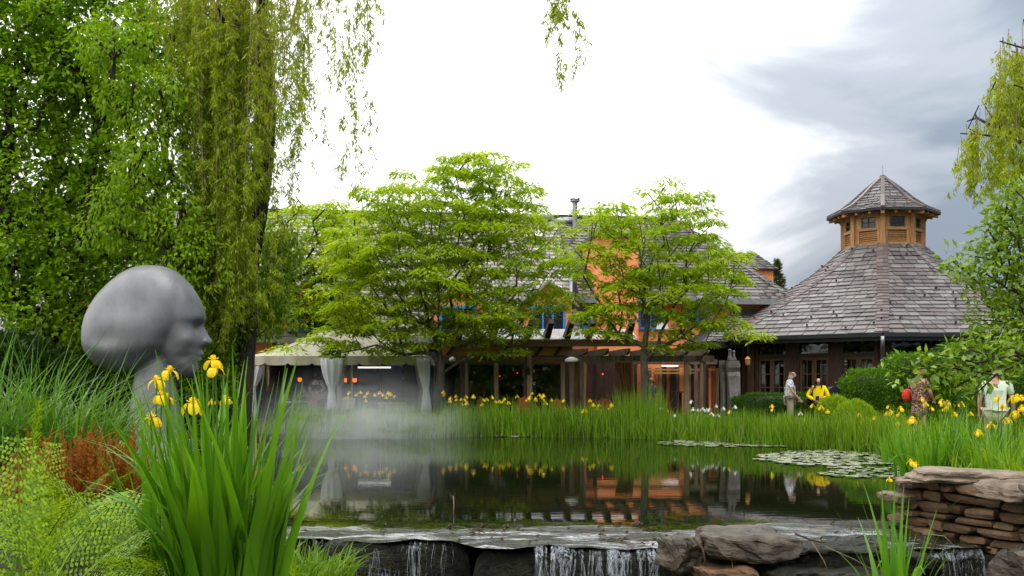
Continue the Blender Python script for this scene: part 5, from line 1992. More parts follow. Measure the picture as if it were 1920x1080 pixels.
def willow_strand_leaves(x, y, z0, z1, dens, L=0.12, W=0.018, clump=True):
    """leaves hung along one whip from z0 down to z1, gathered into sprays"""
    H = z0 - z1
    Cs = []
    nb = max(2, int(H / (0.42 if clump else 0.2)))
    sway = nr.normal(size=2) * 0.10
    pts = []
    for k in range(9):
        t = k / 8
        pts.append((x + sway[0] * t * t + .03 * math.sin(3 * t + x * 9), y + sway[1] * t * t, z0 - H * t))
    Pn = np.array(pts)
    tc_ = np.sort(nr.uniform(0.02, 1.0, nb))
    for t in tc_:
        n = int(dens * nr.uniform(0.5, 1.5))
        ln = nr.uniform(0.2, 0.5) if clump else 0.25
        c = np.array([np.interp(t, np.linspace(0, 1, 9), Pn[:, q]) for q in range(3)])
        az = nr.uniform(0, 2 * np.pi)
        s = nr.uniform(0, 1, n)
        out_ = nr.uniform(0.05, 0.22)
        C = c + np.stack([np.cos(az) * out_ * np.sin(s * 1.8) + nr.normal(size=n) * .025, np.sin(az) * out_ * np.sin(s * 1.8) + nr.normal(size=n) * .025, -s * ln], 1)
        Cs.append(C)
    C = np.concatenate(Cs)
    n = len(C)
    D = np.stack([nr.normal(size=n) * .5, nr.normal(size=n) * .5, -rnd(n, .45, 1.2)], 1)
    return leaf_quads(C, D, nr.normal(size=(n, 3)), rnd(n, L * .7, L * 1.25), rnd(n, W * .7, W * 1.3)), pts


def willow(label, base, fork, strands, T, rmax, leafL=0.12, leafW=0.02, top_leaves=None):
    t = thing('willow_tree', label, 'tree', base)
    limbs(skeleton(base, fork, T, r_tip=0.012, bend=0.07, expo=1.8), 'trunk', M['bark_dark'], t, rmax)
    VV, wb = [], MB()
    for (x, y, z0, z1, d, cl) in strands:
        v, pts = willow_strand_leaves(x, y, z0, z1, d, leafL, leafW, cl)
        VV.append(v)
        wb.tube(pts[::2], [.007, .006, .005, .004, .003], 3, cap=False)
    if top_leaves is not None:
        VV.append(top_leaves)
    V = np.concatenate(VV)
    mesh_np('crown', V, quads(len(V) // 4), M['willow'], t)
    o_ = wb.build('hanging_twigs', M['pale_twig'], t)
    o_['kind'] = 'stuff'


YW = 22.5
st_ = []
ends_ = []


def strand(px, y0, y1, Y, d, cl=True):
    st_.append((WX(px, Y), Y, WZ(y0, Y), WZ(y1, Y), d, cl))
    ends_.append((WX(px, Y), Y, WZ(y0, Y) + .05))


for _ in range(135):                                   # the dense curtain
    px = nr.normal(404, 44)
    Y = YW + U(-1.2, 1.6)
    strand(px, U(-120, 60), U(330, 640) if abs(px - 415) < 60 else U(200, 430), Y, 22, False)
for _ in range(36):
    px = nr.normal(420, 42)
    strand(px, U(330, 430), U(540, 665), YW + U(-.6, 1.5), 20, False)
for _ in range(40):                                    # looser whips before the white sky
    px = U(470, 585)
    strand(px, U(-150, -30), U(140, 400) - (px - 470) * .35, YW + U(-2, 1), 19)
for px, yb in ((598, 300), (612, 250), (622, 205), (640, 345), (632, 190), (655, 300), (668, 370), (660, 240), (676, 385), (684, 180), (692, 255), (698, 330), (704, 120), (690, 150), (578, 330), (560, 380), (545, 345), (530, 400), (512, 420), (600, 150), (650, 120), (710, 60), (675, 130), (625, 110)):
    strand(px, U(-160, -60), yb, YW + U(-2.2, .5), 21)
for px, yb in ((1040, 90), (1048, 140), (1060, 105), (1072, 60), (1083, 125), (1066, 30), (1034, 40), (1052, 120), (1056, 70), (1044, 60), (1078, 90)):
    strand(px, -120, yb, YW - 1 + U(-.3, .3), 34)
for _ in range(26):
    strand(U(240, 350), U(-120, -20), U(40, 170), YW + U(0, 2), 17, False)
TW = np.array([e for i, e in enumerate(ends_) if i % 3 == 0 and e[2] > WZ(70, YW)] + [(WX(p_, YW), YW + U(-1, 1), WZ(q_, YW)) for p_, q_ in ((420, -200), (560, -260), (700, -220), (860, -230), (1000, -190), (300, -150), (500, -120), (640, -150))])
bx = WX(447, YW + 1)
willow('weeping willow with long hanging whips against the white sky', (bx, YW + 1, 0.1), (bx + .1, YW + 1.6, 4.2), st_, TW, 0.24, 0.14, 0.027)

# ivy-like climber hanging under the willow
iv = blob_points([(425, 560, 38, 80, 23.4), (412, 690, 26, 60, 23.4), (395, 480, 40, 50, 23.4), (370, 570, 40, 40, 23.8), (400, 740, 34, 40, 23.4), (500, 560, 40, 60, 24.5), (520, 470, 40, 40, 24.5)], 0.36, 1800)
V = leafy(iv, 130, 0.42, 0.11, 0.07, 1.1, 1.1)
t = thing('climbing_vine', 'light green vine climbing the willow trunk down to the bank', 'vine', (WX(435, 23.4), 23.4, 0.1))
limbs(skeleton((WX(435, 23.4), 23.4, 0.1), (WX(432, 23.4), 23.4, 0.9), iv, r_tip=.008), 'vine_stem', M['bark_dark'], t, .06)
mesh_np('leaves', V, quads(len(V) // 4), M['ivy'], t)

# right-hand willow and the leafy crab-apple in front of it
st_, ends_ = [], []
YR = 21.0
for _ in range(120):
    px = U(1865, 2050)
    strand(px, U(40, 230), U(210, 420), YR + U(-1, 1.5), 19, False)
for _ in range(26):
    px = U(1795, 1870)
    k_ = (px - 1795) / 75
    strand(px, U(262, 300) - 150 * k_ * U(.3, 1), U(315, 375), YR + U(-.8, .8), 17, False)
for _ in range(22):
    strand(U(1880, 1990), U(60, 110), U(130, 230), YR + U(-.8, .8), 17, False)
TW = np.array([e for i, e in enumerate(ends_) if i % 3 == 0])
bx = WX(2020, YR)
willow('pale weeping willow at the edge beyond the slate pavilion', (bx, YR, 0.3), (bx - .1, YR, 3.0), st_, TW, 0.085, 0.13, 0.028)

YK = 9.2
TK = blob_points([(1900, 440, 60, 40, YK), (1860, 500, 70, 40, YK), (1820, 500, 45, 26, YK), (1900, 560, 60, 50, YK), (1795, 490, 26, 14, YK), (1880, 610, 60, 26, YK), (1960, 400, 60, 60, YK), (1945, 520, 60, 90, YK), (1900, 370, 30, 20, YK),
                  (1870, 655, 50, 14, YK - .6), (1800, 658, 34, 12, YK - .6), (1850, 702, 40, 12, YK - .6), (1775, 690, 45, 16, YK - .6), (1795, 722, 40, 10, YK - .6), (1690, 695, 24, 10, YK - .6), (1920, 650, 40, 40, YK - .4)], 0.15, 6000)
bx = WX(2060, YK)
t = thing('crab_apple_tree', 'leafy crab apple reaching in beside the pavilion with dark twigs', 'tree', (bx, YK, gz(bx, YK)))
limbs(skeleton((bx, YK, gz(bx, YK)), (bx - .05, YK, 1.5), TK, r_tip=.004, bend=.1, expo=1.9), 'trunk', M['bark_dark'], t, .05)
V = leafy(TK, 34, 0.17, 0.08, 0.038, 0.9, 0.25)
mesh_np('crown', V, quads(len(V) // 4), M['crab'], t)
br = MB()
for a_, b_, c_, r_ in (((1935, 662), (1870, 672), (1790, 690), .016), ((1925, 678), (1870, 700), (1826, 742), .012), ((1835, 683), (1800, 672), (1752, 664), .009)):
    br.tube([P(*a_, 8.6), P(*b_, 8.55), P(*c_, 8.5)], [r_, r_ * .8, r_ * .4], 6)
br.build('bough', M['bark_dark'], t, smooth=True)

# conifer far behind
Yp = 75.0
t = thing('conifer_tree', 'small distant conifer rising behind the roofs', 'tree', (WX(1457, Yp), Yp, 0))
MB().tube([(WX(1457, Yp), Yp, 0), (WX(1456, Yp), Yp, WZ(494, Yp))], [.25, .03], 6).build('trunk', M['bark_dark'], t)
V = []
for j in range(44):
    t_ = j / 43
    z = WZ(494, Yp) - t_ * 5.2
    rr = (.12 + .95 * t_ ** .8) * U(.7, 1.2)
    for q in range(5 + int(5 * t_)):
        a = U(0, 6.28)
        n = 16
        s = rnd(n, .15, 1)
        C = np.stack([WX(1457, Yp) + np.cos(a) * rr * s, Yp + np.sin(a) * rr * s, z + s * .15 + nr.normal(size=n) * .1], 1)
        D = np.stack([np.cos(a) + nr.normal(size=n) * .5, np.sin(a) + nr.normal(size=n) * .5, rnd(n, .1, .8)], 1)
        V.append(leaf_quads(C, D, nr.normal(size=(n, 3)), rnd(n, .2, .35), rnd(n, .06, .1)))
V = np.concatenate(V)
mesh_np('crown', V, quads(len(V) // 4), M['conifer'], t)


# ---------------------------------------------------------------- hedges and bushes
def hedge(name, label, cat, c, size, m, L=0.07, W=0.04, dens=620, round_=0.35, group=None):
    """clipped mass: a dark inner body with leaves all over its uneven surface"""
    c, sx, sy, sz = Vector(c), *[q / 2 for q in size]
    e = 2 / max(round_, .05) if round_ < 1 else 2
    e = {0.2: 7, 0.35: 5, 0.6: 3.2, 1.0: 2}.get(round_, 4)
    area = 4 * (sx * sy + sx * sz * 2 + sy * sz * 2)
    n = int(area * dens)
    d = rdir(n * 2)
    q = np.abs(d) ** 1.0
    r = (q[:, 0] ** e + q[:, 1] ** e + q[:, 2] ** e) ** (-1 / e)
    d = d * r[:, None]
    d = d[d[:, 2] > -.95]
    bump_ = 1 + 0.03 * np.sin(d[:, 0] * 9 + d[:, 2] * 7) + .03 * np.sin(d[:, 1] * 11 + d[:, 0] * 5) + nr.normal(size=len(d)) * .03
    Pn = d * bump_[:, None] * np.array([sx, sy, sz]) + np.array(c)
    n = len(Pn)
    D = unit(d * np.array([1 / sx, 1 / sy, 1 / sz])) * .9 + nr.normal(size=(n, 3)) * .55
    D[:, 2] += .25
    V = leaf_quads(Pn, D, nr.normal(size=(n, 3)) * .7 + np.array([0, 0, .8]), rnd(n, L * .6, L * 1.3), rnd(n, W * .7, W * 1.3))
    t_ = thing(name, label, cat, (c.x, c.y, c.z - sz), group)
    mesh_np('leaves', V, quads(len(V) // 4), M[m], t_)
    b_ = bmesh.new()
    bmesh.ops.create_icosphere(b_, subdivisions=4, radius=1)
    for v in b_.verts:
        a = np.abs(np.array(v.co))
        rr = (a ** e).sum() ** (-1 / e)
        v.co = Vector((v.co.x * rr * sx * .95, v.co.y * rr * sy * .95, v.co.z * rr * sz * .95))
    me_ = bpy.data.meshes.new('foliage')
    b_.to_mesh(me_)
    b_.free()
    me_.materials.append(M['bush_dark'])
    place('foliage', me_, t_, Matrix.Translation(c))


def pxhedge(name, label, cat, x0, x1, ytop, Y, depth, zb, m, **kw):
    a, b, z1 = WX(x0, Y), WX(x1, Y), WZ(ytop, Y)
    hedge(name, label, cat, ((a + b) / 2, Y + depth / 2, (zb + z1) / 2), (b - a, depth, z1 - zb), m, **kw)


pxhedge('hedge', 'low clipped hedge along the pavilion wall behind the flowered shirt', 'hedge', 1388, 1618, 741, 30.3, 0.9, 0.0, 'hedge_dark', round_=.2)
pxhedge('hedge', 'rounded clipped hedge beside the map board', 'hedge', 1607, 1700, 697, 28.6, 1.8, 0.0, 'hedge', round_=.35)
pxhedge('hedge', 'long clipped hedge stepping up behind the patterned dress', 'hedge', 1692, 1806, 668, 28.5, 2.0, 0.0, 'hedge', round_=.2)
pxhedge('hedge', 'topmost clipped hedge block half hidden by the crab apple', 'hedge', 1782, 1960, 648, 30.5, 2.0, 0.0, 'hedge_dark', round_=.2)
pxhedge('hedge', 'yellow-green hedge behind the man in pale green', 'hedge', 1862, 2010, 690, 21.0, 1.5, 0.0, 'hedge', round_=.35)
pxhedge('shrub', 'round light green shrub on the bank in front of the bin', 'shrub', 1550, 1612, 747, 27.2, 1.4, 0.05, 'meadow', round_=1.0, L=.1, W=.02, dens=900)
pxhedge('shrub', 'second low grassy shrub just right of the round light green one', 'shrub', 1585, 1652, 757, 26.2, 1.3, 0.05, 'meadow', round_=1.0, L=.12, W=.02, dens=900)
pxhedge('shrub', 'dark bush behind the sculpture at the foot of the maple', 'shrub', 60, 330, 610, 25.0, 2.0, 0.0, 'maple', round_=.6, L=.14, W=.09, dens=260)
pxhedge('shrub', 'dark bush under the willow between sculpture and tent', 'shrub', 330, 436, 640, 25.6, 2.0, 0.0, 'ivy', round_=.6, L=.14, W=.09, dens=260)
pxhedge('shrub', 'dark bush at the far edge behind the arching grass', 'shrub', -200, 90, 628, 20.0, 3.0, 0.0, 'bush_dark', round_=1.0, L=.14, W=.09, dens=260)
for k, (px, Y, h) in enumerate(((915, 33.6, .95), (835, 34.2, .8))):
    T_ = np.array([[WX(px, Y) + U(-.3, .3), Y + U(-.2, .2), .1 + h - U(0, .35)] for _ in range(16)])
    t = thing('young_plant', ['small broad-leaved plant against the tall panes', 'small leafy plant at the foot of the largest locust'][k], 'plant', (WX(px, Y), Y, .12))
    limbs(skeleton((WX(px, Y), Y, .1), (WX(px, Y), Y, .3), T_, r_tip=.004), 'stem', M['stem'], t, .02)
    V = leafy(T_, 16, .14, .15, .045)
    mesh_np('leaves', V, quads(len(V) // 4), M['hedge'], t)


# wood across the path behind the viewer: the glass mirrors it
n = 26000
a_ = rnd(n, -2.75, -.4)
rr_ = rnd(n, 20, 27)
zz_ = 13 * rnd(n, 0, 1) ** .8 * (.72 + .28 * np.sin(a_ * 9) * np.cos(a_ * 23))
C = np.stack([rr_ * np.cos(a_), rr_ * np.sin(a_), zz_], 1)
V = leaf_quads(C, rdir(n) + np.array([0, 0, -.4]), rdir(n), rnd(n, .6, 1.1), rnd(n, .35, .6), .1)
tag(mesh_np('woodland', V, quads(n), M['maple']), 'green wood across the path behind the viewer', kind='stuff')

# ---------------------------------------------------------------- reeds and flags
def ribbons(B0, az, h, lean, w, segs=3, droop=0.0, tw=None):
    """curved blades; B0 (n,3) feet, az lean azimuth, lean sideways reach / height"""
    n = len(B0)
    tt = np.linspace(0, 1, segs + 1)
    d = np.stack([np.cos(az), np.sin(az), np.zeros(n)], 1)
    tw = az + np.pi / 2 + nr.normal(size=n) * .7 if tw is None else tw
    sd = np.stack([np.cos(tw), np.sin(tw), np.zeros(n)], 1)
    rows = []
    for t in tt:
        p = B0 + d * (lean * h * t ** 1.9)[:, None]
        p = p + np.stack([0 * h, 0 * h, h * t * (1 - .25 * lean ** 2 * t) - droop * h * t ** 3.2], 1)
        ww = (w * (1 - t ** 2.2) * .5 * (.75 + .5 * np.sin(np.pi * min(1, t * 1.3 + .15))))[:, None]
        if t == 1.0:
            ww = w[:, None] * .02
        rows.append(np.stack([p - sd * ww, p + sd * ww], 1))
    V = np.stack(rows, 1).reshape(n, -1, 3)
    k = 2 * (segs + 1)
    f = np.array([[2 * i, 2 * i + 1, 2 * i + 3, 2 * i + 2] for i in range(segs)])
    return V.reshape(-1, 3), (np.arange(n)[:, None, None] * k + f[None]).reshape(-1, 4)


SPX = list(range(540, 1760, 10))
SYY = []
for q_ in SPX:                                         # where each sight line last leaves the water
    yy_ = np.arange(10.5, 30, .05)
    ins_ = sdist((q_ - 960) / F * yy_, yy_, POND) < 0
    SYY.append(float(yy_[ins_].max()) if ins_.any() else 12.0)


def bed(name, label, n, x0, x1, back, h0, h1, lean, w, m, front=0.0, hf=None):
    px = rnd(n, x0, x1)
    Y = np.interp(px, SPX, SYY) + front + -.22 + rnd(n, 0, 1) ** 1.3 * back
    X = (px - 960) / F * Y
    patch = .5 + .3 * np.sin(px * .05 + Y * 1.1) * np.sin(px * .021 - Y * .7) + .2 * np.sin(px * .13 + Y * 2.7) * np.sin(px * .077)
    h = rnd(n, h0, h1) * (.68 + .45 * patch)
    if hf is not None:
        h = h * hf(px)
    Z = ground_z(X, Y) - .05
    V, Fc = ribbons(np.stack([X, Y, Z], 1), rnd(n, 0, 6.283), h, np.abs(nr.normal(size=n)) * lean, rnd(n, w * .6, w * 1.4))
    o_ = mesh_np(name, V, Fc, M[m])
    return tag(o_, label, 'reeds', kind='stuff')


bed('reeds', 'tall green reeds and flag leaves along the far pond edge', 5600, 545, 1250, 2.6, .62, 1.08, .26, .03, 'reed', hf=lambda p: np.where(p < 820, .9, 1.0))
bed('reeds', 'taller reed tuft at the slender tree', 420, 1150, 1250, 2.0, 1.15, 1.65, .14, .02, 'reed', front=.6)
bed('reeds', 'reeds along the curving right shore', 4200, 1230, 1700, 2.4, .5, .88, .3, .028, 'reed')
bed('meadow_grass', 'bright green grass on the bank below the pavilion hedge', 15000, 1230, 1720, 6.5, .28, .55, .35, .014, 'meadow', front=1.2)
bed('meadow_grass', 'bright grass behind the reeds before the veranda', 3500, 640, 1250, 4.5, .4, .7, .3, .014, 'reed', front=1.6)
bed('rushes', 'dark thin rush stalks standing above the far reeds', 520, 600, 1420, 2.2, .9, 1.3, .10, .012, 'bush_dark')
bed('dry_reeds', 'bleached dead blades among the green reeds', 420, 560, 1650, 2.0, .45, .95, .35, .016, 'dry_reed')
bed('dry_reeds', 'straw coloured dead reed stems at the water line', 300, 800, 1330, .35, .2, .55, .2, .012, 'dry_reed', front=-.18)
nB = 9500
X = rnd(nB, 5.4, 15)
Y = rnd(nB, 11.5, 24)
ok = (sdist(X, Y, POND) > .15) & (X / Y < .7)
X, Y = X[ok], Y[ok]
V, Fc = ribbons(np.stack([X, Y, ground_z(X, Y) - .05], 1), rnd(len(X), 0, 6.28), rnd(len(X), .35, .75), np.abs(nr.normal(size=len(X))) * .4, rnd(len(X), .01, .02))
tag(mesh_np('meadow_grass', V, Fc, M['meadow']), 'long green grass on the near right bank', 'grass', kind='stuff')
nB = 6000
X = rnd(nB, -14, -3)
Y = rnd(nB, 10, 30)
ok = (sdist(X, Y, POND) > .1) & (X / Y > -.58)
X, Y = X[ok], Y[ok]
V, Fc = ribbons(np.stack([X, Y, ground_z(X, Y) - .05], 1), rnd(len(X), 0, 6.28), rnd(len(X), .35, .8), np.abs(nr.normal(size=len(X))) * .4, rnd(len(X), .012, .024))
tag(mesh_np('bank_grass', V, Fc, M['reed']), 'green grass along the shaded left bank', 'grass', kind='stuff')


# iris clumps of single leaves that share a few meshes
def leaf_shapes(m, n=10, h=1.0, w=0.042, lean=(.03, .55), droop=(0, .5)):
    out_ = []
    for i in range(n):
        segs = 6
        t = i / (n - 1)
        V_, F_ = ribbons(np.zeros((1, 3)), np.array([0.0]), np.array([h]), np.array([lean[0] + (lean[1] - lean[0]) * t]), np.array([w]), segs, droop[0] + (droop[1] - droop[0]) * t ** 3, np.array([np.pi / 2 + U(-.5, .5)]))
        V_ = V_.reshape(-1, 2, 3)
        c_ = V_.mean(1, keepdims=True)
        c_ = c_ + np.array([0, 0, 0.0])
        nrm = np.array([1.0, 0, .25])
        V3 = np.concatenate([V_[:, :1], c_ - nrm * w * .14 * (np.abs(V_[:, :1] - c_).max(-1, keepdims=True) / (w * .5)), V_[:, 1:]], 1).reshape(-1, 3)
        Fq = []
        for s in range(segs):
            a = 3 * s
            Fq += [(a, a + 1, a + 4, a + 3), (a + 1, a + 2, a + 5, a + 4)]
        me_ = bpy.data.meshes.new('leaf')
        me_.from_pydata([tuple(v) for v in V3], [], Fq)
        me_.materials.append(M[m])
        for p_ in me_.polygons:
            p_.use_smooth = True
        out_.append(me_)
    return out_


IL = leaf_shapes('iris_leaf')
ILL = leaf_shapes('iris_leaf_light')
ILD = leaf_shapes('dry_reed', w=.03)


def iris_clump(label, c, n, rad, h, spread, shapes, wk=1.0, outward=True, name='iris_plant'):
    t_ = thing(name, label, 'iris', c)
    for i in range(n):
        a = U(0, 2 * PI)
        r = rad * math.sqrt(U(0, 1))
        k_ = min(len(shapes) - 1, int(abs(rng.gauss(0, .4)) * len(shapes)))
        sh_ = ILD if rng.random() < .012 else shapes
        az = a + rng.gauss(0, .7) if outward else U(0, 2 * PI)
        hh = h * U(.6, 1.08)
        M4 = Matrix.Translation((c[0] + r * math.cos(a), c[1] + r * math.sin(a) * .8, c[2])) @ Matrix.Rotation(az, 4, 'Z') @ Matrix.Rotation(spread * r / rad * U(.5, 1.2), 4, 'Y') @ Matrix.Diagonal((hh, hh * wk * U(.75, 1.25), hh, 1))
        place('leaf', sh_[k_], t_, M4)
    return t_


iris_clump('big near clump of sword-shaped iris leaves in front of the sculpture', (WX(425, 4.2), 4.2, .62), 165, .20, 1.04, .17, IL)
iris_clump('iris leaves leaning at the dam end of the big near clump', (WX(470, 4.5), 4.5, .60), 36, .11, .86, .16, IL)
iris_clump('sparse iris leaves rising before the sculpture plinth', (WX(345, 4.9), 4.9, .55), 60, .17, 1.1, .26, IL)
iris_clump('small upright iris tuft in the stream below the weir', (WX(1683, 7.0), 7.0, -.22), 34, .11, 1.08, .16, ILL, 1.05)
for k, (px, Y, n, h, rad) in enumerate(((1745, 13.2, 80, 1.15, .35), (1800, 13.8, 90, 1.2, .45), (1850, 13.0, 80, 1.1, .4), (1905, 13.6, 70, 1.05, .4), (1720, 16.0, 70, .95, .4), (1790, 16.2, 60, 1.05, .4), (1690, 19.5, 60, .95, .45), (1885, 11.2, 50, .85, .3))):
    x = WX(px, Y)
    iris_clump(['iris clump rising just behind the big cap stone of the wall', 'tall iris clump behind the middle of the stone wall', 'iris clump before the man in pale green', 'iris clump at the far end of the stone wall', 'iris clump at the water edge by the lily pads',
                'iris clump below the patterned dress', 'iris clump where reeds meet the right shore', 'low iris tuft nearest behind the wall slabs'][k], (x, Y, gz(x, Y) - .03), n, rad, h, .22, IL, 1.0 if k != 7 else .7)


# arching grass at the left
def grass_clump(label, c, n, h, w, m, lean=.75, droop=.35, rad=.25):
    a = rnd(n, 0, 6.283)
    r = rad * np.sqrt(rnd(n, 0, 1))
    B0 = np.stack([c[0] + r * np.cos(a), c[1] + r * np.sin(a), np.full(n, c[2])], 1)
    V_, F_ = ribbons(B0, a + nr.normal(size=n) * .9, rnd(n, h * .55, h * 1.1), np.abs(nr.normal(size=n)) * .35 * lean / .5 + .08, rnd(n, w * .6, w * 1.3), 7, droop * rnd(n, 0, 1.3))
    t_ = thing('grass_clump', label, 'grass', c)
    o_ = mesh_np('blades', V_, F_, M[m], t_, smooth=True)
    o_['kind'] = 'stuff'


for k, (px, Y, zb, n, h) in enumerate(((40, 7.2, .62, 420, 1.35), (125, 7.0, .62, 420, 1.3), (-60, 6.6, .62, 300, 1.45), (190, 7.6, .5, 300, 1.1))):
    grass_clump(['tall arching grass clump left of the sculpture', 'arching grass clump touching the back of the sculpture', 'arching grass clump cut by the picture edge', 'lower arching grass clump before the plinth'][k], (WX(px, Y), Y, zb), n, h, .026, 'grass_blade')
for k, (px, Y, n) in enumerate(((1880, 11.8, 260), (1925, 10.8, 300), (1960, 12.5, 200), (545, 5.45, 420))):
    x = WX(px, Y)
    grass_clump(['fine arching grass tuft behind the right wall slabs', 'fine grass tuft hanging over the wall at the picture edge', 'fine grass tuft beyond the wall end', 'fine low grass tuft at the foot of the big iris clump on the weir side'][k], (x, Y, gz(x, Y)), n, .62 if k < 3 else .3, .011, 'meadow' if k < 3 else 'reed', 1.0, .4, .2 if k < 3 else .34)


# ferns
def frond_mesh(m, L=.8, curl=.3, npin=9, wmax=.26, pair=8, name='frond'):
    V, Fq = [], []

    def spine(t):
        return np.array([L * t * (1 - .18 * curl * t), 0, L * (.62 * t - curl * .9 * t ** 2.2)])
    st_b = MB()
    st_b.tube([spine(i / 8) for i in range(9)], [.006 - .0045 * i / 8 for i in range(9)], 3, cap=False)
    for i in range(npin):
        t = .2 + .8 * i / (npin - .5)
        c = spine(t)
        d0 = unit(spine(min(1, t + .02)) - spine(t - .02))
        wl_ = wmax * math.sin(math.pi * min(1, (.12 + .88 * (t - .2) / .8))) ** .7 * (1 - .35 * t) + .03
        nrm = unit(np.cross(d0, np.array([0, 1.0, 0])))
        if nrm[2] < 0:
            nrm = -nrm
        for s in (-1, 1):
            dp_ = unit(.55 * d0 + np.array([0, s * 1.0, 0]) - .12 * nrm)
            npr = max(3, int(pair * wl_ / wmax + .5))
            for j in range(npr):
                q = (j + .6) / npr
                pc = c + dp_ * wl_ * q - nrm * .10 * wl_ * q * q
                ll = .036 * (1 - .45 * q) * (L / .8) * U(.85, 1.15)
                for s2 in (-1, 1):
                    ld = unit(np.cross(nrm, dp_) * s2 + .5 * dp_ + nrm * U(-.12, .06))
                    V.append(leaf_quads(pc[None], ld[None], (nrm + rdir(1)[0] * .15)[None], np.array([ll]), np.array([.0165])))
            V.append(leaf_quads((c + dp_ * wl_ * .96)[None], dp_[None], nrm[None], np.array([.03]), np.array([.012])))
    V = np.concatenate(V)
    nb = len(st_b.v)
    me_ = bpy.data.meshes.new(name)
    me_.from_pydata(st_b.v + [tuple(v) for v in V], [], st_b.f + [tuple(int(i) + nb for i in f) for f in quads(len(V) // 4)])
    me_.materials.append(M[m])
    me_.update()
    return me_


FR = [frond_mesh('fern', .8, cu, np_, wm) for cu, np_, wm in ((.15, 12, .15), (.35, 12, .17), (.55, 12, .16), (.75, 11, .15), (.05, 13, .09))]


def rust_mesh():
    mb = MB()
    V = []
    for i in range(30):
        t = .3 + .7 * i / 29
        n = 9
        a = rnd(n, 0, 6.28)
        rr = .028 * (1.15 - t)
        C = np.stack([rr * np.cos(a) * .3, rr * np.sin(a) * .3, np.full(n, .5 * t) + rnd(n, -.01, .01)], 1)
        D = np.stack([np.cos(a), np.sin(a), rnd(n, .6, 1.8)], 1)
        V.append(leaf_quads(C, D, rdir(n), rnd(n, .02, .05) * (1.3 - t), rnd(n, .005, .009)))
    V = np.concatenate(V)
    mb.tube([(0, 0, 0), (.005, 0, .25), (0, 0, .5)], [.004, .003, .001], 4, cap=False)
    nb = len(mb.v)
    me_ = bpy.data.meshes.new('fertile_frond')
    me_.from_pydata(mb.v + [tuple(v) for v in V], [], mb.f + [tuple(int(i) + nb for i in f) for f in quads(len(V) // 4)])
    me_.materials.append(M['fern_rust'])
    return me_


RU = rust_mesh()


def fern(label, c, n, h, tilt=(-.1, .8), rust=0, upright=0):
    t_ = thing('fern', label, 'fern', c)
    for i in range(n):
        az = 2 * PI * (i + U(-.4, .4)) / n
        s = h * U(.75, 1.2) / .8
        k_ = rng.choice((0, 1, 1, 2, 2, 3))
        M4 = Matrix.Translation((c[0] + .05 * math.cos(az), c[1] + .05 * math.sin(az), c[2] + U(-.04, .06))) @ Matrix.Rotation(az, 4, 'Z') @ Matrix.Rotation(-U(*tilt), 4, 'Y') @ Matrix.Rotation(U(-.3, .3), 4, 'X') @ Matrix.Diagonal((s, s, s, 1))
        place('frond', FR[k_], t_, M4)
    for i in range(upright):
        s = h * U(.8, 1.1) / .8
        M4 = Matrix.Translation((c[0] + U(-.05, .05), c[1], c[2])) @ Matrix.Rotation(U(0, 6.28), 4, 'Z') @ Matrix.Rotation(-U(.75, .95), 4, 'Y') @ Matrix.Diagonal((s * 1.2, s * .5, s * 1.2, 1))
        place('frond', FR[4], t_, M4)
    for i in range(rust):
        s = U(.55, .95)
        M4 = Matrix.Translation((c[0] + rng.gauss(0, .16), c[1] + rng.gauss(0, .09), c[2] + .07 + U(-.06, .07))) @ Matrix.Rotation(U(-.2, .2), 4, 'Y') @ Matrix.Rotation(U(0, 6.28), 4, 'Z') @ Matrix.Diagonal((s, s, s, 1))
        place('fertile_frond', RU, t_, M4)


fern('royal fern carrying most of the rust red spore plumes', (WX(115, 5.2), 5.2, .78), 10, .55, rust=80)
fern('royal fern with a few rust red plumes nearer the iris leaves', (WX(190, 5.3), 5.3, .76), 9, .5, rust=55)
fern('fern with one upright pale green frond at the picture edge', (WX(30, 4.6), 4.6, .66), 9, .6, upright=1)
fern('fern with a single tall narrow frond against the arching grass', (WX(68, 5.6), 5.6, .72), 5, .55, upright=3)
for k, (px, Y, z, n, h) in enumerate(((40, 4.0, .58, 6, .66), (150, 4.1, .58, 6, .66), (250, 4.2, .60, 6, .62), (90, 3.6, .54, 6, .56), (200, 3.7, .52, 6, .56), (300, 4.6, .60, 6, .56), (-30, 3.8, .56, 6, .6), (235, 4.9, .64, 6, .56), (120, 4.6, .64, 6, .58), (30, 3.4, .54, 6, .46), (150, 3.45, .54, 6, .46))):
    fern(['bright fern filling the lower corner', 'bright fern beneath the rust plumes', 'bright fern spreading toward the iris stems', 'low fern along the bottom edge near the corner', 'low fern along the bottom edge near the iris stems', 'fern tucked against the near iris clump',
          'fern half outside the picture in the lower corner', 'fern behind the rust plumes beside the plinth', 'fern between the rust plumes and the bottom ferns', 'lowest pale fern at the bottom corner', 'lowest pale fern between bottom corner and iris'][k], (WX(px, Y), Y, z), n, h)


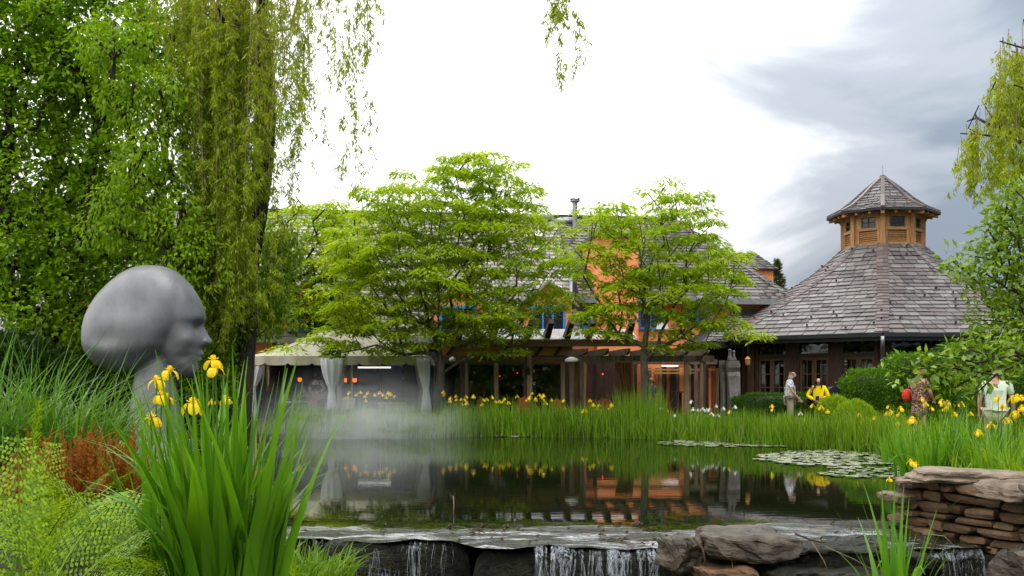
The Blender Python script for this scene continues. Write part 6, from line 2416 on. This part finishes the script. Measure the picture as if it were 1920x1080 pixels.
# yellow flag flowers
def flower_mesh(h, petal, size=.1, name='iris_flower'):
    mb = MB()
    mb.cur = 0
    mb.tube([(0, 0, 0), (.01, .01, h * .6), (0, 0, h)], [.006, .005, .004], 4, cap=False)
    mb.cur = 1
    def petal_strip(a, prof_, ruff):
        ca, sa = math.cos(a), math.sin(a)
        b = len(mb.v)
        for (r, w_, z, cup) in prof_:
            for q in (-1, -.5, 0, .5, 1):
                x_, y_ = r * size, q * w_ * size
                zz = z + cup * q * q + ruff * math.sin(q * 7 + r * 9 + a)
                mb.v.append((x_ * ca - y_ * sa, x_ * sa + y_ * ca, h + zz * size))
        for j in range(len(prof_) - 1):
            for q in range(4):
                k = b + 5 * j + q
                mb.f.append((k, k + 1, k + 6, k + 5))
                mb.mi.append(1)
    for i in range(3):
        a0 = 2 * PI * i / 3 + U(-.25, .25)
        dr_ = U(.8, 1.25)
        petal_strip(a0, [(0, .06, .05, 0), (.22, .16, .24, .05), (.42, .30, .26, -.02), (.60, .40, .08 * dr_, -.10), (.70, .36, -.18 * dr_, -.12), (.72, .20, -.40 * dr_, -.06), (.68, .04, -.50 * dr_, 0)], .035)
        petal_strip(a0 + PI / 3, [(0, .05, .08, 0), (.12, .13, .30, .08), (.17, .17, .48, .1), (.14, .11, .64, .06), (.1, .02, .72, 0)], .02)
        petal_strip(a0, [(0, .05, .1, 0), (.18, .10, .36, .04), (.36, .14, .42, .04), (.46, .09, .50, .02)], .01)
    me_ = bpy.data.meshes.new(name)
    me_.from_pydata(mb.v, [], mb.f)
    me_.materials.append(M['stem'])
    me_.materials.append(M[petal])
    me_.polygons.foreach_set('material_index', mb.mi)
    return me_


FY, FW = flower_mesh(1.0, 'yellow'), flower_mesh(1.0, 'white_petal', .09)
FLOW = []


def flower(px, py, Y, label, group, white=False, size=1.0):
    x, z = WX(px, Y), WZ(py, Y)
    z0 = gz(x, Y)
    s = U(.85, 1.15) * size
    h = max(.15, z - z0)
    me_ = flower_mesh(h, 'white_petal' if white else 'yellow', .085 * s)
    M4 = Matrix.Translation((x, Y, z0)) @ Matrix.Rotation(U(0, 6.28), 4, 'Z')
    o_ = place('white_iris' if white else 'yellow_iris', me_, None, M4)
    tag(o_, label, 'flower', group)


def zoomed(pts, k, x0, y0):
    return [(x0 + a / k, y0 + b / k) for a, b in pts]


def shoreY(px):
    return float(np.interp(px, SPX, SYY))


L1 = zoomed([(150, 845), (215, 900), (265, 880), (310, 910), (340, 915), (355, 885), (420, 885), (360, 945), (318, 955), (210, 925), (268, 912), (540, 910), (510, 915), (590, 890), (500, 955), (620, 930), (655, 930), (700, 905), (690, 930), (730, 940), (158, 870)], 4.8, 800, 560)
L2 = zoomed([(815, 885), (910, 915), (930, 890), (950, 855), (980, 900), (1015, 870), (1035, 890), (1050, 875), (1048, 912), (1070, 945), (1125, 915), (1235, 920), (1240, 990), (980, 915), (918, 900), (740, 942)], 4.8, 800, 560)
L3 = zoomed([(1470, 920), (1500, 960), (1550, 965), (1410, 1015), (1430, 1012), (1580, 1035), (1665, 960), (1650, 990), (1530, 992), (1700, 1022)], 4.8, 800, 560) + zoomed([(15, 965), (125, 960), (48, 1035), (520, 1020), (1190, 1025), (625, 1010)], 4.8, 1120, 560)
L4 = zoomed([(178, 770), (175, 745), (515, 757), (563, 783), (455, 743), (400, 845), (80, 895)], 3.69, 1400, 560)
L5 = zoomed([(775, 808), (980, 750), (995, 785), (968, 800), (1065, 765), (1055, 805), (1010, 830), (885, 830), (965, 825), (790, 870), (1000, 795), (805, 850), (870, 840), (1045, 870), (1145, 845)], 3.69, 1400, 560)
L6 = zoomed([(1210, 700), (1280, 765), (1360, 730), (1390, 725), (1375, 765), (1350, 715), (1395, 750), (1485, 735), (1440, 805), (1550, 800), (1240, 735)], 3.69, 1400, 560)
L7 = zoomed([(1770, 750), (1840, 700), (1870, 690), (1865, 800), (1885, 790), (1850, 805), (1810, 850), (1795, 845), (1690, 880), (1610, 935), (1600, 925), (1740, 695), (1905, 760), (1900, 690)], 3.69, 1400, 560)
L8 = [(655, 738), (668, 741), (676, 736), (690, 738), (702, 741), (712, 737), (718, 741), (728, 738), (740, 744), (650, 747), (686, 752), (684, 744), (724, 746), (732, 740)]
W1 = zoomed([(845, 930), (1070, 970), (1135, 990), (1240, 978), (950, 1000), (905, 1005), (860, 1000), (1030, 1045), (1085, 1055), (575, 990), (590, 988), (700, 1055), (985, 1010), (1010, 1000)], 4.8, 1120, 560) + zoomed([(220, 850), (372, 797)], 3.69, 1400, 560)
ORD = 'first second third fourth fifth sixth seventh eighth ninth tenth eleventh twelfth thirteenth fourteenth fifteenth sixteenth seventeenth eighteenth nineteenth twentieth twenty-first'.split()
for pts, what, where, grp, off, wh, Yn in ((L1, 'small yellow iris', 'before the first three glass panes', 'yellow irises before the first glass panes', (.8, 2.4), 0, 0), (L2, 'small yellow iris', 'before the last panes and lantern post', 'yellow irises before the last glass panes', (.8, 2.4), 0, 0),
                                      (L3, 'small yellow iris', 'in the reeds below the pergola', 'yellow irises below the pergola', (.6, 2.2), 0, 0), (L4, 'small yellow iris', 'below the flowered shirt and yellow jacket', 'yellow irises below the couple', (.8, 2.0), 0, 0),
                                      (L5, 'yellow iris', 'in the grass below the rounded hedge', 'yellow irises below the rounded hedge', (.8, 2.0), 0, 0), (L8, 'dim yellow iris', 'seen through the mist', 'yellow irises in the mist', (.8, 2.2), 0, 0),
                                      (W1, 'small white flower', 'in the bank grass below the stele', 'white flowers on the far bank', (.8, 2.5), 1, 0), (L6, 'yellow iris', 'at the feet of the patterned dress', 'yellow irises by the patterned dress', (-.4, .6), 0, 14.6),
                                      (L7, 'larger yellow iris', 'among the leaves behind the stone wall', 'yellow irises behind the stone wall', (-.5, .5), 0, 12.4)):
    for i, (px, py) in enumerate(sorted(pts)):
        lab = '%s, %s from the left %s' % (what, ORD[i], where)
        flower(px, py, (Yn or shoreY(px)) + U(*off), lab, grp, bool(wh), .75 if Yn == 14.6 else .8 if Yn else 1.0)
for (px, py, Y, s, lab) in ((1708, 868, 12.6, 1.2, 'single yellow iris at the water edge by the wall corner'), (1717, 872, 12.5, 1.0, 'smaller bloom touching the single iris by the wall corner'),
                            (1668, 900, 11.6, .8, 'little yellow iris low over the water left of the wall'), (400, 682, 4.35, 1.0, 'topmost yellow iris bloom of the big near clump'), (404, 696, 4.3, .9, 'yellow iris just under the topmost bloom'),
                            (318, 701, 4.6, 1.0, 'drooping yellow iris before the sculpture neck'), (294, 719, 4.7, .9, 'yellow iris upper left before the sculpture neck'), (303, 747, 4.6, .9, 'yellow iris midway down the sculpture neck'), (312, 750, 4.6, .7, 'small bloom beside the iris midway down the neck'),
                            (285, 790, 4.5, 1.15, 'lowest and largest yellow iris before the plinth'), (361, 764, 4.3, 1.0, 'yellow iris alone between neck and tall leaves'), (424, 752, 4.6, .6, 'small yellow iris half hidden in the leaves'), (398, 755, 4.8, .5, 'smallest yellow bloom deep in the near clump'), (367, 757, 4.4, .6, 'half-open bloom behind the lone yellow iris')):
    flower(px, py, Y, lab, None, size=s * .68)

# lily pads
LP = []
for k in range(4):
    mb = MB()
    n = 14
    mb.v = [(0, 0, 0.0)] + [(math.cos(.25 + i * (2 * PI - .5) / (n - 1)) * (1 + .06 * math.sin(i * 2.3 + k)), math.sin(.25 + i * (2 * PI - .5) / (n - 1)), .03 * math.sin(i * 1.7 + k)) for i in range(n)]
    for i in range(1, n):
        mb.f.append((0, i, i + 1)) if i < n else None
    me_ = bpy.data.meshes.new('lily_pad')
    me_.from_pydata(mb.v, [], mb.f)
    me_.materials.append(M['pad'])
    LP.append(me_)
done = []


def pads(n, x0, x1, y0, y1, s0, s1, label, group):
    k = tries = 0
    while k < n and tries < n * 30:
        tries += 1
        px, py = U(x0, x1), U(y0, y1)
        cxn, cyn = (px - (x0 + x1) / 2) / ((x1 - x0) / 2), (py - (y0 + y1) / 2) / ((y1 - y0) / 2)
        if cxn * cxn + cyn * cyn > 1:
            continue
        Y = CZ * F / (py - YH)
        x = WX(px, Y)
        if float(sdist(np.array([x]), np.array([Y]), POND)[0]) > -.12:
            continue
        s = U(s0, s1)
        if any((x - a) ** 2 + (Y - b) ** 2 < (.8 * (s + c_)) ** 2 for a, b, c_ in done):
            continue
        done.append((x, Y, s))
        k += 1
        o_ = place('lily_pad', rng.choice(LP), None, Matrix.Translation((x, Y, .012 + U(0, .012))) @ Matrix.Rotation(U(-.03, .03), 4, 'X') @ Matrix.Rotation(U(0, 6.28), 4, 'Z') @ Matrix.Diagonal((s, s, s, 1)))
        tag(o_, label, 'lily pad', group)


pads(105, 1420, 1715, 845, 874, .10, .2, 'lily pad in the wide raft on the right of the pond', 'lily pads in the wide right raft')
pads(75, 1235, 1570, 824, 838, .10, .2, 'lily pad in the thin raft along the far right reeds', 'lily pads along the far right reeds')
pads(34, 870, 1070, 813, 819, .12, .22, 'lily pad in the sliver under the central far reeds', 'lily pads under the central reeds')
pads(36, 1540, 1715, 872, 897, .07, .14, 'scattered small lily pad between the wide raft and the wall', 'scattered lily pads by the wall')


# ---------------------------------------------------------------- stones, weir, wall
def rock(seed, size, cuts=1, rough=.16, name='stone', strata=0.0):
    b_ = bmesh.new()
    bmesh.ops.create_cube(b_, size=1.0)
    if cuts:
        bmesh.ops.subdivide_edges(b_, edges=b_.edges[:], cuts=cuts, use_grid_fill=True)
    rr = random.Random(seed)
    off = Vector((rr.uniform(-50, 50), rr.uniform(-50, 50), rr.uniform(-50, 50)))
    sh = rr.uniform(-.25, .25), rr.uniform(-.25, .25)
    asp = Vector((size[0], size[1], size[2])) / max(size)
    for v in b_.verts:
        p_ = v.co.copy()
        s_ = Vector((p_.x * asp.x, p_.y * asp.y, p_.z * asp.z))
        nv = noise.noise_vector(s_ * 2.2 + off)
        n2 = noise.noise_vector(s_ * 6.0 + off)
        n3 = noise.noise_vector(s_ * 15.0 + off)
        rim = sum(max(0.0, abs(c_) - .36) for c_ in p_) - max(max(0.0, abs(c_) - .36) for c_ in p_)
        q = p_ * (1 - .55 * max(0, rim))
        if strata:                                     # ledges: each layer of the stone sticks out by its own amount
            ly = round((p_.z + nv.z * .15) * 5.0)
            o_ = noise.noise(Vector((ly * 3.7, off.x, off.y)))
            q.x *= 1 + strata * o_
            q.y *= 1 + strata * 1.6 * o_
        x_, y_, z_ = q.x + nv.x * rough + n2.x * rough * .5 + n3.x * rough * .2, q.y + nv.y * rough + n2.y * rough * .5 + n3.y * rough * .2, q.z + nv.z * rough * .9 + n2.z * rough * .45 + n3.z * rough * .2
        v.co = Vector(((x_ + sh[0] * z_) * size[0], (y_ + sh[1] * z_) * size[1], z_ * size[2]))
    me_ = bpy.data.meshes.new(name)
    b_.to_mesh(me_)
    b_.free()
    return me_


# dry stone wall beside the weir
WA, WB = Vector((4.24, 11.15, 0)), Vector((5.5, 8.7, 0))
wd_ = (WB - WA).normalized()
wn_o = Vector((wd_.y, -wd_.x, 0))
if wn_o.dot(Vector((0, 0, 0)) - WA) < 0:
    wn_o = -wn_o
WL = (WB - WA).length
wall = thing('dry_stone_wall', 'dry stone wall of rough brown slabs beside the small waterfall', 'wall', (WA + WB) / 2 + Vector((0, 0, -.4)))
ang = math.atan2(wd_.y, wd_.x)
mb = MB()
mb.box((WA + WB) / 2 - wn_o * .27 + Vector((0, 0, -.2)), (WL - .1, .3, 1.3), ang)
mb.build('core', M['wet_stone'], wall)
z = -.55
row = 0
sd = 0
while z < .46:
    h = U(.05, .12)
    s = -U(0, .2)
    while s < WL:
        ln_ = U(.13, .52)
        hh = h * U(.75, 1.15)
        sd += 1
        me_ = rock(sd, (ln_ - .012, .26, hh - .006), 1, .15)
        me_.materials.append(M['stone'])
        c = WA + wd_ * (s + ln_ / 2) - wn_o * (.1 - U(-.04, .045)) + Vector((0, 0, z + h / 2))
        place('stone', me_, wall, Matrix.Translation(c) @ Matrix.Rotation(ang + U(-.06, .06), 4, 'Z') @ Matrix.Rotation(U(-.035, .035), 4, 'Y'))
        if s < .1:                                     # the return of the wall's near end, round its corner
            me2 = rock(sd + 900, (.34, .3, hh - .008), 1, .09)
            me2.materials.append(M['stone'])
            c2 = WA - wn_o * .38 + wd_ * U(-.02, .06) + Vector((0, 0, z + h / 2))
            place('stone', me2, wall, Matrix.Translation(c2) @ Matrix.Rotation(ang + 1.57 + U(-.06, .06), 4, 'Z'))
        s += ln_
    z += h
    row += 1
for k, (px, pyb, Y, sz, rz, tl) in enumerate(((1812, 893, 10.65, (1.12, .62, .15), -.15, .04), (1735, 905, 11.0, (.55, .5, .10), -.3, .0), (1915, 920, 9.9, (.62, .62, .17), .35, .0), (1905, 899, 10.6, (.7, .5, .09), .1, .0), (1690, 932, 11.1, (.36, .42, .1), .2, 0), (2010, 925, 9.3, (.7, .6, .16), .2, 0))):
    me_ = rock(700 + k, sz, 9, .13, strata=.09)
    me_.materials.append(M['cap_stone'])
    place('cap_stone', me_, wall, Matrix.Translation(P(px, pyb, Y)) @ Matrix.Rotation(rz, 4, 'Z') @ Matrix.Rotation(tl, 4, 'Y'))

# weir: dark wet blocks under the film of water
weir = thing('weir', 'low dark wet stone weir that holds back the pond', 'weir', (-.4, 10.0, -.9))
x = -3.2
k = 0
while x < 1.5:
    ln_ = (1.25, .9, .62, 1.05, .75, .85, .95, .6)[k % 8]
    me_ = rock(300 + k, (ln_ + .03, .52, .86), 12, .045)
    me_.materials.append(M['wet_stone'])
    place('block', me_, weir, Matrix.Translation((x + ln_ / 2, float(lip_y(x + ln_ / 2)) + .27 - .03 * math.sin(k * 2.1), -.53 + .012 * math.sin(k * 1.7))))
    x += ln_
    k += 1
for k, (px, py, Y, sz, rz, mm, lb) in enumerate(((1398, 1018, 9.75, (.80, .72, .23), .08, 'boulder', 'large flat-topped boulder on the weir beside the waterfall'), (1275, 1036, 9.7, (.30, .4, .30), .5, 'boulder', 'small brown rock wedged between waterfall and boulder'),
                                                (1362, 1078, 9.45, (.55, .4, .17), -.1, 'stone', 'grey stone lying below the large boulder'), (1565, 1045, 9.75, (.95, .5, .24), -.05, 'wet_stone', 'dark wet rock ledge right of the large boulder'),
                                                (1690, 1060, 9.7, (.5, .6, .3), .3, 'wet_stone', 'dark rock behind the upright iris tuft'), (1790, 1120, 9.5, (.7, .4, .3), .1, 'wet_stone', 'black rock step under the small right waterfall'),
                                                (1930, 1070, 9.2, (.42, .5, .36), .4, 'boulder', 'mossy rock at the foot of the dry stone wall'), (1500, 1085, 9.4, (.5, .4, .2), .4, 'wet_stone', 'wet stone under the dark ledge'),
                                                (1610, 1092, 9.2, (.6, .4, .2), .2, 'wet_stone', 'lowest wet stone before the iris tuft'))):
    me_ = rock(40 + k, sz, 10, .17, name='rock', strata=.07)
    me_.materials.append(M[mm])
    for p_ in me_.polygons:
        p_.use_smooth = False
    o_ = place('rock', me_, None, Matrix.Translation(P(px, py, Y)) @ Matrix.Rotation(rz, 4, 'Z'))
    tag(o_, lb, 'rock')
x = 1.9
for k in range(4):
    me_ = rock(330 + k, (.85, .5, .8), 4, .05)
    me_.materials.append(M['wet_stone'])
    place('block', me_, weir, Matrix.Translation((x + .42, 10.16, -.53)))
    x += .83

# waterfalls: many thin curved streams
def waterfall(name, label, x0, x1, Y0, ztop, zbot, n, reach, w=(.006, .03), wide=0.0):
    mb = MB()
    for i in range(n):
        x = U(x0, x1)
        ww = U(*w) if rng.random() > wide else U(.05, .12)
        zt = ztop + U(-.015, .01)
        rc = reach * U(.6, 1.3)
        L_ = U(.55, 1.0)
        b = len(mb.v)
        m_ = 9
        for j in range(m_ + 1):
            t = j / m_ * L_
            yy = Y0 + .10 - .10 * min(1, t * 5) - rc * t ** .55
            zz = zt - (ztop - zbot) * t ** 1.35
            wob = .012 * math.sin(t * 9 + i)
            k_ = (1 - .35 * t)
            mb.v += [(x - ww / 2 * k_ + wob, yy, zz), (x + wob, yy - ww * .35, zz), (x + ww / 2 * k_ + wob, yy, zz)]
        for j in range(m_):
            k_ = b + 3 * j
            mb.f += [(k_, k_ + 1, k_ + 4, k_ + 3), (k_ + 1, k_ + 2, k_ + 5, k_ + 4)]
            mb.mi += [0, 0]
    o_ = mb.build(name, M['fall'], None, loc=((x0 + x1) / 2, Y0, ztop), smooth=True)
    return tag(o_, label, 'waterfall', kind='stuff')


waterfall('waterfall', 'main white waterfall spilling over the weir beside the boulder', WX(1000, 10), WX(1235, 10), 10.02, -.07, -.84, 80, .18, (.005, .026), .14)
waterfall('waterfall', 'thin trickle over the dark weir near the near iris clump', WX(690, 10.5), WX(728, 10.5), 10.5, -.08, -.84, 12, .06)
waterfall('waterfall', 'narrow trickle at the joint of two weir blocks', WX(765, 10.5), WX(790, 10.5), 10.5, -.08, -.84, 10, .08)
waterfall('waterfall', 'small white waterfall at the foot of the dry stone wall', WX(1738, 10), WX(1845, 10), 10.04, -.06, -.84, 75, .2, (.005, .022), .12)
waterfall('waterfall', 'sparse drips down the far end of the weir', WX(490, 10.5), WX(850, 10.5), 10.47, -.08, -.7, 80, .03, (.003, .009))
# twigs and drift caught on the weir
tw_specs = ((((1235, 1000), (1262, 1040), (1275, 1080)), .006, 'thin bent twig hanging before the small brown rock'), (((1355, 1020), (1372, 1045), (1374, 1072)), .005, 'curved straw stem lying on the large boulder'), (((1548, 1025), (1600, 1048), (1655, 1078)), .005, 'long pale straw slanting over the dark ledge'),
            (((1300, 1008), (1318, 1030), (1323, 1062)), .016, 'dark snapped branch between the brown rock and the boulder'), (((1522, 1015), (1545, 1052), (1556, 1080)), .005, 'thin dry stem drooping beside the dark ledge'), (((1490, 1000), (1520, 1012), (1548, 1018)), .010, 'dark stick lying on the film beside the boulder'),
            (((1730, 1001), (1770, 1005), (1790, 1024)), .005, 'pale arched blade over the small right waterfall'), (((850, 930), (851, 950), (849, 972)), .006, 'short pale reed stub standing in the still pond'))
for k, (pp, r_, lb) in enumerate(tw_specs):
    Yt = 9.45 if k < 7 else 12.2
    pts = [P(a, b, Yt - .05 * i) for i, (a, b) in enumerate(pp)]
    o_ = MB().tube(pts, [r_, r_ * .85, r_ * .5], 5).build('twig', M['twig' if k in (0, 3, 5) else 'pale_twig'], None, loc=pts[1], smooth=True)
    tag(o_, lb, 'twig')
db = MB()
for i in range(85):
    px = rng.choice((U(500, 1230), U(840, 1000), U(1480, 1640), U(1120, 1260)))
    Y = U(10.15, 11.3)
    x = WX(px, Y)
    l0 = float(lip_y(x))
    if Y < l0 + .05:
        continue
    d_ = max(0, (11.4 - Y) / (11.4 - l0))
    z = -.07 * d_ ** 1.5 + .008
    a = U(0, 3.14)
    l = U(.01, .07)
    db.tube([(x - math.cos(a) * l, Y - math.sin(a) * l * .5, z), (x + U(-.02, .02), Y + U(-.02, .02), z + U(.004, .02)), (x + math.cos(a) * l, Y + math.sin(a) * l * .5, z)], [U(.003, .012), U(.005, .016), .003], 4)
tag(db.build('drift_litter', M['twig'], None), 'dark drift litter of leaves and bits caught on the weir film', kind='stuff')

# ---------------------------------------------------------------- mist over the left of the pond
mm_, t, out = new_mat('mist')
pv = t.nodes.new('ShaderNodeVolumePrincipled')
pv.inputs['Color'].default_value = (.93, .95, .97, 1)
pv.inputs['Anisotropy'].default_value = .1
tcn = t.nodes.new('ShaderNodeTexCoord')
vs_ = t.nodes.new('ShaderNodeVectorMath')
vs_.operation = 'LENGTH'
t.links.new(tcn.outputs['Object'], vs_.inputs[0])
fall_ = tmath(t, 'SUBTRACT', 1.0, vs_.outputs['Value'], clamp=True)
fall_ = tmath(t, 'POWER', fall_, 2.0)
nn = tnoise(t, 2.6, 5, .6, (1, 1, 1.5), dist=.8)
dn = tmath(t, 'MULTIPLY', fall_, tmath(t, 'MULTIPLY', tmath(t, 'SUBTRACT', nn, .36, clamp=True), 5.0))
t.links.new(tmath(t, 'MULTIPLY', dn, 1.15), pv.inputs['Density'])
t.links.new(pv.outputs[0], out.inputs['Volume'])
b_ = bmesh.new()
bmesh.ops.create_icosphere(b_, subdivisions=3, radius=1)
me_ = bpy.data.meshes.new('mist')
b_.to_mesh(me_)
b_.free()
me_.materials.append(mm_)
for (px, py, Y, sx, sy, sz, lb) in ((672, 812, 27.4, 3.9, 1.7, 1.95, 'pale mist drifting over the pond before the tent'),):
    c = P(px, py, Y)
    o_ = place('mist', me_, None, Matrix.Translation((c.x, c.y, max(c.z, sz * .12))) @ Matrix.Diagonal((sx, sy, sz, 1)))
    tag(o_, lb, kind='stuff')
